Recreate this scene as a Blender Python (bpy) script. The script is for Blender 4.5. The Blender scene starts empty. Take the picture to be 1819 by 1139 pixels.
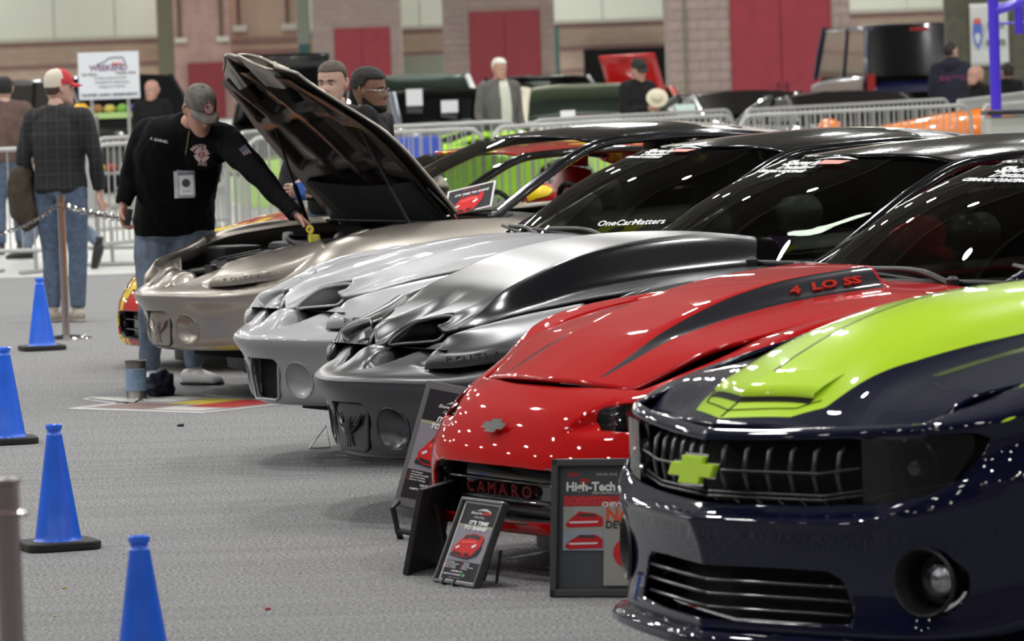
import bpy, bmesh, random
import numpy as np
from math import *
from mathutils import Vector, Matrix, noise as mnoise
random.seed(7)
SC = bpy.context.scene
COL = SC.collection
# ------------------------------------------------------------------ camera
CAM_H, FPX, ROLL, CX, CY = 1.73, 9000.0, 0.035, 909.5, 569.5
PITCH = atan(461.5 / FPX)
_fw = np.array([0, cos(PITCH), -sin(PITCH)]); _up = np.array([0, sin(PITCH), cos(PITCH)]); _rt = np.array([1., 0, 0])
def ray(x, y):
    dx, dy = x - CX, y - CY
    a = dx * cos(ROLL) - dy * sin(ROLL); b = dx * sin(ROLL) + dy * cos(ROLL)
    return _fw * FPX + _rt * a - _up * b
def ground(x, y, z=0.0):
    d = ray(x, y); return Vector(np.array([0, 0, CAM_H]) + d * ((z - CAM_H) / d[2]))
def at(x, y, Y):
    d = ray(x, y); return Vector(np.array([0, 0, CAM_H]) + d * (Y / d[1]))
cam = bpy.data.cameras.new('camera'); co = bpy.data.objects.new('camera', cam); COL.objects.link(co)
ri = _rt * cos(ROLL) - _up * sin(ROLL); ui = _rt * sin(ROLL) + _up * cos(ROLL)
co.matrix_world = Matrix(((ri[0], ui[0], -_fw[0], 0), (ri[1], ui[1], -_fw[1], 0), (ri[2], ui[2], -_fw[2], CAM_H), (0, 0, 0, 1)))
cam.sensor_width = 36; cam.sensor_fit = 'HORIZONTAL'; cam.lens = FPX / 1819 * 36
cam.clip_start = 0.5; cam.clip_end = 600
cam.dof.use_dof = True; cam.dof.focus_distance = 20.5; cam.dof.aperture_fstop = 8.0; cam.dof.aperture_blades = 0
SC.camera = co
# ------------------------------------------------------------------ exposure, world, lamps of the hall
SC.view_settings.view_transform = 'Standard'; SC.view_settings.look = 'None'
SC.view_settings.gamma = 1.0; SC.view_settings.use_curve_mapping = False
SC.view_settings.exposure = 0.5
w = bpy.data.worlds.new('hall_air'); SC.world = w; w.use_nodes = True
w.node_tree.nodes['Background'].inputs[0].default_value = (0.86, 0.90, 0.86, 1)
w.node_tree.nodes['Background'].inputs[1].default_value = 0.10
CEIL = 11.0
def lamp(x, y, power, size):
    l = bpy.data.lights.new('high_bay_lamp', 'AREA'); l.shape = 'DISK'; l.size = size; l.energy = power
    l.color = (1.0, 0.99, 0.965)
    o = bpy.data.objects.new('high_bay_lamp', l); o.location = (x, y, CEIL - 1.0); COL.objects.link(o)
    return o
for iy, y in enumerate(range(-12, 66, 6)):
    for ix, x in enumerate((-30, -23, -16, -9, -2, 5, 12, 19, 26)):
        lamp(x + (1.0 if iy % 2 else -1.0), y, 175 if y > 12 else 60, 0.42)
for y in range(76, 192, 16):
    for x in (-34, -22, -10, 2, 14, 26):
        lamp(x, y, 480, 0.9)
# ------------------------------------------------------------------ materials
MATS = {}
def nodes(m): return m.node_tree.nodes, m.node_tree.links
def mat(name, base=(.5, .5, .5), rough=.5, metal=0., coat=0., coat_rough=.03, spec=.5, emit=None, estr=1., sheen=0.):
    if name in MATS: return MATS[name]
    m = bpy.data.materials.new(name); m.use_nodes = True
    b = m.node_tree.nodes['Principled BSDF']
    b.inputs['Base Color'].default_value = (*base, 1); b.inputs['Roughness'].default_value = rough
    b.inputs['Metallic'].default_value = metal; b.inputs['Coat Weight'].default_value = coat
    b.inputs['Coat Roughness'].default_value = coat_rough; b.inputs['Specular IOR Level'].default_value = spec
    b.inputs['Sheen Weight'].default_value = sheen
    if emit: b.inputs['Emission Color'].default_value = (*emit, 1); b.inputs['Emission Strength'].default_value = estr
    MATS[name] = m; return m
def add_noise(m, scale=40., amt=.25, bump=0., detail=4., coord='Object', dist=.01, stretch=None, dark=None):
    """fine procedural variation of colour and relief"""
    n, l = nodes(m); b = n['Principled BSDF']
    tc = n.new('ShaderNodeTexCoord'); nz = n.new('ShaderNodeTexNoise')
    nz.inputs['Scale'].default_value = scale; nz.inputs['Detail'].default_value = detail
    if stretch:
        mp = n.new('ShaderNodeMapping'); mp.inputs['Scale'].default_value = stretch
        l.new(tc.outputs[coord], mp.inputs[0]); l.new(mp.outputs[0], nz.inputs['Vector'])
    else: l.new(tc.outputs[coord], nz.inputs['Vector'])
    c = b.inputs['Base Color'].default_value[:3]
    rp = n.new('ShaderNodeValToRGB'); rp.color_ramp.elements[0].position = .3; rp.color_ramp.elements[1].position = .7
    lo = dark or tuple(v * (1 - amt) for v in c)
    rp.color_ramp.elements[0].color = (*lo, 1); rp.color_ramp.elements[1].color = (*[min(1, v * (1 + amt)) for v in c], 1)
    l.new(nz.outputs['Fac'], rp.inputs[0]); l.new(rp.outputs[0], b.inputs['Base Color'])
    if bump:
        bp = n.new('ShaderNodeBump'); bp.inputs['Strength'].default_value = bump; bp.inputs['Distance'].default_value = dist
        l.new(nz.outputs['Fac'], bp.inputs['Height']); l.new(bp.outputs[0], b.inputs['Normal'])
    return m
def flake(m, amt=.12, scale=900.):
    """metallic flake: tiny variation in the paint's lightness"""
    return add_noise(m, scale=scale, amt=amt, detail=1.)
def glass(name, tint=(.25, .27, .25), ior=1.5, rough=.0, spec=1.0):
    if name in MATS: return MATS[name]
    m = bpy.data.materials.new(name); m.use_nodes = True; n, l = nodes(m)
    out = n['Material Output']; n.remove(n['Principled BSDF'])
    tr = n.new('ShaderNodeBsdfTransparent'); tr.inputs[0].default_value = (*tint, 1)
    gl = n.new('ShaderNodeBsdfGlossy'); gl.inputs['Roughness'].default_value = rough; gl.inputs[0].default_value = (spec, spec, spec, 1)
    fr = n.new('ShaderNodeFresnel'); fr.inputs[0].default_value = ior
    mx = n.new('ShaderNodeMixShader'); l.new(fr.outputs[0], mx.inputs[0]); l.new(tr.outputs[0], mx.inputs[1]); l.new(gl.outputs[0], mx.inputs[2])
    l.new(mx.outputs[0], out.inputs[0]); MATS[name] = m; return m
def mix_by_attr(m, attr, col, width=None, base_rough=None, rough=None, metal=None):
    """paint `col` where the float attribute is > 0 (or within +-width of 0); crisp edge"""
    n, l = nodes(m); b = n['Principled BSDF']
    a = n.new('ShaderNodeAttribute'); a.attribute_name = attr
    mt = n.new('ShaderNodeMath')
    if width is None: mt.operation = 'GREATER_THAN'; mt.inputs[1].default_value = 0.; l.new(a.outputs['Fac'], mt.inputs[0])
    else: mt.operation = 'COMPARE'; mt.inputs[1].default_value = 0.; mt.inputs[2].default_value = width; l.new(a.outputs['Fac'], mt.inputs[0])
    mx = n.new('ShaderNodeMix'); mx.data_type = 'RGBA'
    l.new(mt.outputs[0], mx.inputs['Factor'])
    if b.inputs['Base Color'].is_linked:
        l.new(b.inputs['Base Color'].links[0].from_socket, mx.inputs['A'])
    else: mx.inputs['A'].default_value = b.inputs['Base Color'].default_value
    mx.inputs['B'].default_value = (*col, 1); l.new(mx.outputs['Result'], b.inputs['Base Color'])
    for key, val in (('Roughness', rough), ('Metallic', metal)):
        if val is None: continue
        s = b.inputs[key]; mm = n.new('ShaderNodeMix')
        l.new(mt.outputs[0], mm.inputs['Factor'])
        if s.is_linked: l.new(s.links[0].from_socket, mm.inputs['A'])
        else: mm.inputs['A'].default_value = s.default_value
        mm.inputs['B'].default_value = val; l.new(mm.outputs['Result'], s)
    return m
# ------------------------------------------------------------------ objects
def tag(o, label=None, cat=None, group=None, kind=None):
    if label: o['label'] = label
    if cat: o['category'] = cat
    if group: o['group'] = group
    if kind: o['kind'] = kind
    return o
def empty(name, loc=(0, 0, 0), rz=0., label=None, cat=None, group=None):
    o = bpy.data.objects.new(name, None); COL.objects.link(o); o.location = loc; o.rotation_euler = (0, 0, rz)
    o.empty_display_size = .1
    return tag(o, label, cat, group)
def mesh(name, V, F, m=None, parent=None, smooth=True, fm=None, attrs=None, label=None, mtx=None, auto=None):
    me = bpy.data.meshes.new(name)
    me.from_pydata([tuple(map(float, v)) for v in V], [], [tuple(map(int, f)) for f in F])
    ms = m if isinstance(m, (list, tuple)) else [m]
    for k in ms:
        if k: me.materials.append(k)
    if fm is not None: me.polygons.foreach_set('material_index', np.asarray(fm, dtype=np.int32))
    if attrs:
        for k, v in attrs.items():
            a = me.attributes.new(k, 'FLOAT', 'POINT'); a.data.foreach_set('value', np.asarray(v, dtype=np.float32))
    if smooth: me.polygons.foreach_set('use_smooth', [True] * len(me.polygons))
    me.update()
    if smooth and auto: me.set_sharp_from_angle(angle=radians(auto))
    o = bpy.data.objects.new(name, me); COL.objects.link(o)
    if parent: o.parent = parent
    if mtx is not None: o.matrix_local = mtx
    if label: o['label'] = label
    return o
def solid(o, t, off=-1):
    md = o.modifiers.new('thick', 'SOLIDIFY'); md.thickness = t; md.offset = off; return o
def bevel(o, w, seg=2, ang=35):
    md = o.modifiers.new('bev', 'BEVEL'); md.width = w; md.segments = seg; md.limit_method = 'ANGLE'; md.angle_limit = radians(ang); return o
class MB:
    """collects shapes that form ONE mesh"""
    def __init__(s): s.V = []; s.F = []; s.M = []
    def add(s, V, F, mi=0):
        o = len(s.V); s.V += [tuple(v) for v in V]; s.F += [tuple(i + o for i in f) for f in F]; s.M += [mi] * len(F); return s
    def box(s, c, d, mi=0, rz=0., rx=0., ry=0., taper=None):
        x, y, z = (k / 2 for k in d); P = []
        for k in ((-x, -y, -z), (x, -y, -z), (x, y, -z), (-x, y, -z), (-x, -y, z), (x, -y, z), (x, y, z), (-x, y, z)):
            v = Vector(k)
            if taper and k[2] > 0: v.x *= taper; v.y *= taper
            if rx: v.rotate(Matrix.Rotation(rx, 3, 'X'))
            if ry: v.rotate(Matrix.Rotation(ry, 3, 'Y'))
            if rz: v.rotate(Matrix.Rotation(rz, 3, 'Z'))
            P.append(v + Vector(c))
        return s.add(P, [(0, 3, 2, 1), (4, 5, 6, 7), (0, 1, 5, 4), (1, 2, 6, 5), (2, 3, 7, 6), (3, 0, 4, 7)], mi)
    def tube(s, pts, r, n=10, mi=0, cap=True, flat=1.0, closed=False):
        V, F = sweep(pts, r, n, cap, flat, closed); return s.add(V, F, mi)
    def lathe(s, prof, n=24, c=(0, 0, 0), axis='Z', mi=0, cap=True):
        V, F = lathe(prof, n, cap); 
        if axis == 'X': V = [(z, x, y) for x, y, z in V]
        if axis == 'Y': V = [(x, z, -y) for x, y, z in V]
        return s.add([(x + c[0], y + c[1], z + c[2]) for x, y, z in V], F, mi)
    def build(s, name, m, parent=None, smooth=False, auto=40, label=None, mtx=None):
        return mesh(name, s.V, s.F, m, parent, smooth, s.M, None, label, mtx, auto if smooth else None)
def lathe(prof, n=24, cap=True):
    V, F = [], []
    for r, z in prof:
        for k in range(n): V.append((r * cos(2 * pi * k / n), r * sin(2 * pi * k / n), z))
    for i in range(len(prof) - 1):
        for k in range(n):
            a, b = i * n + k, i * n + (k + 1) % n; F.append((a, b, b + n, a + n))
    if cap:
        F.append(tuple(reversed(range(n)))); F.append(tuple(range((len(prof) - 1) * n, len(prof) * n)))
    return V, F
def sweep(pts, r, n=10, cap=True, flat=1.0, closed=False):
    P = [Vector(p) for p in pts]; N = len(P); R = list(r) if hasattr(r, '__len__') else [r] * N
    V, F = [], []; prev = None
    for i in range(N):
        if closed: t = P[(i + 1) % N] - P[i - 1]
        else: t = P[min(i + 1, N - 1)] - P[max(i - 1, 0)]
        if t.length < 1e-9: t = Vector((0, 0, 1))
        t.normalize()
        if prev is None:
            u = t.cross(Vector((0, 0, 1)));
            if u.length < .1: u = t.cross(Vector((0, 1, 0)))
        else: u = prev - t * prev.dot(t)
        u.normalize(); prev = u; v = t.cross(u)
        for k in range(n):
            a = 2 * pi * k / n; V.append(P[i] + u * (cos(a) * R[i]) + v * (sin(a) * R[i] * flat))
    seg = N if closed else N - 1
    for i in range(seg):
        for k in range(n):
            a, b = i * n + k, i * n + (k + 1) % n; j = ((i + 1) % N) * n
            F.append((a, b, j + (k + 1) % n, j + k))
    if cap and not closed: F.append(tuple(reversed(range(n)))); F.append(tuple(range((N - 1) * n, N * n)))
    return V, F
def smooth_path(pts, k=6):
    """Catmull-Rom through the points"""
    P = [np.array(p, float) for p in pts]; P = [2 * P[0] - P[1]] + P + [2 * P[-1] - P[-2]]; out = []
    for i in range(1, len(P) - 2):
        for t in np.linspace(0, 1, k, endpoint=False):
            a, b, c, d = P[i - 1], P[i], P[i + 1], P[i + 2]
            out.append(.5 * ((2 * b) + (c - a) * t + (2 * a - 5 * b + 4 * c - d) * t * t + (3 * b - a - 3 * c + d) * t ** 3))
    out.append(P[-2]); return out
def prism(poly, z0, z1, flip=False):
    n = len(poly); V = [(x, y, z0) for x, y in poly] + [(x, y, z1) for x, y in poly]
    F = [tuple(reversed(range(n))), tuple(range(n, 2 * n))] + [(i, (i + 1) % n, n + (i + 1) % n, n + i) for i in range(n)]
    return V, F
def rrect(w, h, r, n=5):
    out = []
    for cx, cy, a0 in ((w / 2 - r, h / 2 - r, 0), (-w / 2 + r, h / 2 - r, 90), (-w / 2 + r, -h / 2 + r, 180), (w / 2 - r, -h / 2 + r, 270)):
        for k in range(n + 1):
            a = radians(a0 + 90 * k / n); out.append((cx + r * cos(a), cy + r * sin(a)))
    return out
def frame_mtx(o, x, z):
    """matrix with origin o, local x axis towards x, local z as near to z as possible"""
    o, x, z = Vector(o), Vector(x).normalized(), Vector(z)
    y = z.cross(x).normalized(); z = x.cross(y)
    return Matrix(((x[0], y[0], z[0], o[0]), (x[1], y[1], z[1], o[1]), (x[2], y[2], z[2], o[2]), (0, 0, 0, 1)))
_font_cache = {}
def text_mesh(txt, size, shear=0., depth=0., align='CENTER', bold=0., sx=1.):
    """(V, F) of a line of lettering lying in the xy plane"""
    key = (txt, size, shear, depth, align, bold, sx)
    if key in _font_cache: return _font_cache[key]
    c = bpy.data.curves.new('t', 'FONT'); c.body = txt; c.size = size; c.shear = shear; c.extrude = depth; c.align_x = align; c.align_y = 'CENTER'
    c.offset = bold; c.resolution_u = 2
    o = bpy.data.objects.new('t', c); COL.objects.link(o)
    dg = bpy.context.evaluated_depsgraph_get(); me = bpy.data.meshes.new_from_object(o.evaluated_get(dg))
    V = [(v.co.x * sx, v.co.y, v.co.z) for v in me.vertices]; F = [tuple(p.vertices) for p in me.polygons]
    bpy.data.objects.remove(o); bpy.data.curves.remove(c); bpy.data.meshes.remove(me)
    _font_cache[key] = (V, F); return V, F
def copy_tree(o, parent=None):
    c = o.copy(); COL.objects.link(c)
    if parent: c.parent = parent; c.matrix_parent_inverse = o.matrix_parent_inverse
    for ch in list(o.children): copy_tree(ch, c)
    return c
# ------------------------------------------------------------------ surfaces
def bsp(P, nd, mirror0=None, mirror1=None):
    """interpolating uniform cubic B-spline along axis 0 of P (n,...,3); nd = samples per span (int or list)"""
    P = np.asarray(P, float); n = len(P)
    def ends(C):
        a = 2 * C[0] - C[1] if mirror0 is None else C[1] * mirror0
        b = 2 * C[-1] - C[-2] if mirror1 is None else C[-2] * mirror1
        return np.concatenate([a[None], C, b[None]])
    C = P.copy()
    for _ in range(14):
        E = ends(C); ev = (E[:-2] + 4 * E[1:-1] + E[2:]) / 6; C = C + (P - ev)
    E = ends(C); out = []
    nd = [nd] * (n - 1) if isinstance(nd, int) else nd
    for i in range(n - 1):
        for t in np.arange(nd[i]) / nd[i]:
            out.append(((1 - t) ** 3 * E[i] + (3 * t ** 3 - 6 * t ** 2 + 4) * E[i + 1] + (-3 * t ** 3 + 3 * t * t + 3 * t + 1) * E[i + 2] + t ** 3 * E[i + 3]) / 6)
    out.append((E[n - 1] + 4 * E[n] + E[n + 1]) / 6)
    return np.array(out)
MIR = np.array([-1., 1, 1])
def surf(rows, nu, nv, mu0=None, mu1=None, mv0=None, mv1=None):
    """rows: (nrows, ncols, 3) -> dense grid (NV, NU, 3)"""
    G = bsp(np.asarray(rows, float), nv, mv0, mv1)
    return np.swapaxes(bsp(np.swapaxes(G, 0, 1), nu, mu0, mu1), 0, 1)
def grid_mesh(G):
    nv, nu = G.shape[:2]; V = G.reshape(-1, 3); i = np.arange(nv * nu).reshape(nv, nu)
    F = np.stack([i[:-1, :-1], i[:-1, 1:], i[1:, 1:], i[1:, :-1]], -1).reshape(-1, 4)
    return V, F
def both(V, F, weld=1e-5):
    """mirror in x and weld the middle"""
    V = np.asarray(V); n = len(V); W = V * MIR
    mid = np.abs(V[:, 0]) < weld; idx = np.where(mid, np.arange(n), np.arange(n) + n)
    V2 = np.concatenate([V, W]); F2 = [tuple(f) for f in F] + [tuple(idx[list(f)][::-1]) for f in F]
    return V2, F2
def clip(V, F, sd, A=None):
    """keep the part of the mesh where sd > 0, cutting faces cleanly; A = dict of vertex attributes"""
    V = [np.asarray(v, float) for v in V]; sd = list(sd); A = {k: list(a) for k, a in (A or {}).items()}
    cut = {}; out = []
    def ck(a, b):
        k = (min(a, b), max(a, b))
        if k not in cut:
            t = sd[a] / (sd[a] - sd[b]); V.append(V[a] + (V[b] - V[a]) * t); sd.append(0.)
            for q in A.values(): q.append(q[a] + (q[b] - q[a]) * t)
            cut[k] = len(V) - 1
        return cut[k]
    for f in F:
        s = [sd[i] > 0 for i in f]
        if all(s): out.append(tuple(f)); continue
        if not any(s): continue
        g = []
        for i, a in enumerate(f):
            b = f[(i + 1) % len(f)]
            if s[i]: g.append(a)
            if s[i] != s[(i + 1) % len(f)]: g.append(ck(a, b))
        if len(g) > 2: out.append(tuple(g))
    used = sorted({i for f in out for i in f}); mp = {o: k for k, o in enumerate(used)}
    return np.array([V[i] for i in used]), [tuple(mp[i] for i in f) for f in out], {k: np.array([q[i] for i in used]) for k, q in A.items()}
def sd_poly(P, poly):
    """signed distance (inside > 0) of points P (n,2) to a polygon"""
    P = np.asarray(P, float); Q = np.asarray(poly, float); d = np.full(len(P), 1e9); ins = np.zeros(len(P), bool)
    for i in range(len(Q)):
        a, b = Q[i], Q[(i + 1) % len(Q)]; e = b - a; w_ = P - a
        t = np.clip((w_ @ e) / max(e @ e, 1e-12), 0, 1); d = np.minimum(d, np.hypot(*(w_ - t[:, None] * e).T))
        c = ((a[1] <= P[:, 1]) & (b[1] > P[:, 1])) | ((b[1] <= P[:, 1]) & (a[1] > P[:, 1]))
        with np.errstate(divide='ignore', invalid='ignore'):
            xi = a[0] + (P[:, 1] - a[1]) / (b[1] - a[1]) * (b[0] - a[0])
        ins ^= c & (P[:, 0] < xi)
    return np.where(ins, d, -d)
def itp(x, tab):
    """smooth 1-D table lookup (monotone-ish cubic)"""
    X = np.array([t[0] for t in tab], float); Y = np.array([t[1] for t in tab], float)
    x = np.clip(np.asarray(x, float), X[0], X[-1]); m = np.gradient(Y, X)
    i = np.clip(np.searchsorted(X, x) - 1, 0, len(X) - 2); h = X[i + 1] - X[i]; t = (x - X[i]) / h
    return (2 * t ** 3 - 3 * t ** 2 + 1) * Y[i] + (t ** 3 - 2 * t * t + t) * h * m[i] + (-2 * t ** 3 + 3 * t * t) * Y[i + 1] + (t ** 3 - t * t) * h * m[i + 1]
def sstep(a, b, x): t = np.clip((np.asarray(x, float) - a) / (b - a), 0, 1); return t * t * (3 - 2 * t)
# ------------------------------------------------------------------ shared materials
M_BLACK = mat('black_plastic', (.012, .012, .013), .45)
M_DARK = mat('matte_black', (.006, .006, .006), .8, spec=.2)
M_RUBBER = mat('tyre_rubber', (.014, .014, .014), .75)
M_GLOSSBLK = mat('gloss_black_paint', (.006, .006, .008), .12, coat=1.)
M_CHROME = mat('chrome', (.75, .75, .76), .08, 1.)
M_ALLOY = mat('alloy_wheel', (.45, .45, .47), .25, 1.)
M_LEATHER = mat('black_seat_cloth', (.02, .02, .022), .6)
M_GLASS = glass('tinted_glass', (.34, .36, .33), 1.55)
M_GLASSD = glass('dark_tinted_glass', (.10, .11, .10), 1.55)
M_LENS_SMOKE = glass('smoked_lens', (.30, .31, .33), 1.4)
M_LENS = glass('clear_lens', (.8, .82, .85), 1.5)
M_LAMP = mat('lamp_reflector', (.72, .73, .75), .18, 1.)

# ------------------------------------------------------------------ hall: floor, ceiling, walls, piers
M_CARPET = mat('grey_carpet', (.2, .2, .2), .95, spec=.1)
n_, l_ = nodes(M_CARPET); tc = n_.new('ShaderNodeTexCoord'); nz = n_.new('ShaderNodeTexNoise'); nz.inputs['Scale'].default_value = 80.; nz.inputs['Detail'].default_value = 4.; nz.inputs['Roughness'].default_value = .7
n2 = n_.new('ShaderNodeTexNoise'); n2.inputs['Scale'].default_value = .9; n2.inputs['Detail'].default_value = 3.
mp = n_.new('ShaderNodeMapping'); mp.inputs['Scale'].default_value = (.12, 3.2, 1.); wv = n_.new('ShaderNodeTexNoise'); wv.inputs['Scale'].default_value = 3.; wv.inputs['Detail'].default_value = 5.
l_.new(tc.outputs['Object'], nz.inputs['Vector']); l_.new(tc.outputs['Object'], n2.inputs['Vector']); l_.new(tc.outputs['Object'], mp.inputs[0]); l_.new(mp.outputs[0], wv.inputs['Vector'])
rp = n_.new('ShaderNodeValToRGB'); rp.color_ramp.elements[0].position = .34; rp.color_ramp.elements[0].color = (.045, .046, .05, 1); rp.color_ramp.elements[1].position = .64; rp.color_ramp.elements[1].color = (.40, .40, .40, 1)
l_.new(nz.outputs['Fac'], rp.inputs[0])
r2 = n_.new('ShaderNodeValToRGB'); r2.color_ramp.elements[0].position = .3; r2.color_ramp.elements[0].color = (.66, .66, .67, 1); r2.color_ramp.elements[1].position = .62; r2.color_ramp.elements[1].color = (1, 1, 1, 1); l_.new(wv.outputs['Fac'], r2.inputs[0])
mx = n_.new('ShaderNodeMix'); mx.data_type = 'RGBA'; mx.blend_type = 'MULTIPLY'; mx.inputs['Factor'].default_value = .45; l_.new(rp.outputs[0], mx.inputs['A']); l_.new(r2.outputs[0], mx.inputs['B'])
l_.new(mx.outputs['Result'], n_['Principled BSDF'].inputs['Base Color'])
bp = n_.new('ShaderNodeBump'); bp.inputs['Strength'].default_value = .35; bp.inputs['Distance'].default_value = .004; l_.new(nz.outputs['Fac'], bp.inputs['Height']); l_.new(bp.outputs[0], n_['Principled BSDF'].inputs['Normal'])
M_CONC = add_noise(mat('pale_concrete', (.50, .51, .48), .4), 1.2, .12)
def plane(name, P, m, kind='structure', label=None):
    o = mesh(name, P, [tuple(range(len(P)))], m, None, False); o['kind'] = kind
    if label: o['label'] = label
    return o
V, F = grid_mesh(np.array([[(x, y, 0) for x in np.linspace(-45, 45, 10)] for y in (-16, 10, 30, 44)])); o = mesh('floor', V, F, M_CARPET, None, False); o['kind'] = 'structure'; o['label'] = 'grey tweed carpet'
plane('floor', [(-45, 44, -.006), (45, 44, -.006), (45, 200, -.006), (-45, 200, -.006)], M_CONC, label='pale concrete floor beyond the carpet')
M_CEIL = mat('dark_ceiling', (.085, .078, .066), .9)
plane('ceiling', [(-45, -16, 12), (-45, 200, 12), (45, 200, 12), (45, -16, 12)], M_CEIL)
M_BEAM = mat('ceiling_steel', (.22, .20, .17), .7)
for k, y in enumerate(range(-10, 70, 8)):
    m = MB(); m.box((0, y + .5, 11.4), (90, .35, .5)); o = m.build('trim_%d' % (k + 1), M_BEAM, None); o['kind'] = 'structure'
M_SIDE = add_noise(mat('side_wall_block', (.30, .26, .22), .8), .6, .2)
plane('wall_left', [(-45, -16, 0), (-45, 200, 0), (-45, 200, 12), (-45, -16, 12)], M_SIDE)
plane('wall_right', [(45, 200, 0), (45, -16, 0), (45, -16, 12), (45, 200, 12)], M_SIDE)
plane('wall_front', [(45, -16, 0), (-45, -16, 0), (-45, -16, 12), (45, -16, 12)], M_SIDE)
# far wall: striped brick below, pale metal panels above
YB = 190.0; PB = FPX / YB
M_BRICKW = mat('striped_brick', (.55, .42, .33), .85)
n_, l_ = nodes(M_BRICKW); tc = n_.new('ShaderNodeTexCoord'); sp = n_.new('ShaderNodeSeparateXYZ'); l_.new(tc.outputs['Object'], sp.inputs[0])
wv = n_.new('ShaderNodeMath'); wv.operation = 'PINGPONG'; wv.inputs[1].default_value = .42; l_.new(sp.outputs['Z'], wv.inputs[0]); gt = n_.new('ShaderNodeMath'); gt.operation = 'GREATER_THAN'; gt.inputs[1].default_value = .33; l_.new(wv.outputs[0], gt.inputs[0])
br = n_.new('ShaderNodeTexBrick'); br.inputs['Scale'].default_value = 1.0; br.inputs['Brick Width'].default_value = .4; br.inputs['Row Height'].default_value = .2; br.inputs['Mortar Size'].default_value = .012
br.inputs['Color1'].default_value = (.56, .43, .34, 1); br.inputs['Color2'].default_value = (.50, .37, .29, 1); br.inputs['Mortar'].default_value = (.42, .34, .28, 1)
mp = n_.new('ShaderNodeMapping'); mp.inputs['Rotation'].default_value = (radians(90), 0, 0); l_.new(tc.outputs['Object'], mp.inputs[0]); l_.new(mp.outputs[0], br.inputs['Vector'])
mx = n_.new('ShaderNodeMix'); mx.data_type = 'RGBA'; l_.new(gt.outputs[0], mx.inputs['Factor']); l_.new(br.outputs['Color'], mx.inputs['A']); mx.inputs['B'].default_value = (.33, .20, .18, 1); l_.new(mx.outputs['Result'], n_['Principled BSDF'].inputs['Base Color'])
wb = plane('wall_back', [(-45, YB, 0), (45, YB, 0), (45, YB, 12), (-45, YB, 12)], M_BRICKW)
M_PANEL = mat('pale_wall_panel', (.60, .62, .54), .6); M_MINT = mat('mint_panel', (.50, .62, .50), .6)
pm = None
for k in range(24):
    x = -27 + k * 2.28
    if pm is None:
        m = MB(); m.box((0, 0, 0), (2.25, .10, 1.55)); pm = m.build('panel', M_PANEL, wb); o = pm
    else: o = pm.copy(); COL.objects.link(o)
    o.parent = wb; o.location = (x, YB - .08, 3.95)
pm2 = None
for k in range(24):
    x = -27 + k * 2.28
    if pm2 is None:
        m = MB(); m.box((0, 0, 0), (2.25, .10, 3.5)); pm2 = m.build('panel', M_MINT, wb); o = pm2
    else: o = pm2.copy(); COL.objects.link(o)
    o.parent = wb; o.location = (x, YB - .08, 6.55)
m = MB(); m.box((0, YB - .15, 3.10), (90, .3, .12)); o = m.build('trim_30', mat('panel_sill', (.45, .44, .38), .6), None); o['kind'] = 'structure'
def pxbox(x0, x1, Y): return at(x0, 100, Y).x, at(x1, 100, Y).x
tn = [40]
def trim(x0, x1, z0, z1, Y, d, m_, label=None):
    a, b = pxbox(x0, x1, Y); mm = MB(); mm.box(((a + b) / 2, Y, (z0 + z1) / 2), (b - a, d, z1 - z0)); tn[0] += 1
    o = mm.build('trim_%d' % tn[0], m_, None); o['kind'] = 'structure'
    if label: o['label'] = label
    return o
M_PINK = add_noise(mat('pink_block', (.56, .37, .33), .85), 3., .12); M_OLIVE = mat('dark_olive', (.20, .19, .13), .7); M_TEAL = mat('teal_pipe', (.05, .16, .16), .5); M_SILL = mat('white_sill', (.75, .72, .66), .6)
trim(282, 311, 0, 8, 186, .8, M_OLIVE, 'shaded side of the pink pier, drawn in dark olive')  # no column: the pier's shadowed side, its shade put into the colour
trim(311, 412, 0, 8, 186, .9, M_PINK, 'pink block pier')
for x in (318, 392): trim(x, x + 6, 2.95, 6, 185.5, .1, mat('niche_bronze', (.16, .09, .06), .5))
for x0, x1 in ((312, 334), (386, 408)): trim(x0, x1, 2.8, 2.98, 185.4, .3, M_SILL)
trim(333, 398, 0, 2.05, 185.4, .15, mat('red_door_paint', (.30, .035, .045), .5), 'red door')
trim(412, 530, 2.3, 8, 187, .7, mat('peach_block', (.66, .48, .38), .85))
for x in (424, 510): trim(x, x + 5, 3.35, 6, 186.5, .1, mat('niche_bronze', (.16, .09, .06), .5))
for x0, x1 in ((415, 441), (502, 528)): trim(x0, x1, 3.15, 3.38, 186.4, .3, M_SILL)
trim(412, 530, 2.25, 2.45, 186.5, .2, mat('brick_red_band', (.36, .20, .18), .8)); trim(412, 530, 2.75, 2.9, 186.5, .2, mat('brick_red_band', (.36, .20, .18), .8))
trim(530, 553, 2.6, 8, 186, .4, mat('grey_green_panel', (.36, .40, .34), .6)); trim(531, 551, 1.7, 2.6, 186, .4, M_TEAL)
trim(985, 994, 0, 2.95, 188, .3, M_TEAL); trim(1037, 1192, 0, 2.05, 189.3, .6, M_DARK, 'dark open doorway')
trim(712, 788, 0, 2.05, 188, .5, mat('grey_green_wall', (.34, .36, .30), .8))
trim(1680, 1830, 0, 8, 80, .4, add_noise(mat('olive_partition', (.085, .08, .055), .75), 6., .2), 'dark olive partition')
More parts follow.
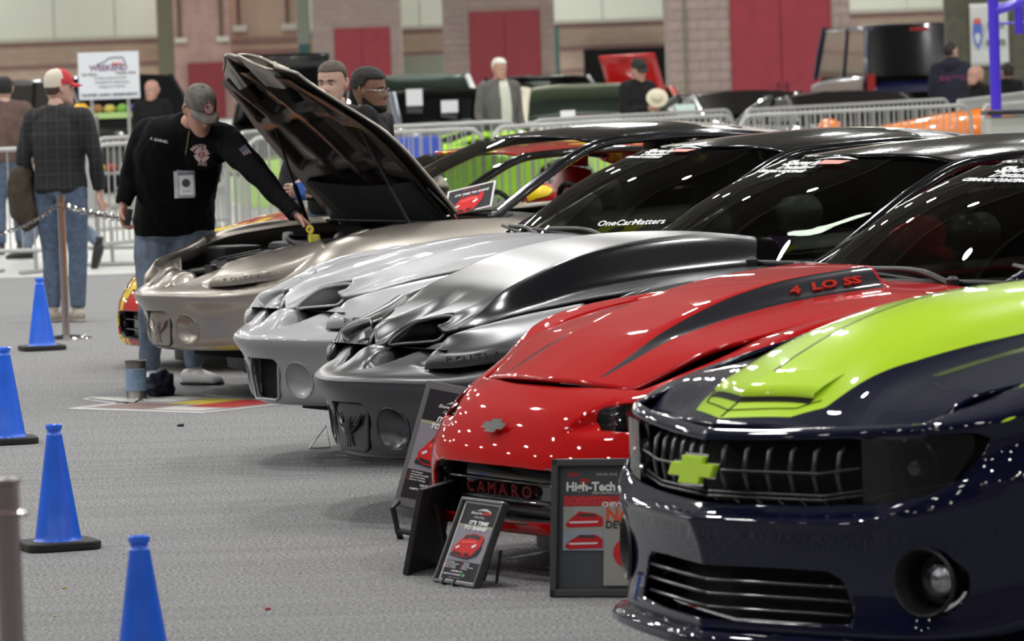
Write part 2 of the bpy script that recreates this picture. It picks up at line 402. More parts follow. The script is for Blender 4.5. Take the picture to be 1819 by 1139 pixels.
# block piers with red double doors
M_CMU = [add_noise(mat('grey_pink_block_%d' % k, c, .9), 14., .10) for k, c in enumerate(((.37, .285, .26), (.35, .27, .25), (.39, .30, .275), (.36, .285, .25)))]
M_MORTAR = mat('mortar', (.33, .26, .237), .9); M_RDOOR = add_noise(mat('red_door_leaf', (.30, .030, .045), .45), 3., .1)
blk = {}
def pier(x0, x1, dx0, dx1, ztop, Y, n, dark_left=0):
    a, b = pxbox(x0, x1, Y); da, db = pxbox(dx0, dx1, Y); W = b - a
    m = MB(); m.box(((a + b) / 2, Y + 1.5, 4), (W, 3, 8)); p = m.build('wall_pier', M_MORTAR, None); p['kind'] = 'structure'; p['label'] = 'block pier with red double doors'
    # doors
    for s, (u, v) in enumerate(((da, (da + db) / 2 - .006), ((da + db) / 2 + .006, db))):
        mm = MB(); mm.box(((u + v) / 2, Y - .03, ztop / 2), (v - u, .08, ztop)); d = mm.build('door_leaf', M_RDOOR, p); bevel(d, .01)
        mm = MB(); mm.box((v - .08 if s == 0 else u + .08, Y - .09, 1.0), (.03, .05, .25)); mm.build('door_handle', M_CHROME, d)
    mm = MB(); mm.box(((da + db) / 2, Y - .02, ztop + .03), (db - da + .12, .1, .06)); mm.box((da - .03, Y - .02, ztop / 2), (.06, .1, ztop)); mm.box((db + .03, Y - .02, ztop / 2), (.06, .1, ztop)); mm.build('door_frame', M_RDOOR, p)
    bw = W / n; bh = .2
    key = (round(bw, 3),)
    rows_ = int((2.95 if Y < 120 else 3.8 if Y < 160 else 4.3) / bh) + 1
    for r in range(rows_):
        z = r * bh + bh / 2
        if z < .3: continue
        for k in range(n + 1):
            u = a + (k - .5 * (r % 2)) * bw; v = u + bw; u, v = max(u, a), min(v, b)
            if v - u < .05: continue
            if z < ztop + .05:
                if u < da - .06 < v and v < db: v = da - .06
                elif u < db + .06 < v and u > da: u = db + .06
                elif u >= da - .07 and v <= db + .07: continue
            if v - u < .04: continue
            w_ = round(v - u - .009, 3); kk = (w_, random.randrange(4))
            if kk not in blk:
                mm = MB(); mm.box((0, 0, 0), (w_, .06, bh - .009)); q = mm.build('block', M_CMU[kk[1]], p); blk[kk] = q.data
            else: q = bpy.data.objects.new('block', blk[kk]); COL.objects.link(q); q.parent = p
            q.location = ((u + v) / 2, Y + .012 + random.uniform(-.004, .004), z)
    return p
pier(1190, 1512, 1304, 1472, 3.05, 99, 9)
pier(788, 987, 839, 957, 3.05, 140, 8)
pier(556, 713, 598, 691, 3.05, 183, 8)
trim(1213, 1217, 0, 8, 98.7, .12, M_OLIVE)
# ------------------------------------------------------------------ car building blocks
def car_root(name, px, py, z, yaw, label, cat='car', group=None, k=1.0):
    """the nose point seen at (px, py); k sizes the car"""
    p = ground(px, py, z); a = radians(yaw)
    o = empty(name, (p.x * k, p.y * k, CAM_H * (1 - k)), a - pi / 2, label, cat, group); o.scale = (k, k, k); return o
def xform(V, mt): return [tuple(mt @ Vector(v)) for v in V]

def wheel(parent, l, b, r=.33, wdt=.25, spokes=5, rimmat=None, z=None):
    z = r if z is None else z
    s = 1 if l > 0 else -1
    m = MB(); prof = [(r * .66, -wdt / 2), (r * .9, -wdt / 2), (r * .985, -wdt * .4), (r, -wdt * .25), (r, wdt * .25), (r * .985, wdt * .4), (r * .9, wdt / 2), (r * .66, wdt / 2)]
    m.lathe(prof, 40, (0, 0, 0), 'X', cap=False)
    t = m.build('tyre', M_RUBBER, parent, True, mtx=Matrix.Translation((l, b, z)))
    m = MB(); m.lathe([(r * .66, wdt / 2 * .95), (r * .6, wdt / 2 * .8), (r * .58, 0), (r * .58, -wdt / 2)], 40, axis='X', cap=False)
    for k in range(spokes):
        a = 2 * pi * k / spokes
        m.tube([(wdt * .30, cos(a) * .04, sin(a) * .04), (wdt * .40, cos(a) * r * .35, sin(a) * r * .35), (wdt * .42, cos(a) * r * .62, sin(a) * r * .62)], [.035, .03, .038], 8, flat=.6)
    m.lathe([(.001, wdt * .44), (.05, wdt * .42), (.055, wdt * .2)], 20, axis='X')
    rm = m.build('rim', rimmat or M_ALLOY, t, True)
    if s < 0: t.matrix_local = Matrix.Translation((l, b, z)) @ Matrix.Rotation(pi, 4, 'Z')
    return t

def interior(root, b0, b1, hw, zf, zb, dashz, M=None, seats=True, red=None):
    """dark cabin tub with dash, steering wheel and two seats"""
    m = MB()
    m.box((0, (b0 + b1) / 2, zf), (2 * hw, b1 - b0, .03))
    for s in (-1, 1): m.box((s * hw, (b0 + b1) / 2, (zf + zb) / 2), (.03, b1 - b0, zb - zf))
    m.box((0, b1, (zf + zb) / 2), (2 * hw, .03, zb - zf)); m.box((0, b0 - .02, (zf + zb) / 2 - .03), (2 * hw, .03, zb - zf - .06))
    m.build('cabin_tub', M_DARK, root)
    V, F = grid_mesh(np.array([[(x, b, z - .05 * (x / hw) ** 2) for x in np.linspace(-hw, hw, 13)] for b, z in ((b0 - .02, dashz - .03), (b0 + .25, dashz), (b0 + .5, dashz + .01), (b0 + .58, dashz - .04), (b0 + .6, dashz - .25))]))
    d = mesh('dashboard', V, F, M or mat('dash_grey', (.05, .05, .052), .6), root)
    if seats:
        for s in (-1, 1):
            V, F = sweep([(s * .37, b0 + .95, zf + .3), (s * .37, b0 + 1.25, zf + .26), (s * .37, b0 + 1.42, zf + .32), (s * .37, b0 + 1.55, zf + .62), (s * .37, b0 + 1.62, zf + .84)], [.2, .24, .22, .22, .16], 14, True, .5)
            st = mesh('seat', V, F, red or M_LEATHER, root)
            V, F = sweep([(s * .37, b0 + 1.62, zf + .86), (s * .37, b0 + 1.64, zf + 1.0)], [.13, .11], 12, True, .45)
            mesh('headrest', V, F, red or M_LEATHER, st)
        c = np.array((.37, b0 + .72, dashz - .02)); ring = []
        for k in range(24):
            a = 2 * pi * k / 24; ring.append((c[0] + .18 * cos(a), c[1] - .07 * sin(a), c[2] + .17 * sin(a)))
        m = MB(); m.tube(ring, .016, 8, closed=True)
        m.tube([(c[0] - .17, c[1], c[2]), (c[0] + .17, c[1], c[2])], .02, 8); m.tube([c, (c[0], c[1] + .06, c[2] - .16)], .018, 8)
        m.build('steering_wheel', M_LEATHER, root, True)

def curve_grid(curves, n, m_):
    """interpolating surface through curves given as equal-length point lists"""
    return surf(np.array(curves, float), n, m_)

def greenhouse(root, base, head, roofc, roofe, rearc, reare, m_roof, m_pillar, m_glass, m_rear_roof=None, split=None, side_glass=True, ttop=True):
    """windshield, roof, pillars, side and rear glass from half curves (x>=0): base/head = 4 pts from the centre out; roofc/roofe = centre and edge lines front to rear"""
    full = lambda c: [(-x, y, z) for x, y, z in c[:0:-1]] + list(c)
    B, Hd = np.array(full(base)), np.array(full(head)); Mid = (B + Hd) / 2 + np.array([0, -.03, .035])
    G = surf(np.array([B, Mid, Hd]), 6, 10)
    V, F = grid_mesh(G); ws = mesh('windshield', V, F, m_glass, root)
    # dark band and seal round the glass
    e = [G[0, i] for i in range(G.shape[1])]; V, F = sweep(e, .012, 8); mesh('windshield_seal', V, F, M_BLACK, ws)
    # roof
    rc, re = np.array(roofc, float), np.array(roofe, float); mid = rc * .5 + re * .5; mid[:, 2] += .018; q = rc * .2 + re * .8; q[:, 2] += .016
    half = np.stack([rc, mid, q, re], 0)
    G = surf(half, 10, 6, mv0=MIR); V, F = grid_mesh(G); V, F = both(V, F)
    if split is not None:
        Va, Fa, _ = clip(V, F, split - V[:, 1]); Vb, Fb, _ = clip(V, F, V[:, 1] - split)
        o = mesh('roof', Va, Fa, m_roof, root); solid(o, .012)
        o2 = mesh('rear_roof', Vb, Fb, m_rear_roof, root); solid(o2, .012)
    else:
        o = mesh('roof', V, F, m_roof, root); solid(o, .012)
    if ttop:
        for s in (-1, 1):
            ii = (V[:, 0] * s > .09) & (V[:, 1] > roofc[0][1] + .12) & (V[:, 1] < roofc[0][1] + .85)
            sd = np.minimum(np.minimum(V[:, 0] * s - .09, .535 - V[:, 0] * s), np.minimum(V[:, 1] - roofc[0][1] - .13 - .12 * np.abs(V[:, 0]) / .5, roofc[0][1] + .85 - V[:, 1]))
            Vt, Ft, _ = clip(V + np.array([0, 0, .006]), F, sd)
            if len(Ft): t = mesh('roof_panel', Vt, Ft, M_GLOSSBLK, o); solid(t, .012, 1)
    for s in (-1, 1):
        S = np.array([s, 1, 1])
        p0, p1 = np.array(base[-1]) * S, np.array(head[-1]) * S
        pts = [p0 + np.array([s * .012, -.06, -.02]), p0 * .66 + p1 * .34 + np.array([0, -.01, .022]), p0 * .33 + p1 * .67 + np.array([0, -.01, .026]), p1] + [np.array(r) * S for r in roofe[1:]]
        V, F = sweep(smooth_path(pts, 6), .034, 10, True, .75); mesh('roof_pillar', V, F, m_pillar, root)
        # side window: below the rail down to the belt line
        belt = [(np.array(base[-1]) + np.array([.03, .12, -.03])) * S]
        rail = smooth_path([p0 + np.array([0, .12, .03]), p0 * .4 + p1 * .6, p1] + [np.array(r) * S for r in roofe[1:4]], 5)
        zb = base[-1][2] - .02
        bot = [np.array([s * (abs(p0[0]) + .07), r[1], zb]) for r in rail]
        md = [(a + b_) / 2 + np.array([s * .025, 0, 0]) for a, b_ in zip(rail, bot)]
        V, F = grid_mesh(surf(np.array([bot, md, rail]), 1, 4))
        if side_glass is True or side_glass == s: mesh('side_window', V, F, M_GLASSD if side_glass is True else m_glass, root)
        # rear quarter
    # rear glass
    R = np.array(full(reare)); C = np.array(full(rearc)); V, F = grid_mesh(surf(np.array([C, (C + R) / 2 + np.array([0, 0, .05]), R]), 5, 8))
    mesh('rear_window', V, F, M_GLASSD, root)
    for s in (-1, 1):
        S = np.array([s, 1, 1]); a, b_ = np.array(rearc[-1]) * S, np.array(reare[-1]) * S
        V, F = sweep([a, (a + b_) / 2 + np.array([s * .02, 0, .05]), b_], .07, 10, True, .6); mesh('rear_pillar', V, F, m_rear_roof or m_pillar, root)
    return ws

def mirror(root, l, b, z, m_, s=1):
    m = MB(); V, F = lathe([(.001, -.09), (.05, -.085), (.085, -.05), (.098, 0), (.095, .05), (.085, .06)], 20)
    V = [(l + s * (.1 + .9 * v[0] * 1.25), b + v[2], z + v[1] * .78 + .02) for v in V]
    m.add(V, F); m.tube([(l - s * .06, b + .03, z - .05), (l + s * .06, b + .01, z - .01)], .035, 10, flat=.6)
    o = m.build('side_mirror', m_, root, True, 60)
    V, F = lathe([(.001, 0), (.08, 0)], 18, False); mesh('mirror_glass', [(l + s * (.1 + v[0] * 1.05), b + .062, z + v[1] * .7 + .02) for v in V], F, M_CHROME, o)
def wiper(root, p0, p1, h=.03):
    p0, p1 = np.array(p0), np.array(p1); m = MB()
    m.tube(smooth_path([p0, p0 * .6 + p1 * .4 + np.array([0, 0, h]), p1 + np.array([0, 0, .01])], 5), [.012] * 5 + [.009] * 6, 8)
    q = (p1 - p0); m.tube([p0 + q * .35 + np.array([0, .0, .0]), p1 + q * .25], .007, 6)
    m.lathe([(.02, -.02), (.022, .02), (.012, .03)], 12, tuple(p0))
    return m.build('wiper', M_BLACK, root, True)

# ------------------------------------------------------------------ the F-body coupe with the beaked nose
FB_EDGE = [(.06, .43), (.2, .43), (.3, .46), (.4, .52), (.5, .585), (.58, .64), (.72, .685), (1.0, .705), (1.47, .705)]
FB_EZ = [(.06, .73), (.16, .745), (.235, .775), (.3, .795), (.4, .818), (.5, .842), (.58, .858), (.72, .886), (1.0, .914), (1.25, .924), (1.7, .93)]
FB_CR = [(.06, -.008), (.17, -.006), (.3, .0), (.45, .006), (.7, .015), (1.0, .03), (1.45, .045), (1.7, .045)]
def fb_hood_z(l, b, style):
    w_ = itp(b, FB_EDGE); q = np.clip(np.abs(l) / w_, 0, 1)
    z = itp(b, FB_EZ) + itp(b, FB_CR) * (1 - q ** 2)
    a = np.abs(l)
    if style == 'satin':   # one tall cowl
        A = itp(b, [(.1, .03), (.2, .048), (.26, .04), (.4, .045), (.5, .068), (.65, .09), (.8, .105), (1.05, .116), (1.4, .105), (1.62, .078), (1.7, .07)])
        lat = 1 - sstep(.29, .46, a)
        twin = sstep(.02, .1, a) * (1 - sstep(.24, .285 + .08 * sstep(.28, .5, b), a))
        k = sstep(.25, .5, b); lat = twin * (1 - k) + lat * k
    else:                  # twin nostrils
        A = itp(b, [(.1, .03), (.2, .048), (.28, .045), (.43, .038), (.7, .032), (1.05, .03), (1.3, .022), (1.47, .004)])
        lat = sstep(.03, .12, a) * (1 - sstep(.235, .285 + .115 * sstep(.28, .55, b), a))
    return z + A * lat
def fb_hood_front(l): return .12 + .45 * np.abs(l)
# one nostril opening (driver side), in the hood's own l, b, z
FB_SCOOP = [(.075, .138, .728), (.095, .168, .765), (.12, .225, .803), (.15, .262, .815), (.19, .295, .822), (.225, .318, .822), (.25, .315, .808), (.262, .278, .775), (.25, .243, .742), (.21, .218, .736), (.16, .194, .732), (.11, .162, .729)]

def fbird(root, style, paint, roof_m, rear_m, plate, hood_m=None, open_hood=0., seats=None, ws_glass=None, side_glass=True, zg=.098):
    """style: 'twin' or 'satin'"""
    hood_m = hood_m or paint
    # --- body shell: rows from the lip up over the shoulder to the middle line
    R = {}
    R[0] = [(0, .16, .335), (.2, .2, .335), (.4, .28, .335), (.55, .375, .335), (.67, .48, .335), (.78, .60, .33), (.85, .74, .31), (.87, 1.05, .28), (.86, 1.5, .24), (.84, 2.3, .2), (.86, 3.2, .2), (.86, 3.7, .24), (.78, 4.5, .3), (.45, 4.72, .34), (0, 4.74, .34)]
    R[1] = [(0, .06, .328), (.2, .1, .328), (.4, .19, .328), (.56, .29, .33), (.69, .4, .33), (.81, .54, .325), (.87, .71, .305), (.89, 1.05, .275), (.88, 1.5, .235), (.87, 2.3, .2), (.89, 3.2, .2), (.89, 3.7, .24), (.81, 4.56, .3), (.47, 4.8, .34), (0, 4.82, .34)]
    R[2] = [(0, .01, .37), (.2, .05, .37), (.4, .14, .37), (.57, .245, .372), (.70, .365, .375), (.825, .515, .38), (.885, .70, .38), (.905, 1.05, .37), (.895, 1.5, .34), (.885, 2.3, .31), (.905, 3.2, .33), (.905, 3.7, .35), (.83, 4.6, .4), (.49, 4.85, .42), (0, 4.87, .42)]
    R[3] = [(0, .0, .45), (.2, .038, .45), (.4, .125, .45), (.57, .23, .452), (.71, .35, .46), (.835, .5, .47), (.895, .69, .49), (.915, 1.05, .5), (.905, 1.5, .49), (.895, 2.3, .47), (.915, 3.2, .49), (.915, 3.7, .5), (.84, 4.62, .54), (.5, 4.87, .55), (0, 4.9, .55)]
    R[4] = [(0, -.025, .53), (.2, .015, .53), (.4, .105, .532), (.57, .215, .537), (.71, .335, .55), (.84, .48, .575), (.9, .68, .62), (.922, 1.05, .66), (.912, 1.5, .66), (.902, 2.3, .65), (.925, 3.2, .69), (.925, 3.7, .7), (.85, 4.62, .7), (.5, 4.86, .7), (0, 4.89, .7)]
    R[5] = [(0, -.075, .59), (.2, -.03, .592), (.4, .07, .596), (.56, .18, .604), (.70, .30, .62), (.825, .445, .66), (.886, .66, .76), (.905, 1.05, .82), (.9, 1.5, .83), (.89, 2.3, .83), (.915, 3.2, .88), (.91, 3.7, .9), (.83, 4.58, .88), (.49, 4.8, .86), (0, 4.83, .86)]
    R[6] = [(0, -.055, .63), (.19, -.01, .634), (.37, .09, .64), (.5, .18, .648), (.62, .28, .668), (.735, .42, .725), (.79, .63, .855), (.80, 1.05, .922), (.80, 1.5, .928), (.80, 2.3, .935), (.83, 3.2, .97), (.82, 3.7, .99), (.75, 4.48, .985), (.45, 4.7, .97), (0, 4.73, .97)]
    R[7] = [(0, .03, .668), (.16, .06, .668), (.32, .13, .682), (.44, .21, .70), (.55, .31, .71), (.66, .45, .75), (.73, .645, .858), (.75, 1.05, .922), (.755, 1.5, .93), (.755, 2.3, .94), (.78, 3.2, .98), (.77, 3.7, 1.0), (.70, 4.42, 1.0), (.42, 4.62, .985), (0, 4.65, .985)]
    R[8] = [(0, .12, .718), (.14, .15, .712), (.29, .22, .735), (.4, .28, .757), (.5, .38, .778), (.6, .51, .80), (.66, .66, .84), (.69, 1.05, .89), (.70, 1.5, .91), (.70, 2.3, .92), (.72, 3.2, .98), (.7, 3.7, 1.01), (.62, 4.3, 1.015), (.36, 4.5, 1.0), (0, 4.52, 1.0)]
    R[9] = [(0, .3, .70), (.1, .3, .70), (.2, .31, .70), (.28, .34, .72), (.33, .45, .75), (.36, .58, .78), (.38, .72, .81), (.4, 1.05, .87), (.4, 1.5, .90), (.4, 2.3, .92), (.42, 3.2, .99), (.42, 3.7, 1.02), (.35, 4.2, 1.025), (.2, 4.36, 1.01), (0, 4.38, 1.01)]
    R[10] = [(0, .4, .72), (0, .42, .72), (0, .45, .73), (0, .5, .75), (0, .58, .77), (0, .68, .79), (0, .8, .82), (0, 1.05, .87), (0, 1.5, .90), (0, 2.3, .92), (0, 3.2, .99), (0, 3.7, 1.02), (0, 4.1, 1.03), (0, 4.2, 1.02), (0, 4.22, 1.02)]
    rows = np.array([R[k] for k in range(11)])
    nu = [14, 14, 14, 14, 14, 10, 8, 8, 5, 5, 4, 4, 6, 4]; nv = [3, 8, 10, 12, 10, 8, 8, 8, 8, 4]
    G = surf(rows, nu, nv, mu0=MIR, mu1=MIR, mv1=MIR)
    V, F = grid_mesh(G)
    # carved nostrils between beak and headlamp ledge
    l, b, z = V[:, 0], V[:, 1], V[:, 2]
    top = (z > .6) & (b < .5)
    nos = sstep(.0, .040, sd_poly(V[:, :2], [(.07, .17), (.055, .06), (.085, .0), (.13, .005), (.29, .19), (.28, .34), (.09, .34)]))
    V[:, 2] -= np.where(top, nos * .075 * sstep(-.02, .13, b), 0)
    bk = (1 - sstep(.0, .09, l)) * sstep(-.05, .03, b); V[:, 2] += np.where(top & (b < .35), bk * .010, 0)
    led = sstep(0, .022, sd_poly(V[:, :2], [(.29, .09), (.4, .11), (.52, .17), (.63, .265), (.55, .37), (.42, .22)])); V[:, 2] -= np.where(top, led * .012, 0)
    # bowls of the fog lamps
    FC = (.238, .437); rr = np.hypot((l - FC[0]) / .07, (z - FC[1]) / .076)
    front = (b < .3) & (z < .62) & (z > .33); FV = V[front].copy()
    def b_at(x, zz):
        d = np.hypot(FV[:, 0] - x, FV[:, 2] - zz); i = np.argsort(d)[:5]; w_ = 1 / (d[i] + 1e-4) ** 2; return float((FV[i, 1] * w_).sum() / w_.sum())
    # openings: grille / plate, hood, cabin, wheel arches
    pl = np.array([(-.125, .52), (-.105, .528), (.105, .528), (.125, .52), (.132, .505), (.13, .46), (.112, .365), (.095, .35), (-.095, .35), (-.112, .365), (-.13, .46), (-.132, .505)])
    V, F = both(V, F)
    l, b, z = V[:, 0], V[:, 1], V[:, 2]
    sdp = np.where((b < .2), sd_poly(V[:, [0, 2]], pl), -1)
    V, F, _ = clip(V, F, -sdp)
    for s in (1, -1): V, F, _ = clip(V, F, np.where((V[:, 1] < .3) & (V[:, 2] < .62), np.hypot((V[:, 0] * s - FC[0]) / .072, (V[:, 2] - FC[1]) / .076) - 1, 1))
    hood_sd = np.minimum(np.minimum(itp(V[:, 1], FB_EDGE) + .004 - np.abs(V[:, 0]), V[:, 1] - .15 - .45 * np.abs(V[:, 0])), 1.5 - V[:, 1]); hood_sd = np.where(V[:, 2] > .6, hood_sd, -1)
    V, F, _ = clip(V, F, -hood_sd)
    cab = np.minimum(np.minimum(.735 - np.abs(V[:, 0]), V[:, 1] - 1.47), 3.95 - V[:, 1]); cab = np.where(V[:, 2] > .8, cab, -1)
    V, F, _ = clip(V, F, -cab)
    for wb in (1.08, 3.65):
        ar = np.where(np.abs(V[:, 0]) > .6, .365 - np.hypot(V[:, 1] - wb, V[:, 2] - .40), -1); V, F, _ = clip(V, F, -ar)
    body = mesh('body', V, F, paint, root); solid(body, .012)
    # --- dark inner structure behind the openings
    m = MB(); m.box((0, .36, .45), (.7, .03, .2)); m.box((0, 1.1, .27), (1.3, 1.2, .03)); 
    for s in (-1, 1): m.box((s * .60, .95, .55), (.03, .7, .35))
    m.build('inner_structure', M_DARK, root)
    m = MB(); pts = [(-.62, .72, .27), (-.45, .62, .27), (0, .55, .27), (.45, .62, .27), (.62, .72, .27)]
    V, F = grid_mesh(np.array([[(x, y - .02, .35) for x, y, _ in smooth_path(pts, 4)], [(x, y, .19) for x, y, _ in smooth_path(pts, 4)]])); m.add(V, F)
    o = m.build('air_dam', M_BLACK, root); solid(o, .015)
    # --- plate cover or open mouth
    rim = [(x, float(itp(abs(x), [(0, .0), (.1, .01), (.2, .038)])) - .004 + (.012 if zz < .4 else 0), zz) for x, zz in pl]
    V, F = sweep(rim, .004 if plate == 'cover' else .007, 8, closed=True); mesh('mouth_trim', V, F, M_BLACK if plate == 'cover' else paint, root)
    if plate == 'cover':
        g = np.array([[(x * k, .008 + .1 * abs(x * k), .43 + (zz - .43) * k) for x, zz in pl] for k in (1., .93, .9, .5, .02)]); g[1:, :, 1] -= .006
        g = np.concatenate([g, g[:, :1]], 1); V, F = grid_mesh(g); pc = mesh('plate_cover', V, F, paint, root)
        # raised bird crest: body and spread wings of feathers
        m = MB()
        m.tube([(.0, -.0, .37), (.005, -.006, .41), (0, -.007, .445), (.015, -.006, .47), (.03, -.004, .475)], [.004, .013, .016, .009, .004], 8, flat=.4)
        for s in (-1, 1):
            for k in range(4): m.tube([(s * .012, -.004, .415 + .01 * k), (s * (.042 + .01 * k), -.001, .43 + .006 * k), (s * (.062 + .012 * k), .004, .465 + .008 * k)], [.006, .008, .003], 6, flat=.5)
        for k in range(3): m.tube([(0, -.002, .40), (-.012 + .012 * k, -.002, .365)], [.006, .003], 6, flat=.5)
        m.build('bird_crest', paint, pc, True)
    else:
        m = MB(); m.box((0, .06, .43), (.245, .01, .19)); m.build('mouth_backing', M_DARK, root)
        for s in (-1, 1):
            V, F = grid_mesh(np.array([[(s * .13, .015, .515), (s * .13, .015, .46), (s * .112, .02, .37), (s * .095, .025, .352)], [(s * .126, .04, .508), (s * .124, .04, .46), (s * .108, .045, .375), (s * .092, .05, .356)]])); o = mesh('mouth_cheek', V, F, paint, root); solid(o, .006)
    for s in (1, -1):
        g = [[(s * (FC[0] + .072 * r_ * cos(q)), b_at(FC[0] + .072 * cos(q), FC[1] + .076 * sin(q)) * r_ + b_at(*FC) * (1 - r_) + .045 * (1 - r_ ** 2.6), FC[1] + .076 * r_ * sin(q)) for q in np.linspace(0, 2 * pi, 41)] for r_ in (1.0, .97, .9, .78, .6, .4, .2, .02)]
        V, F = grid_mesh(np.array(g)); fb = mesh('fog_bowl', V, F, paint, root); V, F = sweep(g[0][:-1], .0035, 6, closed=True); mesh('fog_rim', V, F, paint, fb)
    # --- headlamp doors with raised lettering
    D = [[(.40, .115, .652), (.52, .18, .658), (.63, .275, .672), (.735, .41, .70), (.785, .57, .79)],
         [(.40, .125, .694), (.52, .19, .703), (.632, .28, .72), (.730, .42, .748), (.785, .575, .828)],
         [(.41, .16, .728), (.51, .235, .746), (.605, .325, .768), (.69, .445, .797), (.75, .585, .853)],
         [(.425, .2, .765), (.455, .28, .792), (.5, .37, .815), (.56, .47, .838), (.67, .595, .864)],
         [(.41, .21, .70), (.44, .29, .72), (.48, .38, .74), (.54, .48, .76), (.65, .60, .79)]]
    for r_, q_ in zip(D, ((.388, .13, .652), (.38, .155, .670), (.384, .185, .694), (.40, .215, .725), (.40, .22, .69))): r_.insert(0, q_)
    G = surf(np.array(D), 10, 6); V, F = grid_mesh(G)
    for s in (1, -1):
        o = mesh('headlamp_door', V * np.array([s, 1, 1]), F if s > 0 else [tuple(f)[::-1] for f in F], paint, root); solid(o, .02)
        if s > 0:
            n = 7
            for k, ch in enumerate('PONTIAC'):
                Vt, Ft = text_mesh(ch, .027, 0, .003, sx=1.8); i = G.shape[1]; t = 17 + int(round(k * 2.6)); p = G[4, t]; q = G[4, min(t + 2, i - 1)]
                up = G[6, t] - G[2, t]; nn = np.cross(q - p, up); nn /= np.linalg.norm(nn)
                mt = frame_mtx(p + nn * .002, q - p, nn); mesh('raised_letter', xform(Vt, mt), Ft, paint, o, False)
    # side marker let into the fender top
    for s in (1,):
        m = MB(); m.tube([(s * .765, .70, .880), (s * .765, .735, .888), (s * .765, .80, .904), (s * .765, .83, .909)], [.006, .016, .016, .006], 12, flat=.45); m.build('fender_marker', paint, root, True)
    # --- hood
    hb = 1.64 if style == 'satin' else 1.41
    S = np.concatenate([np.linspace(0, .22, 34, endpoint=False), np.linspace(.22, 1, 60)]); T = np.linspace(-1, 1, 91)
    HV = []
    for s in S:
        wmid = .0
        row = []
        for t in T:
            bb = .0
            # iterate: width depends on b
            b_ = .12 + s * (hb - .12)
            w_ = float(itp(b_, FB_EDGE)); l_ = t * w_
            f = float(fb_hood_front(l_)); b_ = f + s * (hb - f - (.06 * (t * t) if style != 'satin' else .12 * t * t))
            row.append((l_, b_))
        HV.append(row)
    HV = np.array(HV); z = fb_hood_z(HV[..., 0], HV[..., 1], style); G = np.concatenate([HV, z[..., None]], -1)
    V, F = grid_mesh(G)
    sc = [(x, y) for x, y, _ in FB_SCOOP]
    attrs = {}
    for s in (1, -1):
        P = V[:, :2] * np.array([s, 1]); sd = sd_poly(P, sc[:8] + [(.26, .20), (.17, .15), (.07, .11)]); V, F, _ = clip(V, F, -sd)
    if style == 'satin':
        a = np.abs(V[:, 0]); edge_in = itp(V[:, 1], [(.2, .36), (.3, .335), (.5, .30), (.8, .30), (1.1, .315), (1.7, .33)]); edge_out = itp(V[:, 1], [(.2, .375), (.3, .41), (.5, .44), (1., .465), (1.7, .48)])
        attrs['side_black'] = np.minimum(np.minimum(a - edge_in, edge_out - a), V[:, 1] - .2)
    hood = mesh('hood', V, F, hood_m, root, attrs=attrs); solid(hood, .014)
    for s in (1, -1):
        P = np.array(FB_SCOOP) * np.array([s, 1, 1]); P = smooth_closed(P, 4)
        V, F = sweep(P, .0075, 8, closed=True); mesh('scoop_rim', V, F, hood_m if style != 'satin' else paint, hood)
        c = P.mean(0); L1 = P + np.array([0, .05, -.004]); L2 = (P - c) * np.array([.86, .3, .72]) + c + np.array([s * .02, .14, -.006]); L3 = (P - c) * np.array([.8, .3, .66]) + c + np.array([s * .02, .24, 0])
        g = np.array([P, L1, L2]); g = np.concatenate([g, g[:, :1]], 1); V, F = grid_mesh(g); mesh('scoop_duct', V, F, paint, hood)
        g = np.array([L2, L3, L3 * .05 + (c + np.array([0, .24, 0])) * .95]); g = np.concatenate([g, g[:, :1]], 1); V, F = grid_mesh(g); mesh('scoop_throat', V, F, M_DARK, hood)
    # black sheets added to put shade into the gap over the bumper
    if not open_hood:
        m = MB(); V, F = grid_mesh(np.array([[(x, .15, .72), (x, .4, .70)] for x in np.linspace(-.46, .46, 9)])); m.add(V, F); V, F = grid_mesh(np.array([[(x, .3, .74), (x, .3, .60)] for x in np.linspace(-.5, .5, 9)])); m.add(V, F); m.build('gap_shade_sheet', M_DARK, root)
    if style == 'satin':
        e = [G[-1, i] for i in range(G.shape[1])]; V, F = grid_mesh(np.array([[p + np.array([0, -.005, -.012]) for p in e], [np.array([p[0], p[1] - .13, .925]) for p in e]])); o = mesh('cowl_opening', V, F, M_DARK, hood)
    # cowl panel between hood and glass
    V, F = grid_mesh(np.array([[(x, 1.34, .915), (x, 1.42 + .18 * (x / .74) ** 2, .925), (x, 1.47 + .2 * (x / .74) ** 2, .945)] for x in np.linspace(-.74, .74, 13)])); o = mesh('cowl_panel', V, F, M_BLACK, root); solid(o, .01)
    wiper(root, (.45, 1.44, .955), (-.05, 1.42, .99)); wiper(root, (-.12, 1.42, .95), (-.6, 1.53, .99))
    base = [(0, 1.41, .962), (.25, 1.43, .962), (.5, 1.49, .96), (.71, 1.61, .952)]
    head = [(0, 2.0, 1.322), (.22, 2.03, 1.319), (.43, 2.13, 1.307), (.56, 2.29, 1.283)]
    roofc = [(0, 2.0, 1.32), (0, 2.4, 1.352), (0, 2.85, 1.372), (0, 3.2, 1.356), (0, 3.5, 1.318)]
    roofe = [(.56, 2.29, 1.281), (.565, 2.55, 1.305), (.57, 2.9, 1.315), (.575, 3.2, 1.295), (.58, 3.5, 1.255)]
    rearc = [(0, 3.5, 1.31), (.2, 3.5, 1.308), (.4, 3.5, 1.29), (.56, 3.5, 1.25)]; reare = [(0, 4.25, 1.03), (.25, 4.25, 1.03), (.5, 4.2, 1.02), (.68, 4.05, 1.0)]
    ws = greenhouse(root, base, head, roofc, roofe, rearc, reare, roof_m, M_GLOSSBLK, ws_glass or M_GLASS, rear_m, 2.98 if rear_m else None, side_glass)
    interior(root, 1.55, 3.6, .73, .34, .93, .93, red=seats)
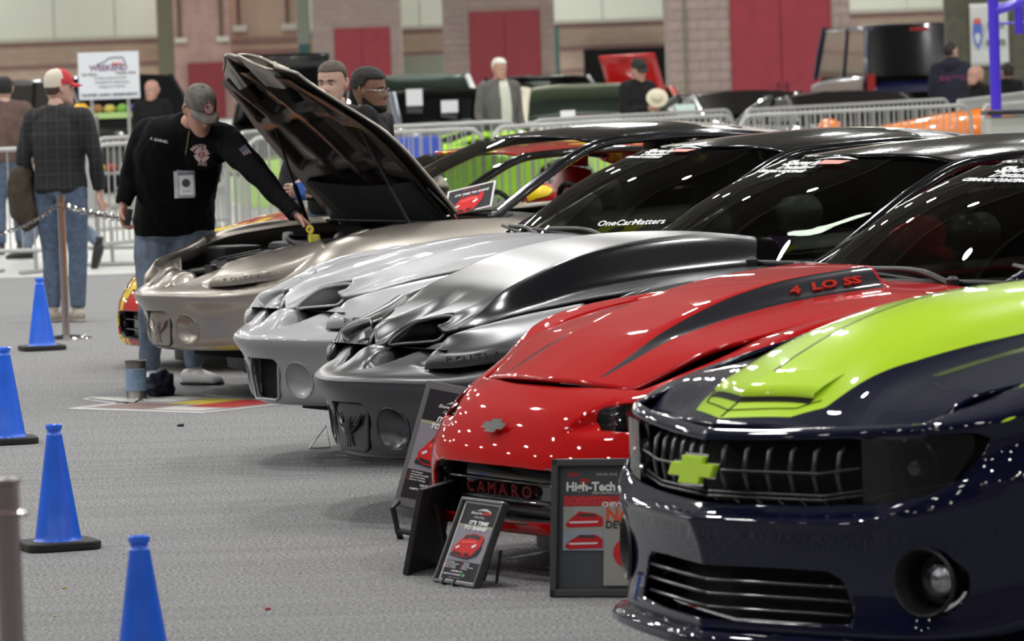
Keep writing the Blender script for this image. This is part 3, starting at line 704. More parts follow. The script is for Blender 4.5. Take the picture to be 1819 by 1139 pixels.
    mirror(root, .84, 2.08, 1.03, paint, 1); mirror(root, -.84, 2.08, 1.03, paint, -1)
    for s in (-1, 1):
        wheel(root, s * .79, 1.08, .312, z=.312 + zg); wheel(root, s * .79, 3.65, .312, z=.312 + zg)
    return dict(body=body, hood=hood, ws=ws)
def smooth_closed(P, k=4):
    P = np.asarray(P, float); Q = np.concatenate([P[-1:], P, P[:2]]); out = []
    for i in range(1, len(Q) - 2):
        for t in np.linspace(0, 1, k, endpoint=False):
            a, b, c, d = Q[i - 1], Q[i], Q[i + 1], Q[i + 2]
            out.append(.5 * ((2 * b) + (c - a) * t + (2 * a - 5 * b + 4 * c - d) * t * t + (3 * b - a - 3 * c + d) * t ** 3))
    return np.array(out)
def rotate_about(o, p, ang):
    o.matrix_local = Matrix.Translation(p) @ Matrix.Rotation(ang, 4, 'X') @ Matrix.Translation(-Vector(p))

P_PEWTER = flake(mat('pewter_metallic', (.33, .30, .265), .36, .85, .7, .05))
P_SILVER = flake(mat('silver_metallic', (.37, .37, .385), .48, .75, .8, .05))
P_SATIN = flake(mat('satin_grey_metallic', (.115, .115, .12), .31, .95, .1, .3), .06)
P_SATIN_HOOD = mix_by_attr(flake(mat('satin_grey_hood', (.115, .115, .12), .31, .95, .1, .3), .06), 'side_black', (.005, .005, .007), rough=.16, metal=0.)

car1 = car_root('pewter_coupe', 280, 583, .44, 28.5, 'pewter coupe with its hood propped open and a bird crest on the nose', group='cars in the front row', k=1.04)
c1 = fbird(car1, 'twin', P_PEWTER, M_GLOSSBLK, P_PEWTER, 'cover', open_hood=1, zg=.066, ws_glass=glass('clear_tint', (.62, .66, .60), 1.5), side_glass=False)
def open_bay(root, hood):
    # inner panel of the raised hood: frame of ribs on a dark skin
    M_IN = add_noise(mat('hood_inner_panel', (.030, .024, .022), .38, .3, .4, .2), 6., .35)
    G = []
    for b in np.linspace(.24, 1.37, 60):
        w_ = float(itp(b, FB_EDGE)) - .025; row = []
        for t in np.linspace(-1, 1, 61):
            l = t * w_; bb = b + .2 * abs(l) * (1 - (b - .24) / 1.13); a = abs(l); z = float(fb_hood_z(l, bb, 'twin')) - .030
            rib = max(float(sstep(.035, .0, abs(a - .30 - .05 * sin(b * 3)) - .03)), float(sstep(.03, 0, abs(b - .62) - .035)), float(sstep(.03, 0, abs(b - 1.02) - .04)), float(sstep(.8, .86, abs(t))), float(sstep(.05, .0, b - .27)), float(sstep(.03, 0, a - .03)))
            row.append((l, bb, z - .028 * rib + .02 * (1 - rib)))
        G.append(row)
    V, F = grid_mesh(np.array(G)); mesh('hood_inner_panel', V, F, M_IN, hood)
    V, F = grid_mesh(np.array([[(x, 1.08 + .05 * cos(x * 2), .86 - .01), (x, 1.36, .89 - .01), (x, 1.38, .86)] for x in np.linspace(-.6, .6, 13)])); o = mesh('insulation_edge', V, F, M_DARK, hood); solid(o, .02)
    # bay: walls, engine cover, air box, battery, hoses, caps
    bay = MB(); bay.box((0, .85, .50), (1.2, 1.1, .03)); [bay.box((s * .61, .98, .62), (.04, .8, .34)) for s in (-1, 1)]; bay.box((0, 1.38, .68), (1.3, .04, .40)); bay.box((0, .34, .60), (.9, .04, .16))
    bb = bay.build('engine_bay', M_DARK, root)
    m = MB(); m.box((.12, .52, .735), (.62, .26, .085), rx=radians(8)); e = m.build('air_box', M_BLACK, root); bevel(e, .02)
    for k in range(5): MBk = MB(); MBk.box((-.1 + .11 * k, .52, .784), (.02, .25, .012), rx=radians(8)); MBk.build('air_box_rib', M_BLACK, e)
    m = MB(); m.box((.02, .95, .77), (.52, .42, .14)); e2 = m.build('engine_cover', mat('engine_plastic', (.03, .03, .032), .4), root); bevel(e2, .03)
    m = MB(); m.box((-.46, .66, .74), (.22, .22, .16)); b3 = m.build('battery', M_BLACK, root); bevel(b3, .01)
    m = MB(); m.tube(smooth_path([(.3, .62, .76), (.36, .75, .8), (.3, .9, .82), (.12, 1.0, .84)], 6), .045, 12); m.build('intake_hose', M_BLACK, root, True)
    for k, (x, y, c) in enumerate(((.42, .95, (.5, .08, .1)), (.25, .78, (.55, .5, .08)), (-.3, .9, (.4, .4, .4)))):
        m = MB(); m.lathe([(.03, -.05), (.032, 0), (.026, .02), (.001, .022)], 16, (x, y, .86)); m.build('filler_cap', mat('cap_%d' % k, c, .4), root, True)
    m = MB(); m.tube(smooth_path([(-.3, 1.0, .85), (-.1, .8, .86), (.2, .72, .83), (.45, .82, .8), (.5, 1.1, .82)], 6), .012, 8); m.build('wiring_loom', M_BLACK, root, True)
    m = MB(); m.tube([(-.3, .33, .70), (.05, .33, .73), (.35, .37, .72)], .018, 8); m.box((.0, .32, .72), (.09, .05, .05)); m.build('hood_latch', M_BLACK, root, True)
    for s in (-1, 1):
        a = Vector((s * .60, 1.18, .86)); pb_ = Vector((0, 1.41, .925)); q = Vector((s * .48, .72, .86)); q = Matrix.Rotation(-radians(52), 3, 'X') @ (q - pb_) + pb_
        mid = a.lerp(q, .45); m = MB(); m.tube([a, mid], .013, 10); m.tube([mid, q], .007, 8); m.build('hood_strut', M_BLACK, root, True)
    for s in (-1, 1):
        pb_ = Vector((0, 1.41, .925)); m = MB(); P_ = [Vector((s * .665, 1.15, .88)), Vector((s * .67, 1.3, .90))]; P_ = [Matrix.Rotation(-radians(52), 3, 'X') @ (p - pb_) + pb_ for p in P_] + [Vector((s * .68, 1.40, .90))]
        m.tube(P_, .022, 8, flat=.4); m.build('hood_hinge', M_CHROME, root, True)
open_bay(car1, c1['hood'])
rotate_about(c1['hood'], (0, 1.41, .925), -radians(52))
car2 = car_root('silver_coupe', 466, 672, .44, 28.5, 'silver coupe with twin nostril hood and an open black mouth', group='cars in the front row', k=1.04)
c2 = fbird(car2, 'twin', P_SILVER, M_GLOSSBLK, P_SILVER, 'open', zg=.066)
car3 = car_root('dark_grey_coupe', 620, 757, .44, 28.5, 'satin dark grey coupe with tall cowl hood with black sides', group='cars in the front row', k=1.06)
c3 = fbird(car3, 'satin', P_SATIN, M_GLOSSBLK, None, 'cover', hood_m=P_SATIN_HOOD)
# ------------------------------------------------------------------ red coupe: smooth nose, single wide mouth, raised cowl hood
def rows_np(R): return np.array([R[k] for k in sorted(R)], float)
REAR = {  # shared rear part of the shells: columns from the front wheel back
 0: [(.87, 1.05, .28), (.86, 1.5, .24), (.84, 2.3, .2), (.86, 3.2, .2), (.86, 3.7, .24), (.78, 4.5, .3), (.45, 4.72, .34), (0, 4.74, .34)],
 1: [(.89, 1.05, .275), (.88, 1.5, .235), (.87, 2.3, .2), (.89, 3.2, .2), (.89, 3.7, .24), (.81, 4.56, .3), (.47, 4.8, .34), (0, 4.82, .34)],
 2: [(.905, 1.05, .33), (.895, 1.5, .30), (.885, 2.3, .27), (.905, 3.2, .28), (.905, 3.7, .31), (.83, 4.6, .36), (.49, 4.85, .4), (0, 4.87, .4)],
 3: [(.915, 1.05, .43), (.905, 1.5, .42), (.895, 2.3, .40), (.915, 3.2, .42), (.915, 3.7, .44), (.84, 4.62, .47), (.5, 4.87, .5), (0, 4.9, .5)],
 4: [(.922, 1.05, .54), (.912, 1.5, .54), (.902, 2.3, .53), (.925, 3.2, .56), (.925, 3.7, .58), (.85, 4.62, .58), (.5, 4.86, .6), (0, 4.89, .6)],
 5: [(.918, 1.05, .66), (.908, 1.5, .66), (.9, 2.3, .66), (.923, 3.2, .70), (.923, 3.7, .72), (.845, 4.61, .7), (.5, 4.85, .7), (0, 4.88, .7)],
 6: [(.905, 1.05, .78), (.9, 1.5, .79), (.89, 2.3, .80), (.915, 3.2, .84), (.91, 3.7, .86), (.83, 4.58, .84), (.49, 4.82, .82), (0, 4.85, .82)],
 7: [(.845, 1.05, .895), (.845, 1.5, .905), (.84, 2.3, .91), (.87, 3.2, .945), (.86, 3.7, .965), (.78, 4.5, .955), (.46, 4.74, .94), (0, 4.77, .94)],
 8: [(.755, 1.05, .925), (.76, 1.5, .932), (.76, 2.3, .94), (.78, 3.2, .98), (.77, 3.7, 1.0), (.70, 4.42, 1.0), (.42, 4.62, .985), (0, 4.65, .985)],
 9: [(.40, 1.05, .90), (.40, 1.5, .91), (.40, 2.3, .92), (.42, 3.2, .99), (.42, 3.7, 1.02), (.35, 4.2, 1.025), (.2, 4.36, 1.01), (0, 4.38, 1.01)],
 10: [(0, 1.05, .89), (0, 1.5, .90), (0, 2.3, .92), (0, 3.2, .99), (0, 3.7, 1.02), (0, 4.1, 1.03), (0, 4.2, 1.02), (0, 4.22, 1.02)]}
def shell(front, nu=None, nv=None, dz=0., rear_dz=0.):
    rows = []
    for k in range(11):
        rows.append(list(front[k]) + [(x, y, z + rear_dz) for x, y, z in REAR[k]])
    G = surf(np.array(rows, float), nu or [16, 16, 16, 14, 12, 10, 8, 8, 5, 5, 4, 4, 6, 4], nv or [4, 10, 12, 12, 10, 10, 8, 8, 6, 3], mu0=MIR, mu1=MIR, mv1=MIR)
    V, F = grid_mesh(G); return both(V, F)
def sym(half):
    """closed symmetric polygon from its right half listed top centre to bottom centre"""
    return [(x, z) for x, z in half] + [(-x, z) for x, z in half[::-1] if x > 1e-6]
def cut_common(V, F, hood_fn, b0=.2, cabin=(1.47, 3.95), zw=False):
    sd = hood_fn(V); V, F, _ = clip(V, F, -sd)
    cab = np.minimum(np.minimum(.735 - np.abs(V[:, 0]), V[:, 1] - cabin[0]), cabin[1] - V[:, 1]); V, F, _ = clip(V, F, -np.where(V[:, 2] > .8, cab, -1))
    for wb, wr in ((1.06, .365), (3.65, .365)):
        zc_ = .40 if zw else .33
        V, F, _ = clip(V, F, -np.where(np.abs(V[:, 0]) > .6, wr - np.hypot(V[:, 1] - wb, V[:, 2] - zc_), -1))
    return V, F
GH = dict(base=[(0, 1.41, .962), (.25, 1.43, .962), (.5, 1.49, .96), (.71, 1.61, .952)], head=[(0, 2.0, 1.322), (.22, 2.03, 1.319), (.43, 2.13, 1.307), (.56, 2.29, 1.283)],
    roofc=[(0, 2.0, 1.32), (0, 2.4, 1.352), (0, 2.85, 1.372), (0, 3.2, 1.356), (0, 3.5, 1.318)], roofe=[(.56, 2.29, 1.281), (.565, 2.55, 1.305), (.57, 2.9, 1.315), (.575, 3.2, 1.295), (.58, 3.5, 1.255)],
    rearc=[(0, 3.5, 1.315), (.2, 3.5, 1.31), (.4, 3.5, 1.295), (.56, 3.5, 1.255)], reare=[(0, 4.25, 1.03), (.25, 4.25, 1.03), (.5, 4.2, 1.02), (.68, 4.05, 1.0)])
def cowl(root, b=1.34, z=.915):
    V, F = grid_mesh(np.array([[(x, b, z), (x, b + .08 + .18 * (x / .74) ** 2, z + .01), (x, b + .13 + .2 * (x / .74) ** 2, z + .03)] for x in np.linspace(-.74, .74, 13)])); o = mesh('cowl_panel', V, F, M_BLACK, root); solid(o, .01)
    wiper(root, (.45, b + .1, z + .04), (-.05, b + .08, z + .075)); wiper(root, (-.12, b + .08, z + .035), (-.6, b + .19, z + .075))
def insert_from(V, F, sd, name, m, root, off=(0, 0, 0)):
    Vi, Fi, _ = clip(V, F, sd); return mesh(name, Vi + np.array(off), Fi, m, root) if len(Fi) else None

P_RED = mat('red_paint', (.50, .003, .004), .5, 0., .9, .02, .03)
P_RED_HOOD = mix_by_attr(mat('red_hood_paint', (.50, .003, .004), .5, 0., .9, .02, .03), 'accent', (.022, .022, .028), rough=.3)
RED_L = mat('red_lettering', (.15, .010, .010), .4, coat=.3)

def red_coupe(root, P_RED=P_RED, P_RED_HOOD=P_RED_HOOD, marked=True, roof=M_GLOSSBLK, ws_glass=M_GLASS, seats=None, side_glass=True):
    R = {
    0: [(0, .12, .238), (.2, .13, .238), (.4, .16, .238), (.56, .22, .24), (.69, .32, .245), (.79, .46, .25), (.85, .66, .27)],
    1: [(0, .0, .236), (.2, .01, .236), (.4, .035, .236), (.57, .10, .238), (.70, .2, .245), (.81, .37, .25), (.875, .62, .27)],
    2: [(0, -.04, .262), (.2, -.032, .262), (.4, -.005, .263), (.58, .065, .268), (.715, .17, .28), (.825, .345, .295), (.89, .6, .315)],
    3: [(0, -.05, .36), (.2, -.042, .36), (.4, -.015, .36), (.585, .055, .365), (.725, .16, .38), (.835, .335, .395), (.9, .59, .42)],
    4: [(0, -.045, .458), (.2, -.037, .458), (.4, -.01, .459), (.585, .06, .465), (.73, .165, .48), (.845, .335, .50), (.91, .59, .53)],
    5: [(0, -.02, .53), (.2, -.012, .531), (.4, .018, .533), (.58, .09, .54), (.725, .195, .555), (.845, .355, .585), (.908, .6, .64)],
    6: [(0, .025, .605), (.195, .033, .606), (.39, .062, .609), (.565, .135, .615), (.705, .24, .63), (.825, .40, .675), (.89, .62, .76)],
    7: [(0, .085, .658), (.185, .095, .66), (.37, .122, .664), (.54, .195, .672), (.675, .30, .69), (.78, .455, .75), (.83, .65, .852)],
    8: [(0, .16, .70), (.16, .17, .70), (.32, .2, .705), (.46, .275, .72), (.58, .375, .755), (.68, .51, .81), (.745, .68, .874)],
    9: [(0, .3, .74), (.1, .31, .74), (.2, .34, .745), (.28, .40, .765), (.34, .48, .785), (.38, .6, .82), (.395, .75, .85)],
    10: [(0, .4, .75), (0, .42, .752), (0, .46, .76), (0, .52, .775), (0, .6, .795), (0, .7, .82), (0, .82, .85)]}
    V, F = shell(R)
    grille = sym([(0, .452), (.2, .452), (.36, .449), (.44, .438), (.485, .405), (.49, .35), (.46, .305), (.40, .284), (.2, .278), (0, .277)])
    lampP = [(.45, .60), (.50, .575), (.62, .572), (.74, .60), (.79, .655), (.775, .69), (.66, .672), (.52, .655), (.46, .64)]
    fr = V[:, 1] < .5
    V, F, _ = clip(V, F, -np.where((V[:, 1] < .25) & (V[:, 2] < .5), sd_poly(V[:, [0, 2]], grille), -1))
    # red hollow that leads into the headlamp
    P = np.abs(V[:, 0]); sd = sd_poly(np.stack([P, V[:, 2]], 1), [(.36, .56), (.46, .545), (.6, .55), (.5, .68), (.42, .63)])
    V[:, 1] += np.where((V[:, 1] < .3), sstep(0, .05, sd) * .035, 0)
    P = np.abs(V[:, 0]); sdl = np.where(V[:, 1] < .5, sd_poly(np.stack([P, V[:, 2]], 1), lampP), -1)
    lens = clip(V, F, sdl); V, F, _ = clip(V, F, -sdl)
    edge = [(.15, .48), (.3, .56), (.45, .635), (.6, .675), (.8, .70), (1.45, .715)]
    def hood_sd(V): return np.where(V[:, 2] > .62, np.minimum(np.minimum(itp(V[:, 1], edge) + .003 - np.abs(V[:, 0]), V[:, 1] - .145 - .3 * V[:, 0] ** 2), 1.45 - V[:, 1]), -1)
    V, F = cut_common(V, F, hood_sd, zw=True)
    b = mesh('body', V, F, P_RED, root); solid(b, .012)
    # headlamps
    for s in (1, -1):
        q = lens[0][:, 0] * s; Vl, Fl, _ = clip(lens[0], lens[1], q)
        o = mesh('headlamp', Vl + np.array([0, .001, 0]), Fl, M_LENS, root)
        Vb = Vl.copy(); cc = Vb.mean(0); Vb = (Vb - cc) * .98 + cc + np.array([0, .07, 0]); mesh('lamp_bucket', Vb, Fl, M_BLACK, o)
        for k, (lx, lb) in enumerate(((.56, .19), (.69, .29))):
            m = MB(); m.lathe([(.012, .04), (.03, .03), (.045, 0)], 18, axis='Y', cap=False); m.build('reflector', M_LAMP, o, True, mtx=Matrix.Translation((s * lx, lb, .625)) @ Matrix.Rotation(s * .4, 4, 'Z'))
    # mouth: dark backing, round end pockets, cross bars and red lettering
    m = MB(); m.box((0, .16, .365), (1.0, .02, .19)); m.build('mouth_backing', M_DARK, root)
    Vg, Fg = grid_mesh(np.array([[(x, y, z), (x * .95, y + .13, .365 + (z - .365) * .9)] for x, y, z in [(p[0], float(itp(abs(p[0]), [(0, -.045), (.2, -.037), (.4, -.012), (.5, .022)])), p[1]) for p in grille + grille[:1]]])); o = mesh('mouth_wall', Vg, Fg, M_BLACK, root); solid(o, .006)
    gr = mesh('mouth_insert', *grid_mesh(np.array([[(x, .03 + .12 * x * x, z) for x in np.linspace(-.36, .36, 13)] for z in (.29, .33, .345, .385, .40, .44)])), M_GLOSSBLK, root); solid(gr, .01)
    for z in (.335, .395):
        V, F = sweep([(x, .015 + .12 * x * x, z) for x in np.linspace(-.46, .46, 15)], .01, 8, flat=.6); mesh('cross_bar', V, F, M_GLOSSBLK, gr)
    for s in (-1, 1):
        for z in (.31, .365, .42):
            m = MB(); m.lathe([(.036, -.03), (.04, -.01), (.032, .0), (.026, .03), (.001, .035)], 18, axis='Y', cap=False); m.build('air_pocket', M_GLOSSBLK, gr, True, mtx=Matrix.Translation((s * .43, .05, z)))
    for k, ch in enumerate('CAMARO' if marked else ''):
        Vt, Ft = text_mesh(ch, .055, 0, .004, sx=1.45); x = -.235 + k * .078
        mesh('raised_letter', xform(Vt, frame_mtx((x, .012 + .12 * x * x, .366), (1, .24 * x, 0), (0, -1, 0))), Ft, RED_L, gr, False)
    # emblem
    bow = bowtie(.15, .048); Vb, Fb = prism(bow, 0, .008)
    mt = frame_mtx((0, -.012, .572), (1, 0, 0), (0, -.83, .55)); o = mesh('nose_emblem', xform(Vb, mt), Fb, M_CHROME, root, False); bevel(o, .002)
    m = MB(); pts = [(-.6, .5, .2), (-.4, .36, .2), (0, .3, .2), (.4, .36, .2), (.6, .5, .2)]
    V, F = grid_mesh(np.array([[(x, y, .25) for x, y, _ in smooth_path(pts, 4)], [(x, y, .13) for x, y, _ in smooth_path(pts, 4)]])); m.add(V, F); o = m.build('air_dam', M_BLACK, root); solid(o, .015)
    m = MB(); m.box((0, 1.1, .26), (1.3, 1.3, .03)); [m.box((s * .6, .95, .5), (.03, .8, .4)) for s in (-1, 1)]; m.box((0, .45, .5), (1.1, .03, .3)); m.build('inner_structure', M_DARK, root)
    # hood
    def hz(l, b):
        w_ = itp(b, edge); q = np.clip(np.abs(l) / w_, 0, 1)
        z0 = itp(b, [(.12, .682), (.17, .706), (.3, .764), (.44, .815), (.57, .85), (.72, .884), (.85, .906), (1.18, .938), (1.45, .95)]) + .018 * (1 - q ** 2) - .012 * q ** 6 - .036 * q ** 2 * (1 - sstep(.22, .50, b))
        A = itp(b, [(.14, .0), (.25, .006), (.44, .026), (.62, .044), (.82, .056), (1.2, .064), (1.28, .064)])
        return z0 + A * (1 - sstep(.215, .335, np.abs(l))) * (1 - sstep(1.27, 1.285, b))
    Bs = np.concatenate([np.linspace(.15, 1.262, 80), np.linspace(1.266, 1.29, 7), np.linspace(1.30, 1.42, 8)]); T = np.linspace(-1, 1, 101); HV = []
    for b_ in Bs:
        row = []
        for t in T:
            w_ = float(itp(b_, edge)); l = t * w_; bb = b_ + (.3 * l * l + .0) * (1 - min(1, (b_ - .15) / .9)) - .10 * (l / .7) ** 2 * sstep(1.1, 1.42, b_) * 0
            row.append((l, bb, float(hz(l, bb))))
        HV.append(row)
    G = np.array(HV); V, F = grid_mesh(G); a = np.abs(V[:, 0])
    lo = itp(V[:, 1], [(.17, .30), (.3, .325), (.6, .333), (1.3, .336)]); hi = itp(V[:, 1], [(.17, .30), (.3, .292), (.45, .268), (.7, .24), (1.0, .225), (1.3, .222)])
    acc = np.minimum(np.minimum(a - hi, lo - a), 1.262 - V[:, 1])
    h = mesh('hood', V, F, P_RED_HOOD, root, attrs={'accent': acc}); solid(h, .014)
    for s in ((1,) if marked else ()):
        for k, tx in enumerate(('4', 'LO', 'SS')):
            Vt, Ft = text_mesh(tx, .05, .25, .005, sx=1.5, bold=.002); bb = (.94, 1.05, 1.155)[k]; l0 = .285
            p = Vector((s * l0, bb, float(hz(l0, bb)) + .002)); dx = Vector((0, 1, float(hz(l0, bb + .05) - hz(l0, bb - .05)) / .1)) * s
            tn = Vector((s * .06, 0, float(hz(l0 + .03, bb) - hz(l0 - .03, bb)))); nn = tn.cross(dx) if s > 0 else dx.cross(tn)
            nn = Vector((s * abs(nn.x), nn.y, abs(nn.z))); mesh('raised_numeral', xform(Vt, frame_mtx(p, dx, nn)), Ft, mat('bright_red_badge', (.6, .03, .02), .15, .3, 1.), h, False)
    V, F = grid_mesh(np.array([[(x, 1.283, .945 + .0 * x), (x, 1.283, 1.0)] for x in np.linspace(-.2, .2, 5)])); mesh('cowl_opening', V, F, M_DARK, h)
    cowl(root)
    ws = greenhouse(root, GH['base'], GH['head'], GH['roofc'], GH['roofe'], GH['rearc'], GH['reare'], roof, M_GLOSSBLK, ws_glass, P_RED, 3.3, side_glass, ttop=marked)
    interior(root, 1.55, 3.6, .73, .34, .93, .93, red=seats); mirror(root, .84, 2.2, 1.04, P_RED, 1); mirror(root, -.84, 2.2, 1.04, P_RED, -1)
    for s in (-1, 1): wheel(root, s * .79, 1.06, .312, z=.41); wheel(root, s * .79, 3.65, .312, z=.41)
def bowtie(w, h):
    a, c, t, k = w / 2, w * .19, h / 2, h * .24
    return [(-c - .0, t), (c + w * .09, t), (c + w * .05, k), (a, k), (a - w * .09, -k), (c, -k), (c - w * .03, -t), (-c - w * .09, -t), (-c - w * .05, -k), (-a, -k), (-a + w * .09, k), (-c, k)]
car4 = car_root('red_coupe', 885, 755, .575, 28, 'red coupe with black accents on a raised hood, mouth marked in red letters', group='cars in the front row', k=1.06)
red_coupe(car4)

# ------------------------------------------------------------------ navy muscle car with lime bonnet stripe
P_NAVY = mat('navy_paint', (.003, .004, .026), .5, 0., 1., .02, .04)
LIME = (.60, .92, .04)
P_LIME = mat('lime_paint', LIME, .5, 0., 1., .03, .08)
P_NAVY_HOOD = mat('navy_hood_paint', (.003, .004, .026), .5, 0., 1., .02, .04)
mix_by_attr(P_NAVY_HOOD, 'lime', LIME, metal=0., rough=.3); mix_by_attr(P_NAVY_HOOD, 'pin', (.01, .01, .015)); mix_by_attr(P_NAVY_HOOD, 'mid', (.008, .008, .012), width=.0065)
def navy_car(root):
    pb = lambda l: float(itp(l, [(0, 0), (.2, .05), (.4, .105), (.6, .168), (.75, .24), (.86, .37), (.93, .6)]))
    cols = [0, .2, .4, .6, .745, .845, .915]
    def row(off, zs, ins=0.): return [(max(0, l - ins * (l / .9)) if l else 0, (pb(l) + off), z) for l, z in zip(cols, zs)]
    R = {
    0: row(.12, [.14] * 4 + [.145, .16, .2], .04), 1: row(.0, [.135] * 4 + [.14, .155, .2]),
    2: row(.0, [.21, .21, .21, .212, .215, .23, .28]), 3: row(.005, [.325, .325, .326, .33, .335, .35, .39]),
    4: row(-.02, [.415, .415, .418, .425, .435, .455, .50]), 5: row(-.028, [.458, .459, .463, .475, .50, .535, .585]),
    6: row(.012, [.49, .491, .495, .512, .55, .60, .66], .005), 7: row(.03, [.59, .592, .597, .61, .635, .665, .72], .008),
    8: row(.02, [.672, .676, .684, .694, .702, .712, .76], .012), 9: row(.05, [.70, .704, .712, .722, .735, .752, .80], .04),
    10: [(0, .06, .703), (.17, .14, .72), (.33, .22, .738), (.48, .31, .75), (.58, .40, .77), (.66, .52, .80), (.72, .72, .86)]}
    # hood and fender top run further in on this shell
    rear = {k: list(REAR[k]) for k in REAR}
    R2 = [list(R[k]) + list(rear[k]) for k in range(11)]
    R2[7][7] = (.915, 1.0, .80); R2[8][7] = (.885, 1.02, .875); R2[9][7] = (.82, 1.03, .905); R2[10][7] = (.72, 1.05, .915)
    R2[8][8] = (.87, 1.5, .91); R2[9][8] = (.81, 1.5, .935); R2[10][8] = (.72, 1.5, .94)
    for k in (9, 10):
        for c in range(9, 15): R2[k][c] = rear[k][c - 7]
    R2[10] = [tuple(p) for p in R2[10][:9]] + [(.6, 2.3, .94), (.62, 3.2, .985), (.6, 3.7, 1.01), (.5, 4.3, 1.015), (.3, 4.5, 1.0), (0, 4.52, 1.0)]
    G = surf(np.array(R2, float), [18, 18, 18, 16, 12, 12, 8, 8, 5, 5, 4, 4, 6, 4], [4, 8, 10, 10, 8, 8, 10, 10, 6, 6], mu0=None, mu1=MIR)
    V, F = grid_mesh(G); V, F = both(V, F)
    grille = sym([(0, .668), (.2, .672), (.4, .679), (.6, .689), (.75, .698), (.825, .70), (.845, .685), (.835, .645), (.80, .575), (.74, .535), (.62, .513), (.4, .500), (.2, .496), (0, .495)])
    low = sym([(0, .322), (.3, .325), (.44, .322), (.485, .30), (.525, .215), (.52, .185), (.3, .176), (0, .174)])
    fogc = (.735, .305)
    fr = (V[:, 1] < .55)
    V, F, _ = clip(V, F, -np.where((V[:, 1] < .5) & (V[:, 2] > .47) & (V[:, 2] < .73), sd_poly(V[:, [0, 2]], grille), -1))
    V, F, _ = clip(V, F, -np.where((V[:, 1] < .5), sd_poly(V[:, [0, 2]], low), -1))
    V, F, _ = clip(V, F, -np.where(V[:, 1] < .5, .088 - np.hypot((np.abs(V[:, 0]) - fogc[0]) * 1.05, V[:, 2] - fogc[1]), -1))
    # crease that runs off the corner
    k = np.exp(-((V[:, 2] - (.455 + .12 * sstep(.55, .9, np.abs(V[:, 0])))) / .012) ** 2) * (V[:, 1] < 1.2); V[:, 1] -= .008 * k * (V[:, 1] < .45)
    edge = [(.02, .70), (.2, .70), (.35, .715), (.6, .735), (1.0, .74), (1.45, .74)]
    def hood_sd(V): return np.where(V[:, 2] > .66, np.minimum(np.minimum(itp(V[:, 1], edge) + .003 - np.abs(V[:, 0]), V[:, 1] - np.array([pb(min(.9, abs(x))) for x in V[:, 0]]) - .05), 1.55 - V[:, 1]), -1)
    V, F = cut_common(V, F, hood_sd, cabin=(1.5, 3.95))
    o = mesh('body', V, F, P_NAVY, root); solid(o, .014)
    # fender flash in lime
    m = MB(); m.tube(smooth_path([(.868, .40, .728), (.872, .5, .758), (.875, .62, .795), (.873, .8, .838)], 5), [.003] + [.011] * 15, 8, flat=.35); m.build('fender_stripe', P_LIME, root, True)
    # grille: dark net of fins and two bars, bowtie, lamps
    gb = mesh('grille', *grid_mesh(np.array([[(x, pb(abs(x)) + .10, z) for x in np.linspace(-.83, .83, 35)] for z in (.49, .6, .71)])), M_DARK, root)
    M_FIN = mat('grille_fin', (.016, .016, .018), .3, coat=.5); M_BAR = mat('grille_bar', (.045, .045, .048), .28, .5)
    for s in (-1, 1):
        for l in (.055, .135, .215, .295, .375, .455):
            V, F = sweep([(s * l, pb(l) + .085, .495), (s * l, pb(l) + .04, .53), (s * l, pb(l) + .03, .585), (s * l, pb(l) + .04, .64), (s * l, pb(l) + .085, .685)], .011, 6, True, .5); mesh('grille_fin', V, F, M_FIN, gb)
        for z, o_ in ((.585, .022), (.512, .03), (.524, .034)):
            V, F = sweep([(s * l, pb(l) + o_, z + .02 * (l > .5)) for l in (0, .2, .4, .54)], .0045, 6); mesh('grille_bar', V, F, M_BAR, gb)
        m = MB(); m.lathe([(.001, .05), (.05, .045), (.075, .015), (.082, -.01), (.076, -.015), (.07, .01)], 28, axis='Y', cap=False)
        HM = Matrix.Translation((s * .665, pb(.665) + .07, .605)) @ Matrix.Rotation(s * .34, 4, 'Z'); hl = m.build('headlamp', M_FIN, root, True, mtx=HM)
        m = MB(); m.lathe([(.001, -.012), (.02, -.008), (.03, .02)], 18, axis='Y', cap=False); m.build('projector', M_LAMP, hl, True)
        V, F = sweep([(s * l, pb(l) + .03, .52 + .05 * (l - .55) / .25) for l in (.56, .65, .74, .8)], .006, 6); mesh('lamp_bar', V, F, M_BAR, hl, mtx=HM.inverted())
        P = [(.555, .512), (.69, .522), (.79, .572), (.835, .66), (.83, .692), (.70, .69), (.555, .684)]
        V, F = grid_mesh(np.array([[(s * l, pb(l) + .012, z0 + (z1 - z0) * t) for t in np.linspace(0, 1, 6)] for l, z0, z1 in ((.555, .511, .684), (.62, .514, .688), (.69, .522, .692), (.75, .54, .696), (.80, .578, .698), (.835, .655, .697))])); mesh('lamp_lens', V, F, M_LENS_SMOKE, hl, mtx=HM.inverted())
    Vb, Fb = prism(bowtie(.235, .078), 0, .014)
    bw = mesh('bowtie_emblem', xform(Vb, frame_mtx((0, -.012, .587), (1, 0, 0), (0, -1, .04))), Fb, P_LIME, root, False); bevel(bw, .003)
    Vb, Fb = prism(bowtie(.25, .09), 0, .008); mesh('emblem_rim', xform(Vb, frame_mtx((0, -.003, .587), (1, 0, 0), (0, -1, .04))), Fb, M_CHROME, bw, False)
    # lower intake with slats
    lg = mesh('lower_grille', *grid_mesh(np.array([[(x, pb(abs(x)) + .11, z) for x in np.linspace(-.56, .56, 25)] for z in (.165, .25, .335)])), M_DARK, root)
    for z in (.205, .243, .281):
        for s in (-1, 1):
            V, F = sweep([(s * l, pb(l) + .02, z) for l in (0, .13, .26, .39, .5)], .008, 8, True, .7); mesh('slat', V, F, M_FIN, lg)
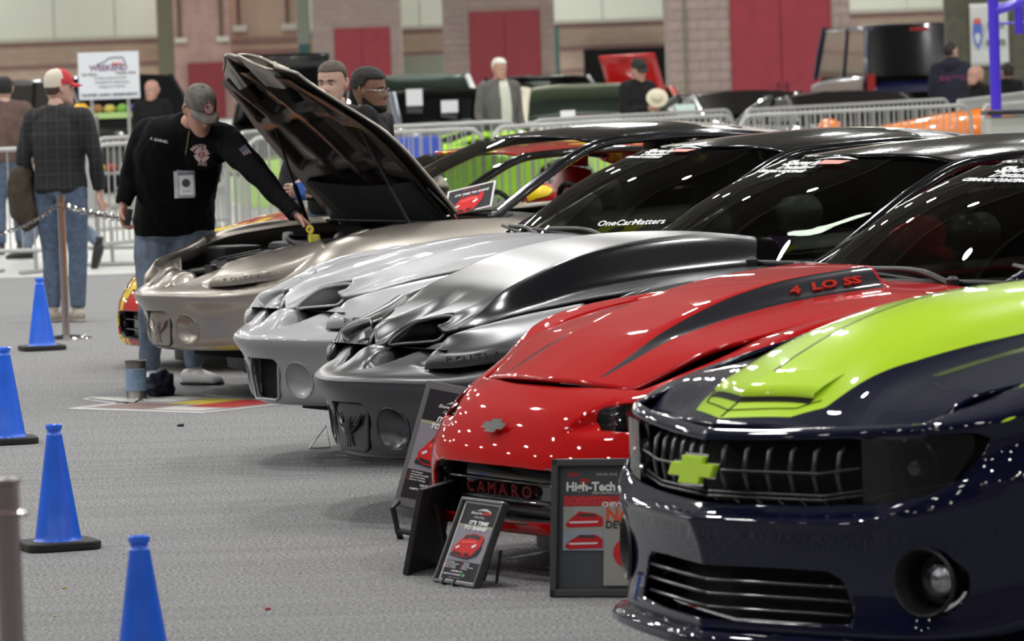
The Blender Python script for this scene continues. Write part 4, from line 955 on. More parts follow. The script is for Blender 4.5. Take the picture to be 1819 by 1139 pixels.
    # fog lamps in round wells
    for s in (-1, 1):
        R_ = Matrix.Translation((s * fogc[0], pb(fogc[0]) + .0, fogc[1])) @ Matrix.Rotation(s * .42, 4, 'Z')
        m = MB(); m.lathe([(.096, -.004), (.09, -.012), (.084, -.006), (.074, .05), (.07, .10), (.001, .11)], 32, axis='Y', cap=False); f = m.build('fog_lamp', M_BLACK, root, True, mtx=R_)
        m = MB(); m.lathe([(.001, -.012), (.025, -.010), (.044, .0), (.05, .02)], 24, axis='Y', cap=False); m.build('fog_reflector', add_noise(mat('fog_reflector', (.8, .8, .78), .15, 1.), 60., .5), f, True, mtx=Matrix.Translation((s * .012, .055, .0)))
        m = MB(); m.lathe([(.001, .022), (.04, .028), (.056, .04)], 24, axis='Y', cap=False); m.build('fog_glass', M_LENS, f, True)
    # splitter
    prof = [(0, -.05), (.2, -.03 + .03), (.4, .05), (.6, .115), (.75, .19), (.87, .33), (.94, .6)]
    out = [(l, pb(min(l, .92)) - .05, 0) for l in (0, .15, .3, .45, .6, .72, .82, .89, .93)]; outl = [(-x, y) for x, y, _ in out[:0:-1]] + [(x, y) for x, y, _ in out]
    g = np.array([[(x, y, .142) for x, y in outl], [(x, y - .012, .128) for x, y in outl], [(x, y - .012, .108) for x, y in outl], [(x, y, .098) for x, y in outl], [(x * .95, y + .2, .10) for x, y in outl]]); g = np.concatenate([np.array([[(x * .96, y + .1, .142) for x, y in outl]]), g])
    V, F = grid_mesh(g); mesh('splitter', V, F, P_NAVY, root)
    m = MB(); m.box((0, 1.15, .25), (1.3, 1.2, .03)); [m.box((s * .6, 1.0, .5), (.03, .8, .4)) for s in (-1, 1)]; m.box((0, .5, .45), (1.3, .03, .4)); m.build('inner_structure', M_DARK, root)
    # hood
    zc = [(.03, .70), (.06, .715), (.12, .752), (.2, .805), (.28, .852), (.38, .90), (.48, .942), (.7, 1.005), (.92, 1.035), (1.15, 1.05), (1.5, 1.058)]
    def hz(l, b):
        a = np.abs(l); vb = b - itp(a, [(0, 0), (.2, .05), (.4, .105), (.6, .168), (.75, .24)]) * (1 - sstep(.2, .7, b)) 
        drop = itp(a, [(0, 0), (.1, -.006), (.2, -.022), (.30, -.055), (.36, -.085), (.5, -.105), (.65, -.12), (.8, -.14)])
        k = itp(b, [(.05, .0), (.15, .15), (.26, .6), (.42, 1.0), (1.5, .95)])
        return itp(np.maximum(vb, .03), zc) * (1 - sstep(.12, .5, b)) + itp(b, zc) * sstep(.12, .5, b) + drop * k
    B = np.concatenate([np.linspace(0, .3, 46, endpoint=False), np.linspace(.3, 1, 56)]); T = np.linspace(-1, 1, 121); HV = []
    for s in B:
        row_ = []
        for t in T:
            b0_ = .05 + s * 1.42; w_ = float(itp(b0_, edge)); l = t * w_; f = pb(abs(l)) + .052; b_ = f + s * (1.47 - f); row_.append((l, b_))
        HV.append(row_)
    HV = np.array(HV); z = hz(HV[..., 0], HV[..., 1]); G = np.concatenate([HV, z[..., None]], -1); V, F = grid_mesh(G)
    # lime field: V front, widening back; pin line inside its border and along the middle
    poly = [(0, .075), (.235, .153), (.30, .225), (.335, .5), (.35, .8), (.355, 1.6), (-.355, 1.6), (-.35, .8), (-.335, .5), (-.30, .225), (-.235, .153)]
    sd = sd_poly(V[:, :2], poly); bfront = V[:, 1]
    pin = .0035 - np.abs(sd - .022); pin = np.where(bfront < .30, pin, -1.); mid = V[:, 0].copy()
    mid = np.where(V[:, 1] < .075, 1., mid)
    h = mesh('hood', V, F, P_NAVY_HOOD, root, attrs={'lime': sd, 'pin': pin * 0 - 1, 'mid': mid}); solid(h, .014)
    m = MB()
    for s in (-1, 1):
        pts = [(s * x, y) for x, y in ((.0, .106), (.1, .140), (.2, .174), (.22, .182), (.268, .235))] + ([(s * .278, .25), (s * .310, .5)] if s < 0 else [])
        pts = [p for i in range(len(pts) - 1) for p in [tuple(np.array(pts[i]) + (np.array(pts[i + 1]) - np.array(pts[i])) * t) for t in np.linspace(0, 1, 5, endpoint=False)]] + [pts[-1]]
        V, F = sweep([(x, y, float(hz(x, y)) + .001) for x, y in pts], .0028, 6, flat=.5); m.add(V, F)
    m.build('pinstripe', M_DARK, h)
    # slot in the lime nose: raised lip over a dark recess
    for s in (-1, 1):
        pts = [(s * x, .158 + .30 * x) for x in np.linspace(.0, .245, 8)]
        g = np.array([[(x, y - .022, float(hz(x, y - .022)) + .0015) for x, y in pts], [(x, y, float(hz(x, y)) + .0025) for x, y in pts]]); V, F = grid_mesh(g); mesh('hood_slot', V, F, M_DARK, h)
        g = np.array([[(x, y - .002, float(hz(x, y)) - .002) for x, y in pts], [(x, y - .006, float(hz(x, y)) + .012) for x, y in pts], [(x, y + .03, float(hz(x, y + .03)) + .014) for x, y in pts], [(x, y + .10, float(hz(x, y + .10)) + .002) for x, y in pts]]); V, F = grid_mesh(g); mesh('slot_lip', V, F, P_LIME, h)
    up = Vector((0, .06, .05)); sh = lambda c: [(x, y + .06, z + .05) for x, y, z in c]
    g = {k: sh(v) for k, v in GH.items()}; cowl(root, 1.42, .97)
    greenhouse(root, g['base'], g['head'], g['roofc'], g['roofe'], g['rearc'], g['reare'], P_NAVY, P_NAVY, M_GLASS, P_NAVY, 3.3, ttop=False)
    interior(root, 1.6, 3.6, .73, .34, .93, .96); mirror(root, .84, 2.0, 1.06, P_NAVY, 1); mirror(root, -.84, 2.0, 1.06, P_NAVY, -1)
    for s in (-1, 1): wheel(root, s * .8, 1.06, .345, .26, 10, M_GLOSSBLK); wheel(root, s * .8, 3.65, .345, .26, 10, M_GLOSSBLK)
car5 = car_root('navy_muscle_car', 1240, 835, .585, 31, 'navy muscle car with lime hood stripe and lime bowtie emblem', group='cars in the front row')
navy_car(car5)

P_FLAME = mat('flame_paint', (.50, .015, .012), .5, 0., 1., .03, .1)
n_, l_ = nodes(P_FLAME); tc = n_.new('ShaderNodeTexCoord'); mp = n_.new('ShaderNodeMapping'); mp.inputs['Scale'].default_value = (3.4, 1.1, 1.6); nz = n_.new('ShaderNodeTexNoise'); nz.inputs['Scale'].default_value = 1.25; nz.inputs['Detail'].default_value = 1.2; nz.inputs['Distortion'].default_value = 1.6
rp = n_.new('ShaderNodeValToRGB'); rp.color_ramp.interpolation = 'CONSTANT'; e_ = rp.color_ramp.elements; e_[0].color = (.50, .015, .012, 1); e_[1].position = .50; e_[1].color = (.02, .01, .01, 1); q_ = e_.new(.515); q_.color = (.85, .62, .02, 1)
l_.new(tc.outputs['Object'], mp.inputs[0]); l_.new(mp.outputs[0], nz.inputs['Vector']); l_.new(nz.outputs['Fac'], rp.inputs[0]); l_.new(rp.outputs[0], n_['Principled BSDF'].inputs['Base Color'])
car0 = car_root('flame_coupe', 262, 527, .43, 28, 'red coupe with yellow flames parked beyond the pewter coupe', group='cars in the front row')
car0.location.z = -.095; car0.scale = (.97, .97, .97)
red_coupe(car0, P_FLAME, P_FLAME, False, P_FLAME, glass('clear_tint', (.62, .66, .60), 1.5), mat('red_seat', (.45, .02, .02), .5), False)
# ------------------------------------------------------------------ traffic cones
M_CONE = mat('blue_cone_vinyl', (.022, .15, .86), .28, coat=.5, coat_rough=.1)
add_noise(M_CONE, 9., .12)
def cone_proto(label):
    t = empty('traffic_cone', (0, 0, 0), 0, label, 'cone', 'blue traffic cones')
    m = MB(); m.lathe([(.093, .030), (.088, .036), (.084, .05), (.0295, .415), (.030, .420), (.0255, .424), (.0245, .436), (.030, .440), (.0305, .455), (.027, .458), (.021, .455), (.020, .43)], 40, cap=False)
    m.build('cone_body', M_CONE, t, True, 50)
    m = MB(); V, F = prism(rrect(.278, .278, .06, 6), 0, .032); m.add(V, F); b = m.build('cone_base', M_RUBBER, t); bevel(b, .008, 3)
    return t
cone = cone_proto('blue traffic cone in the middle, whole cone on the carpet with scuffed left edge')
for i, (px, py, rz, lab) in enumerate(((104, 975, .35, None), (75, 622, .3, 'farthest blue traffic cone, standing before the chrome post'), (14, 788, .2, 'blue traffic cone cut by the picture edge at its left base'), (258, 1245, .4, 'blue traffic cone of which only the top shows at the bottom of the frame'), (-52, 742, .1, 'blue traffic cone almost wholly outside the frame, only its rim in view'))):
    c = cone if i == 0 else copy_tree(cone); p = ground(px, py); c.location = p; c.rotation_euler.z = rz
    if lab: c['label'] = lab
# ------------------------------------------------------------------ chrome posts and chain
M_POST = mat('polished_post', (.50, .42, .42), .16, 1.)  # chrome, with red reflections tinted into its base colour
def post(p, label, h=.95):
    t = empty('stanchion_post', p, 0, label, 'stanchion', 'chrome stanchions')
    m = MB(); m.lathe([(.001, .028), (.03, .028), (.10, .020), (.155, .010), (.17, .004), (.17, 0)], 36); m.build('base', M_CHROME, t, True, 60)
    m = MB(); m.lathe([(.025, .022), (.025, h - .07)], 20); m.build('pole', M_POST, t, True, 60)
    m = MB(); m.lathe([(.025, h - .075), (.042, h - .072), (.042, h - .064), (.026, h - .06), (.026, h - .012), (.030, h - .008), (.030, h), (.001, h + .002)], 20); m.build('post_cap', M_POST, t, True, 40)
    return t
sp = ground(118, 602); post(sp, 'chrome stanchion post holding the chain beside the plaid-shirted man')
s2 = Vector((-.998, 9.85, 0)); post(s2, 'blurred chrome stanchion post close by at the lower left edge')
def chain(p0, p1, sag, n, label):
    m = MB(); P0, P1 = Vector(p0), Vector(p1)
    pts = [P0.lerp(P1, t) - Vector((0, 0, sag * 4 * t * (1 - t))) for t in np.linspace(0, 1, n + 1)]
    for k in range(n):
        c = (pts[k] + pts[k + 1]) / 2; d = (pts[k + 1] - pts[k]); L = d.length * .78; d.normalize(); u = d.cross(Vector((0, 0, 1))).normalized(); v = d.cross(u)
        a = u if k % 2 else v; ring = [c + d * (cos(q) * L) + a * (sin(q) * L * .52) for q in np.linspace(0, 2 * pi, 10, endpoint=False)]
        m.tube(ring, L * .16, 5, closed=True)
    o = m.build('chain', M_CHROME, None, True); tag(o, label, 'chain')
chain(sp + Vector((-.03, 0, .88)), at(-30, 420, 33.0), .04, 20, 'chrome chain hanging from the post towards the left edge')
chain(sp + Vector((.03, 0, .88)), at(262, 388, 32.6), .03, 22, 'chrome chain hanging from the post behind the man in black')
# ------------------------------------------------------------------ posters: flat prints made of panels, lettering and a drawn car
INK = {}
def ink(c, rough=.5):
    k = tuple(round(x, 3) for x in c)
    if k not in INK: INK[k] = mat('ink_%d' % len(INK), c, .6, spec=.2)
    return INK[k]
class Sheet:
    """flat artwork in local x (right), z (up) at layered depths (-y to the viewer)"""
    def __init__(s, parent, w, h, kx=1.): s.p = parent; s.w = w; s.h = h; s.k = 0; s.kx = kx
    def poly(s, name, pts, c):
        s.k += 1; y = -.0004 * s.k
        return mesh(name, [(x * s.w, y, z * s.h) for x, z in pts], [tuple(range(len(pts)))], ink(c), s.p, False)
    def rect(s, name, x0, z0, x1, z1, c): return s.poly(name, [(x0, z0), (x1, z0), (x1, z1), (x0, z1)], c)
    def text(s, t, x, z, size, c, shear=0., sx=1., bold=0., align='CENTER', rot=0.):
        s.k += 1; V, F = text_mesh(t, size * s.h, shear, 0, align, bold * s.h, sx * s.kx); y = -.0004 * s.k
        cr, sr = cos(rot), sin(rot)
        mesh('lettering', [(x * s.w + v[0] * cr - v[1] * sr, y, z * s.h + v[0] * sr + v[1] * cr) for v in V], F, ink(c), s.p, False)
    def car(s, cx, cz, sz, c=(.62, .02, .02)):
        """printed sports car seen from above the front corner"""
        w = sz; a = s.w / s.h / s.kx
        q = lambda pts: [(cx + x * w, cz + z * w * a) for x, z in pts]
        s.poly('printed_shadow', q([(-.55, -.42), (.1, -.5), (.42, -.32), (.52, 0), (.4, .1), (-.5, -.2)]), (.02, .02, .025))
        s.poly('printed_car', q([(-.52, -.12), (-.5, -.3), (-.3, -.42), (.08, -.42), (.24, -.34), (.46, .02), (.5, .3), (.42, .42), (.12, .47), (-.18, .40), (-.34, .14)]), c)
        s.poly('printed_window', q([(-.18, .37), (.12, .44), (.40, .38), (.33, .24), (.0, .30), (-.24, .20)]), (.05, .04, .05))
        s.poly('printed_shine', q([(-.24, .16), (.30, .22), (.28, .12), (-.28, .06)]), tuple(min(1, v * 1.25 + .06) for v in c))
        s.poly('printed_shine', q([(-.42, -.1), (-.30, -.02), (-.26, -.08), (-.38, -.16)]), (.75, .78, .85))
        s.poly('printed_shine', q([(.16, .0), (.30, .10), (.32, .02), (.2, -.08)]), (.80, .82, .9))
        s.poly('printed_mouth', q([(-.46, -.24), (-.12, -.30), (-.10, -.38), (-.28, -.38), (-.42, -.33)]), (.02, .02, .02))
        s.poly('printed_mouth', q([(-.04, -.30), (.14, -.26), (.12, -.36), (-.02, -.38)]), (.02, .02, .02))
def shine_poster(parent, w, h, border):
    s = Sheet(parent, w, h, w / h / .46)
    if border: s.rect('print_border', -.5, 0, .5, 1, (.55, .55, .57)); b = .045
    else: b = 0
    s.rect('print_ground', -.5 + b, b * .6, .5 - b, 1 - b * .6, (.018, .016, .022))
    s.rect('print_road', -.5 + b, .26, .5 - b, .70, (.26, .25, .29)); s.rect('print_verge', -.5 + b, .685, .5 - b, .715, (.34, .36, .24))
    # club badge
    s.poly('badge_roof', [(-.10, .885), (.0, .915), (.14, .925), (.26, .9), (.30, .875), (.2, .892), (.02, .898)], (.6, .6, .62))
    s.text("Show'n", -.09, .862, .042, (.75, .75, .76), .2, 1.1, .001); s.poly('badge_flash', [(.06, .845), (.30, .85), (.33, .878), (.1, .88)], (.5, .02, .02))
    s.text('Detailing', .02, .812, .036, (.7, .7, .72), .45, 1.0)
    s.text("IT'S TIME", .06, .74, .060, (.85, .85, .87), .22, 1.0, .003); s.text('TO SHINE!', .02, .672, .060, (.85, .85, .87), .22, 1.0, .003)
    s.car(-.01, .455, .72)
    for k, (a_, c_) in enumerate((("Oil Changes", "Waxing"), ("Authorised Installer", "Polishing"), ("Paint Correction", "Paint Protection"), ("Ceramic Coatings", "Detailing"))):
        s.text(a_, -.40, .238 - k * .024, .021, (.72, .72, .75), .15, 1., .0005, 'LEFT'); s.text(c_, .08, .238 - k * .024, .021, (.72, .72, .75), .15, 1., .0005, 'LEFT')
        for x in (-.43, .05): s.rect('bullet', x - .012, .233 - k * .024, x + .008, .243 - k * .024, (.6, .03, .03))
    s.text('Call Mike For', .0, .125, .026, (.8, .8, .8), .15, 1., .0008)
    s.text('HAMPTON TOWNSHIP', -.1, .083, .026, (.7, .7, .74), .2, .8, .001)
    if border: s.poly('leaf_mark', [(.17, .065), (.26, .075), (.24, .105), (.17, .1)], (.05, .42, .1))
    s.text('follow us on social media', .0, .045, .014, (.6, .6, .62), .1, 1.)
M_FRAME = mat('dark_grey_frame', (.05, .05, .055), .35, coat=.3)
def board(name, label, BL, BR, h, lean, w=None, thick=.02, cat='poster', group=None, m_=None, yaw=None):
    """a leaning board standing with its lower edge from BL to BR; returns the thing, its local x = right, z = up, -y = front"""
    BL, BR = Vector(BL), Vector(BR); c = (BL + BR) / 2; d = BR - BL; w = w or d.length; a = atan2(d.y, d.x)
    t = empty(name, c, 0, label, cat, group); t.rotation_euler = (-lean, 0, a)
    m = MB(); m.box((0, thick / 2, h / 2), (w, thick, h)); o = m.build('backing_board', m_ or M_FRAME, t); bevel(o, .003)
    return t, w
def holder(parent, w): 
    m = MB()
    for s in (-1, 1):
        m.tube([(s * w * .28, -.03, .03), (s * w * .28, -.035, -.008), (s * w * .28, .03, -.02), (s * w * .24, .16, -.01)], .008, 8); m.tube([(s * w * .28, .02, 0), (s * w * .16, .10, h_ * .5)], .008, 8)
    m.tube([(-w * .28, .02, -.012), (w * .28, .02, -.012)], .009, 8)
    return m.build('display_stand', M_BLACK, parent, True)
# large board between the dark grey and red cars
Y1 = 18.45; BL, BR = at(697, 905, Y1), at(800, 908, Y1 - .10)
h_ = .46; t, w_ = board('show_poster', 'large poster with a printed red car, half hidden by the red coupe', BL, BR, .48, radians(20), m_=mat('grey_foam_board', (.115, .115, .12), .6)); t.rotation_euler.y = radians(10); pr = empty('print', (0, -.002, .02)); pr.parent = t
def part_empty_to_mesh(o): return o
bpy.data.objects.remove(pr)
pr = mesh('print', [(-w_ * .42, -.001, .03), (w_ * .5, -.001, .03), (w_ * .5, -.001, .44), (-w_ * .42, -.001, .44)], [(0, 1, 2, 3)], ink((.018, .016, .022)), t, False)
pr.matrix_local = Matrix.Identity(4)
ax = bpy.data.objects.new('x', None)
class Off(Sheet):
    def __init__(s, parent, w, h, ox, oz): super().__init__(parent, w, h); s.ox, s.oz = ox, oz
def shine_on(t, w, h, ox, oz, border):
    p = mesh('print', [(-w / 2, 0, 0), (w / 2, 0, 0), (w / 2, 0, h), (-w / 2, 0, h)], [(0, 1, 2, 3)], ink((.018, .016, .022)), t, False); p.location = (ox, -.0012, oz); shine_poster(p, w, h, border); return p
bpy.data.objects.remove(pr)
shine_on(t, w_ * .86, .415, w_ * .02, .035, False); 
m = MB(); m.tube([(-.09, -.02, .01), (-.09, -.05, -.02), (-.07, .0, -.09), (.07, .0, -.09), (.09, -.05, -.02)], .012, 8); m.tube([(-.07, 0, -.09), (-.08, .08, -.115)], .012, 8); m.tube([(.07, 0, -.09), (.08, .08, -.115)], .012, 8); m.build('display_stand', M_BLACK, t, True)
# dark panel leaning in front of it
BL, BR = ground(724, 1023), ground(782, 1004)
t, w_ = board('display_board', 'plain dark panel leaning by the nose of the red coupe', BL, BR, .30, radians(-13), cat='board', m_=mat('dark_panel_board', (.02, .02, .022), .5))
m = MB(); m.box((0, -.05, .12), (.04, .012, .25), rx=radians(-22)); m.build('prop_leg', M_BLACK, t)
# small framed poster in front of the red car
BL, BR = ground(774, 1034), ground(846, 1046); h_ = .27
t, w_ = board('framed_poster', 'small tilted framed poster on the carpet before the red coupe', BL, BR, .30, radians(24), thick=.016); t.rotation_euler.y = radians(0)
m = MB(); wf, hf, k = w_ + .004, .30, .012
for c, d in (((0, 0, .005), (wf, .02, k)), ((0, 0, hf - .005), (wf, .02, k)), ((-wf / 2 + .005, 0, hf / 2), (k, .02, hf)), ((wf / 2 - .005, 0, hf / 2), (k, .02, hf))): m.box((c[0], -.004, c[2]), d)
f = m.build('frame', M_FRAME, t); bevel(f, .003)
shine_on(t, w_ * .9, .282, 0, .009, True)
m = MB()
for s in (-1, 1): m.tube([(s * .04, -.03, .014), (s * .04, -.034, -.004), (s * .04, .02, -.012), (s * .05, .12, .03), (s * .03, .10, .16)], .006, 8)
m.tube([(-.04, .02, -.012), (.04, .02, -.012)], .007, 8); m.build('display_stand', M_BLACK, t, True)
# shear of the easel-held sheet: the poster leans sideways with the easel
# framed magazine page, partly behind the navy car
BL, BR = ground(979, 1061), ground(1150, 1061)
t, w_ = board('framed_magazine_page', 'large grey frame with magazine pages, partly behind the navy car', BL, BR, .445, radians(9), thick=.02)
m = MB(); hf, k = .445, .024
for c, d in (((0, 0, k / 2), (w_, .03, k)), ((0, 0, hf - k / 2), (w_, .03, k)), ((-w_ / 2 + k / 2, 0, hf / 2), (k, .03, hf)), ((w_ / 2 - k / 2, 0, hf / 2), (k, .03, hf))): m.box((c[0], -.006, c[2]), d)
f = m.build('frame', M_FRAME, t); bevel(f, .004)
def mag(t):
    p = mesh('mount', [(-w_ / 2 + .02, -.001, .02), (w_ / 2 - .02, -.001, .02), (w_ / 2 - .02, -.001, .425), (-w_ / 2 + .02, -.001, .425)], [(0, 1, 2, 3)], ink((.075, .08, .09)), t, False)
    s = Sheet(p, .24, .405); X0 = (-w_ / 2 + .034) / .24
    def r(name, x0, z0, x1, z1, c): return s.rect(name, X0 + x0, .06 + z0, X0 + x1, .06 + z1, c)
    r('print_border', 0, .30, 1.0, .955, (.62, .62, .60)); r('cover', .02, .31, .98, .945, (.09, .09, .10))
    s.text('USA', X0 + .15, .06 + .915, .045, (.5, .02, .03), .0, 1.1, .002); s.text('SPECIAL ISSUE', X0 + .62, .06 + .915, .028, (.6, .6, .6), 0, 1)
    s.text('GM', X0 + .31, .06 + .862, .05, (.55, .03, .04), 0, 1.1, .002); s.text('High-Tech', X0 + .05, .06 + .815, .098, (.82, .82, .80), 0, 1.0, .0035, 'LEFT'); s.text('PERFORMANCE', X0 + .60, .06 + .765, .026, (.7, .7, .7), 0, 1.2)
    r('red_band', .02, .66, .98, .745, (.42, .04, .05)); s.text('BOOSTED', X0 + .03, .06 + .70, .085, (.62, .05, .05), 0, 1.0, .003, 'LEFT'); s.text('CHEVY', X0 + .56, .06 + .675, .05, (.8, .8, .78), 0, 1.1, .002, 'LEFT')
    r('cover_photo', .02, .46, .60, .66, (.34, .35, .33)); r('cover_photo', .02, .31, .60, .46, (.33, .37, .44))
    for q, z in ((0, .55), (1, .38)):
        s.poly('printed_car', [(X0 + x, .06 + z + y) for x, y in ((.05, -.04), (.1, .0), (.24, .05 + .02 * (1 - q)), (.48, .055), (.58, .02), (.58, -.05), (.1, -.06))], (.55, .02, .03))
        s.poly('printed_window', [(X0 + x, .06 + z + y) for x, y in ((.2, .03), (.27, .055), (.45, .05), (.5, .03))], (.06, .05, .05)); s.poly('printed_shine', [(X0 + x, .06 + z + y) for x, y in ((.1, -.01), (.52, -.005), (.5, -.02), (.12, -.025))], (.8, .7, .7))
    r('inner_page', .60, .03, 1.9, .66, (.36, .35, .32)); s.text('NASTY', X0 + .62, .06 + .59, .14, (.66, .10, .03), 0, 1.0, .006, 'LEFT'); s.text('DEVICE', X0 + .62, .06 + .51, .082, (.05, .05, .05), 0, 1.0, .003, 'LEFT')
    s.poly('printed_car', [(X0 + 1.15 + .42 * cos(a), .06 + .29 + .16 * sin(a)) for a in np.linspace(0, 2 * pi, 26, endpoint=False)], (.62, .03, .04)); s.poly('printed_mouth', [(X0 + x, .06 + y) for x, y in ((.85, .24), (1.2, .21), (1.5, .2), (1.5, .16), (1.1, .16), (.9, .19))], (.03, .03, .03)); s.poly('printed_shine', [(X0 + x, .06 + y) for x, y in ((.84, .33), (.92, .36), (.94, .32), (.87, .29))], (.85, .82, .8))
    s.text('page twelve', X0 + .78, .06 + .09, .016, (.6, .3, .3), 0, 1)
mag(t)
# white wire stand by the silver car
m = MB(); p = ground(567, 797); m.tube([(-.045, 0, .004), (.035, .02, .10), (.05, 0, .004), (-.045, 0, .004)], .005, 6); o = m.build('wire_stand', mat('white_wire', (.7, .7, .7), .3, .4), None, True); o.location = p; tag(o, 'white wire triangle stand under the silver coupe', 'stand')
# ------------------------------------------------------------------ can, cloth and prints on the carpet
p = ground(243, 709); t = empty('paint_can', p, .3, 'square-shouldered tin with blue paper label standing on the carpet', 'can')
m = MB(); m.lathe([(.001, .001), (.056, .001), (.058, .006), (.055, .010), (.055, .196), (.059, .20), (.059, .206), (.052, .204), (.050, .198), (.001, .196)], 32); m.build('tin', add_noise(mat('dull_tin', (.22, .21, .19), .35, .8), 12., .5), t, True, 40)
m = MB(); m.lathe([(.0565, .045), (.0565, .165)], 32, cap=False); lb = m.build('paper_label', mat('blue_label', (.20, .28, .40), .55), t, True)
for k, (tx, z, sz) in enumerate((('SLICK', .150, .018), ('DETAIL WAX', .132, .011), ('PRO', .115, .014), ('1', .075, .026))):
    V, F = text_mesh(tx, sz, 0, 0, sx=1.0); mesh('lettering', [(.0572 * sin(v[0] / .057), -.0572 * cos(v[0] / .057), z + v[1]) for v in V], F, ink((.05, .07, .11)), lb, False)
p = ground(283, 703); 
def blob(name, mats, p, rx, ry, rz, amp, label, cat, seed, sub=4):
    bm = bmesh.new(); bmesh.ops.create_icosphere(bm, subdivisions=sub, radius=1.)
    for v in bm.verts:
        n = mnoise.fractal(v.co * 1.6 + Vector((seed, 0, 0)), 1., 2., 3); k = 1 + amp * n; z = v.co.z * k
        v.co = Vector((v.co.x * k * rx, v.co.y * k * ry, max(0, z * rz * .55 + rz * .45)))
    me = bpy.data.meshes.new(name); bm.to_mesh(me); bm.free(); me.materials.append(mats); me.polygons.foreach_set('use_smooth', [True] * len(me.polygons))
    o = bpy.data.objects.new(name, me); COL.objects.link(o); o.location = p; tag(o, label, cat); return o
M_NAVYCLOTH = add_noise(mat('dark_navy_cloth', (.012, .016, .035), .9), 30., .3, .3)
blob('crumpled_cloth', M_NAVYCLOTH, p, .085, .09, .125, .5, 'dark navy cloth heaped beside the tin', 'cloth', 3.)
def floor_print(pts, label, cols):
    P = [ground(x, y) for x, y in pts]; c = sum(P, Vector()) / 4; o = mesh('floor_poster', [tuple(q - c + Vector((0, 0, .004))) for q in P], [(0, 1, 2, 3)], mat('poster_paper', (.62, .62, .62), .4), None, False); o.location = c; solid(o, .003, -1); tag(o, label, 'poster')
    A, B, C, D = [q - c for q in P]
    for k, (u0, u1, v0, v1, col) in enumerate(cols):
        f = lambda u, v: tuple((A.lerp(B, u)).lerp(D.lerp(C, u), v) + Vector((0, 0, .005 + .0003 * k))); mesh('printed_panel', [f(u0, v0), f(u1, v0), f(u1, v1), f(u0, v1)], [(0, 1, 2, 3)], ink(col), o, False)
floor_print([(120, 727), (360, 735), (560, 712), (300, 706)], 'large colour poster lying flat on the carpet by the tin', [(.04, .96, .06, .94, (.30, .29, .28)), (.1, .5, .1, .5, (.20, .13, .12)), (.35, .6, .5, .9, (.52, .42, .06)), (.6, .92, .35, .9, (.40, .05, .05)), (.55, .9, .1, .3, (.5, .47, .45)), (.08, .3, .6, .9, (.5, .5, .5))])
floor_print([(146, 710), (240, 722), (262, 708), (168, 706)], 'narrow dark-edged print lying under the tin', [(.05, .95, .1, .9, (.06, .06, .06)), (.1, .9, .3, .8, (.45, .48, .42))])
# small litter
for k, (x, y, c, r) in enumerate(((322, 758, (.015, .015, .015), .02), (476, 1084, (.4, .05, .05), .012), (114, 1046, (.5, .45, .1), .009), (98, 1096, (.5, .45, .1), .007))):
    blob('litter_scrap', mat('litter_%d' % k, c, .8), ground(x, y), r, r * .7, r * .7, .6, ('black scrap on the carpet mid-aisle', 'small red scrap on the near carpet', 'yellow thread on the carpet by the middle cone', 'yellow thread nearest the lower edge')[k], 'litter', k * 3., 2)
# ------------------------------------------------------------------ papers, passes and decals on the windshields
def on_glass(root, l, frac, side=0):
    """a point on the common F-body windshield: l across, frac from base to header, with the glass frame (in car space)"""
    B, H = GH['base'], GH['head']; a = abs(l); s = 1 if l >= 0 else -1
    def ev(u, f):
        q = lambda c: np.array([float(itp(u * c[-1][0] / .71 * 1.0, [(p[0], p[0]) for p in c])), float(itp(u * c[-1][0] / .71, [(p[0], p[1]) for p in c])), float(itp(u * c[-1][0] / .71, [(p[0], p[2]) for p in c]))])
        b_, h_ = q(B), q(H); m_ = (b_ + h_) / 2 + np.array([0, -.03, .035]); return b_ * (1 - f) * (1 - 2 * f) + 4 * m_ * f * (1 - f) + h_ * f * (2 * f - 1)
    p = ev(a, frac); du = (ev(a + .03, frac) - ev(max(0, a - .03), frac)); dv = ev(a, frac + .04) - ev(a, frac - .04)
    for v in (p, du, dv): v[0] *= s
    if s > 0: pass
    else: du = -du
    n = np.cross(du, dv); n /= np.linalg.norm(n); 
    if n[1] > 0: n = -n
    return p, du / np.linalg.norm(du), dv / np.linalg.norm(dv), n
def glass_frame(root, l, frac, roll=0., off=.006):
    p, du, dv, n = on_glass(root, l, frac); M_ = frame_mtx(p + n * off, du, n) @ Matrix.Rotation(roll, 4, 'Z'); return M_
WHITE = (.82, .82, .84)
def banner(root, ws, l, frac, s=1.0):
    V, F = text_mesh("Show'n", .070 * s, .25, 0, bold=.004 * s, sx=1.25); M_ = glass_frame(root, l, frac, 0); mesh('decal_lettering', xform([(x - .06 * s, y + .012 * s, z) for x, y, z in V], M_), F, ink(WHITE), ws, False)
    V, F = text_mesh('Detailing', .058 * s, .4, 0, bold=.002 * s, sx=1.2); mesh('decal_lettering', xform([(x - .05 * s, y - .038 * s, z) for x, y, z in V], M_), F, ink(WHITE), ws, False)
    V, F = text_mesh('CERAMIC COATINGS', .036 * s, .2, 0, bold=.003 * s, sx=1.0); mesh('decal_lettering', xform([(x - .10 * s, y - .085 * s, z) for x, y, z in V], M_), F, ink(WHITE), ws, False)
    P = [(.05, .0), (.22, .005), (.26, .045), (.06, .05)]; mesh('decal_flash', xform([(x * s, y * s, 0) for x, y in P], M_), [(0, 1, 2, 3)], ink((.70, .30, .26)), ws, False)
    P = [(-.02, .05), (.08, .085), (.18, .088), (.30, .055), (.22, .062), (.16, .072), (.08, .068)]; mesh('decal_car_outline', xform([(x * s, y * s, .0006) for x, y in P], M_), [tuple(range(7))], ink(WHITE), ws, False)
WS = {o.parent.name: o for o in bpy.data.objects if o.name.startswith('windshield') and 'seal' not in o.name and o.parent}
w1, w2, w3, w4 = (WS[c.name] for c in (car1, car2, car3, car4))
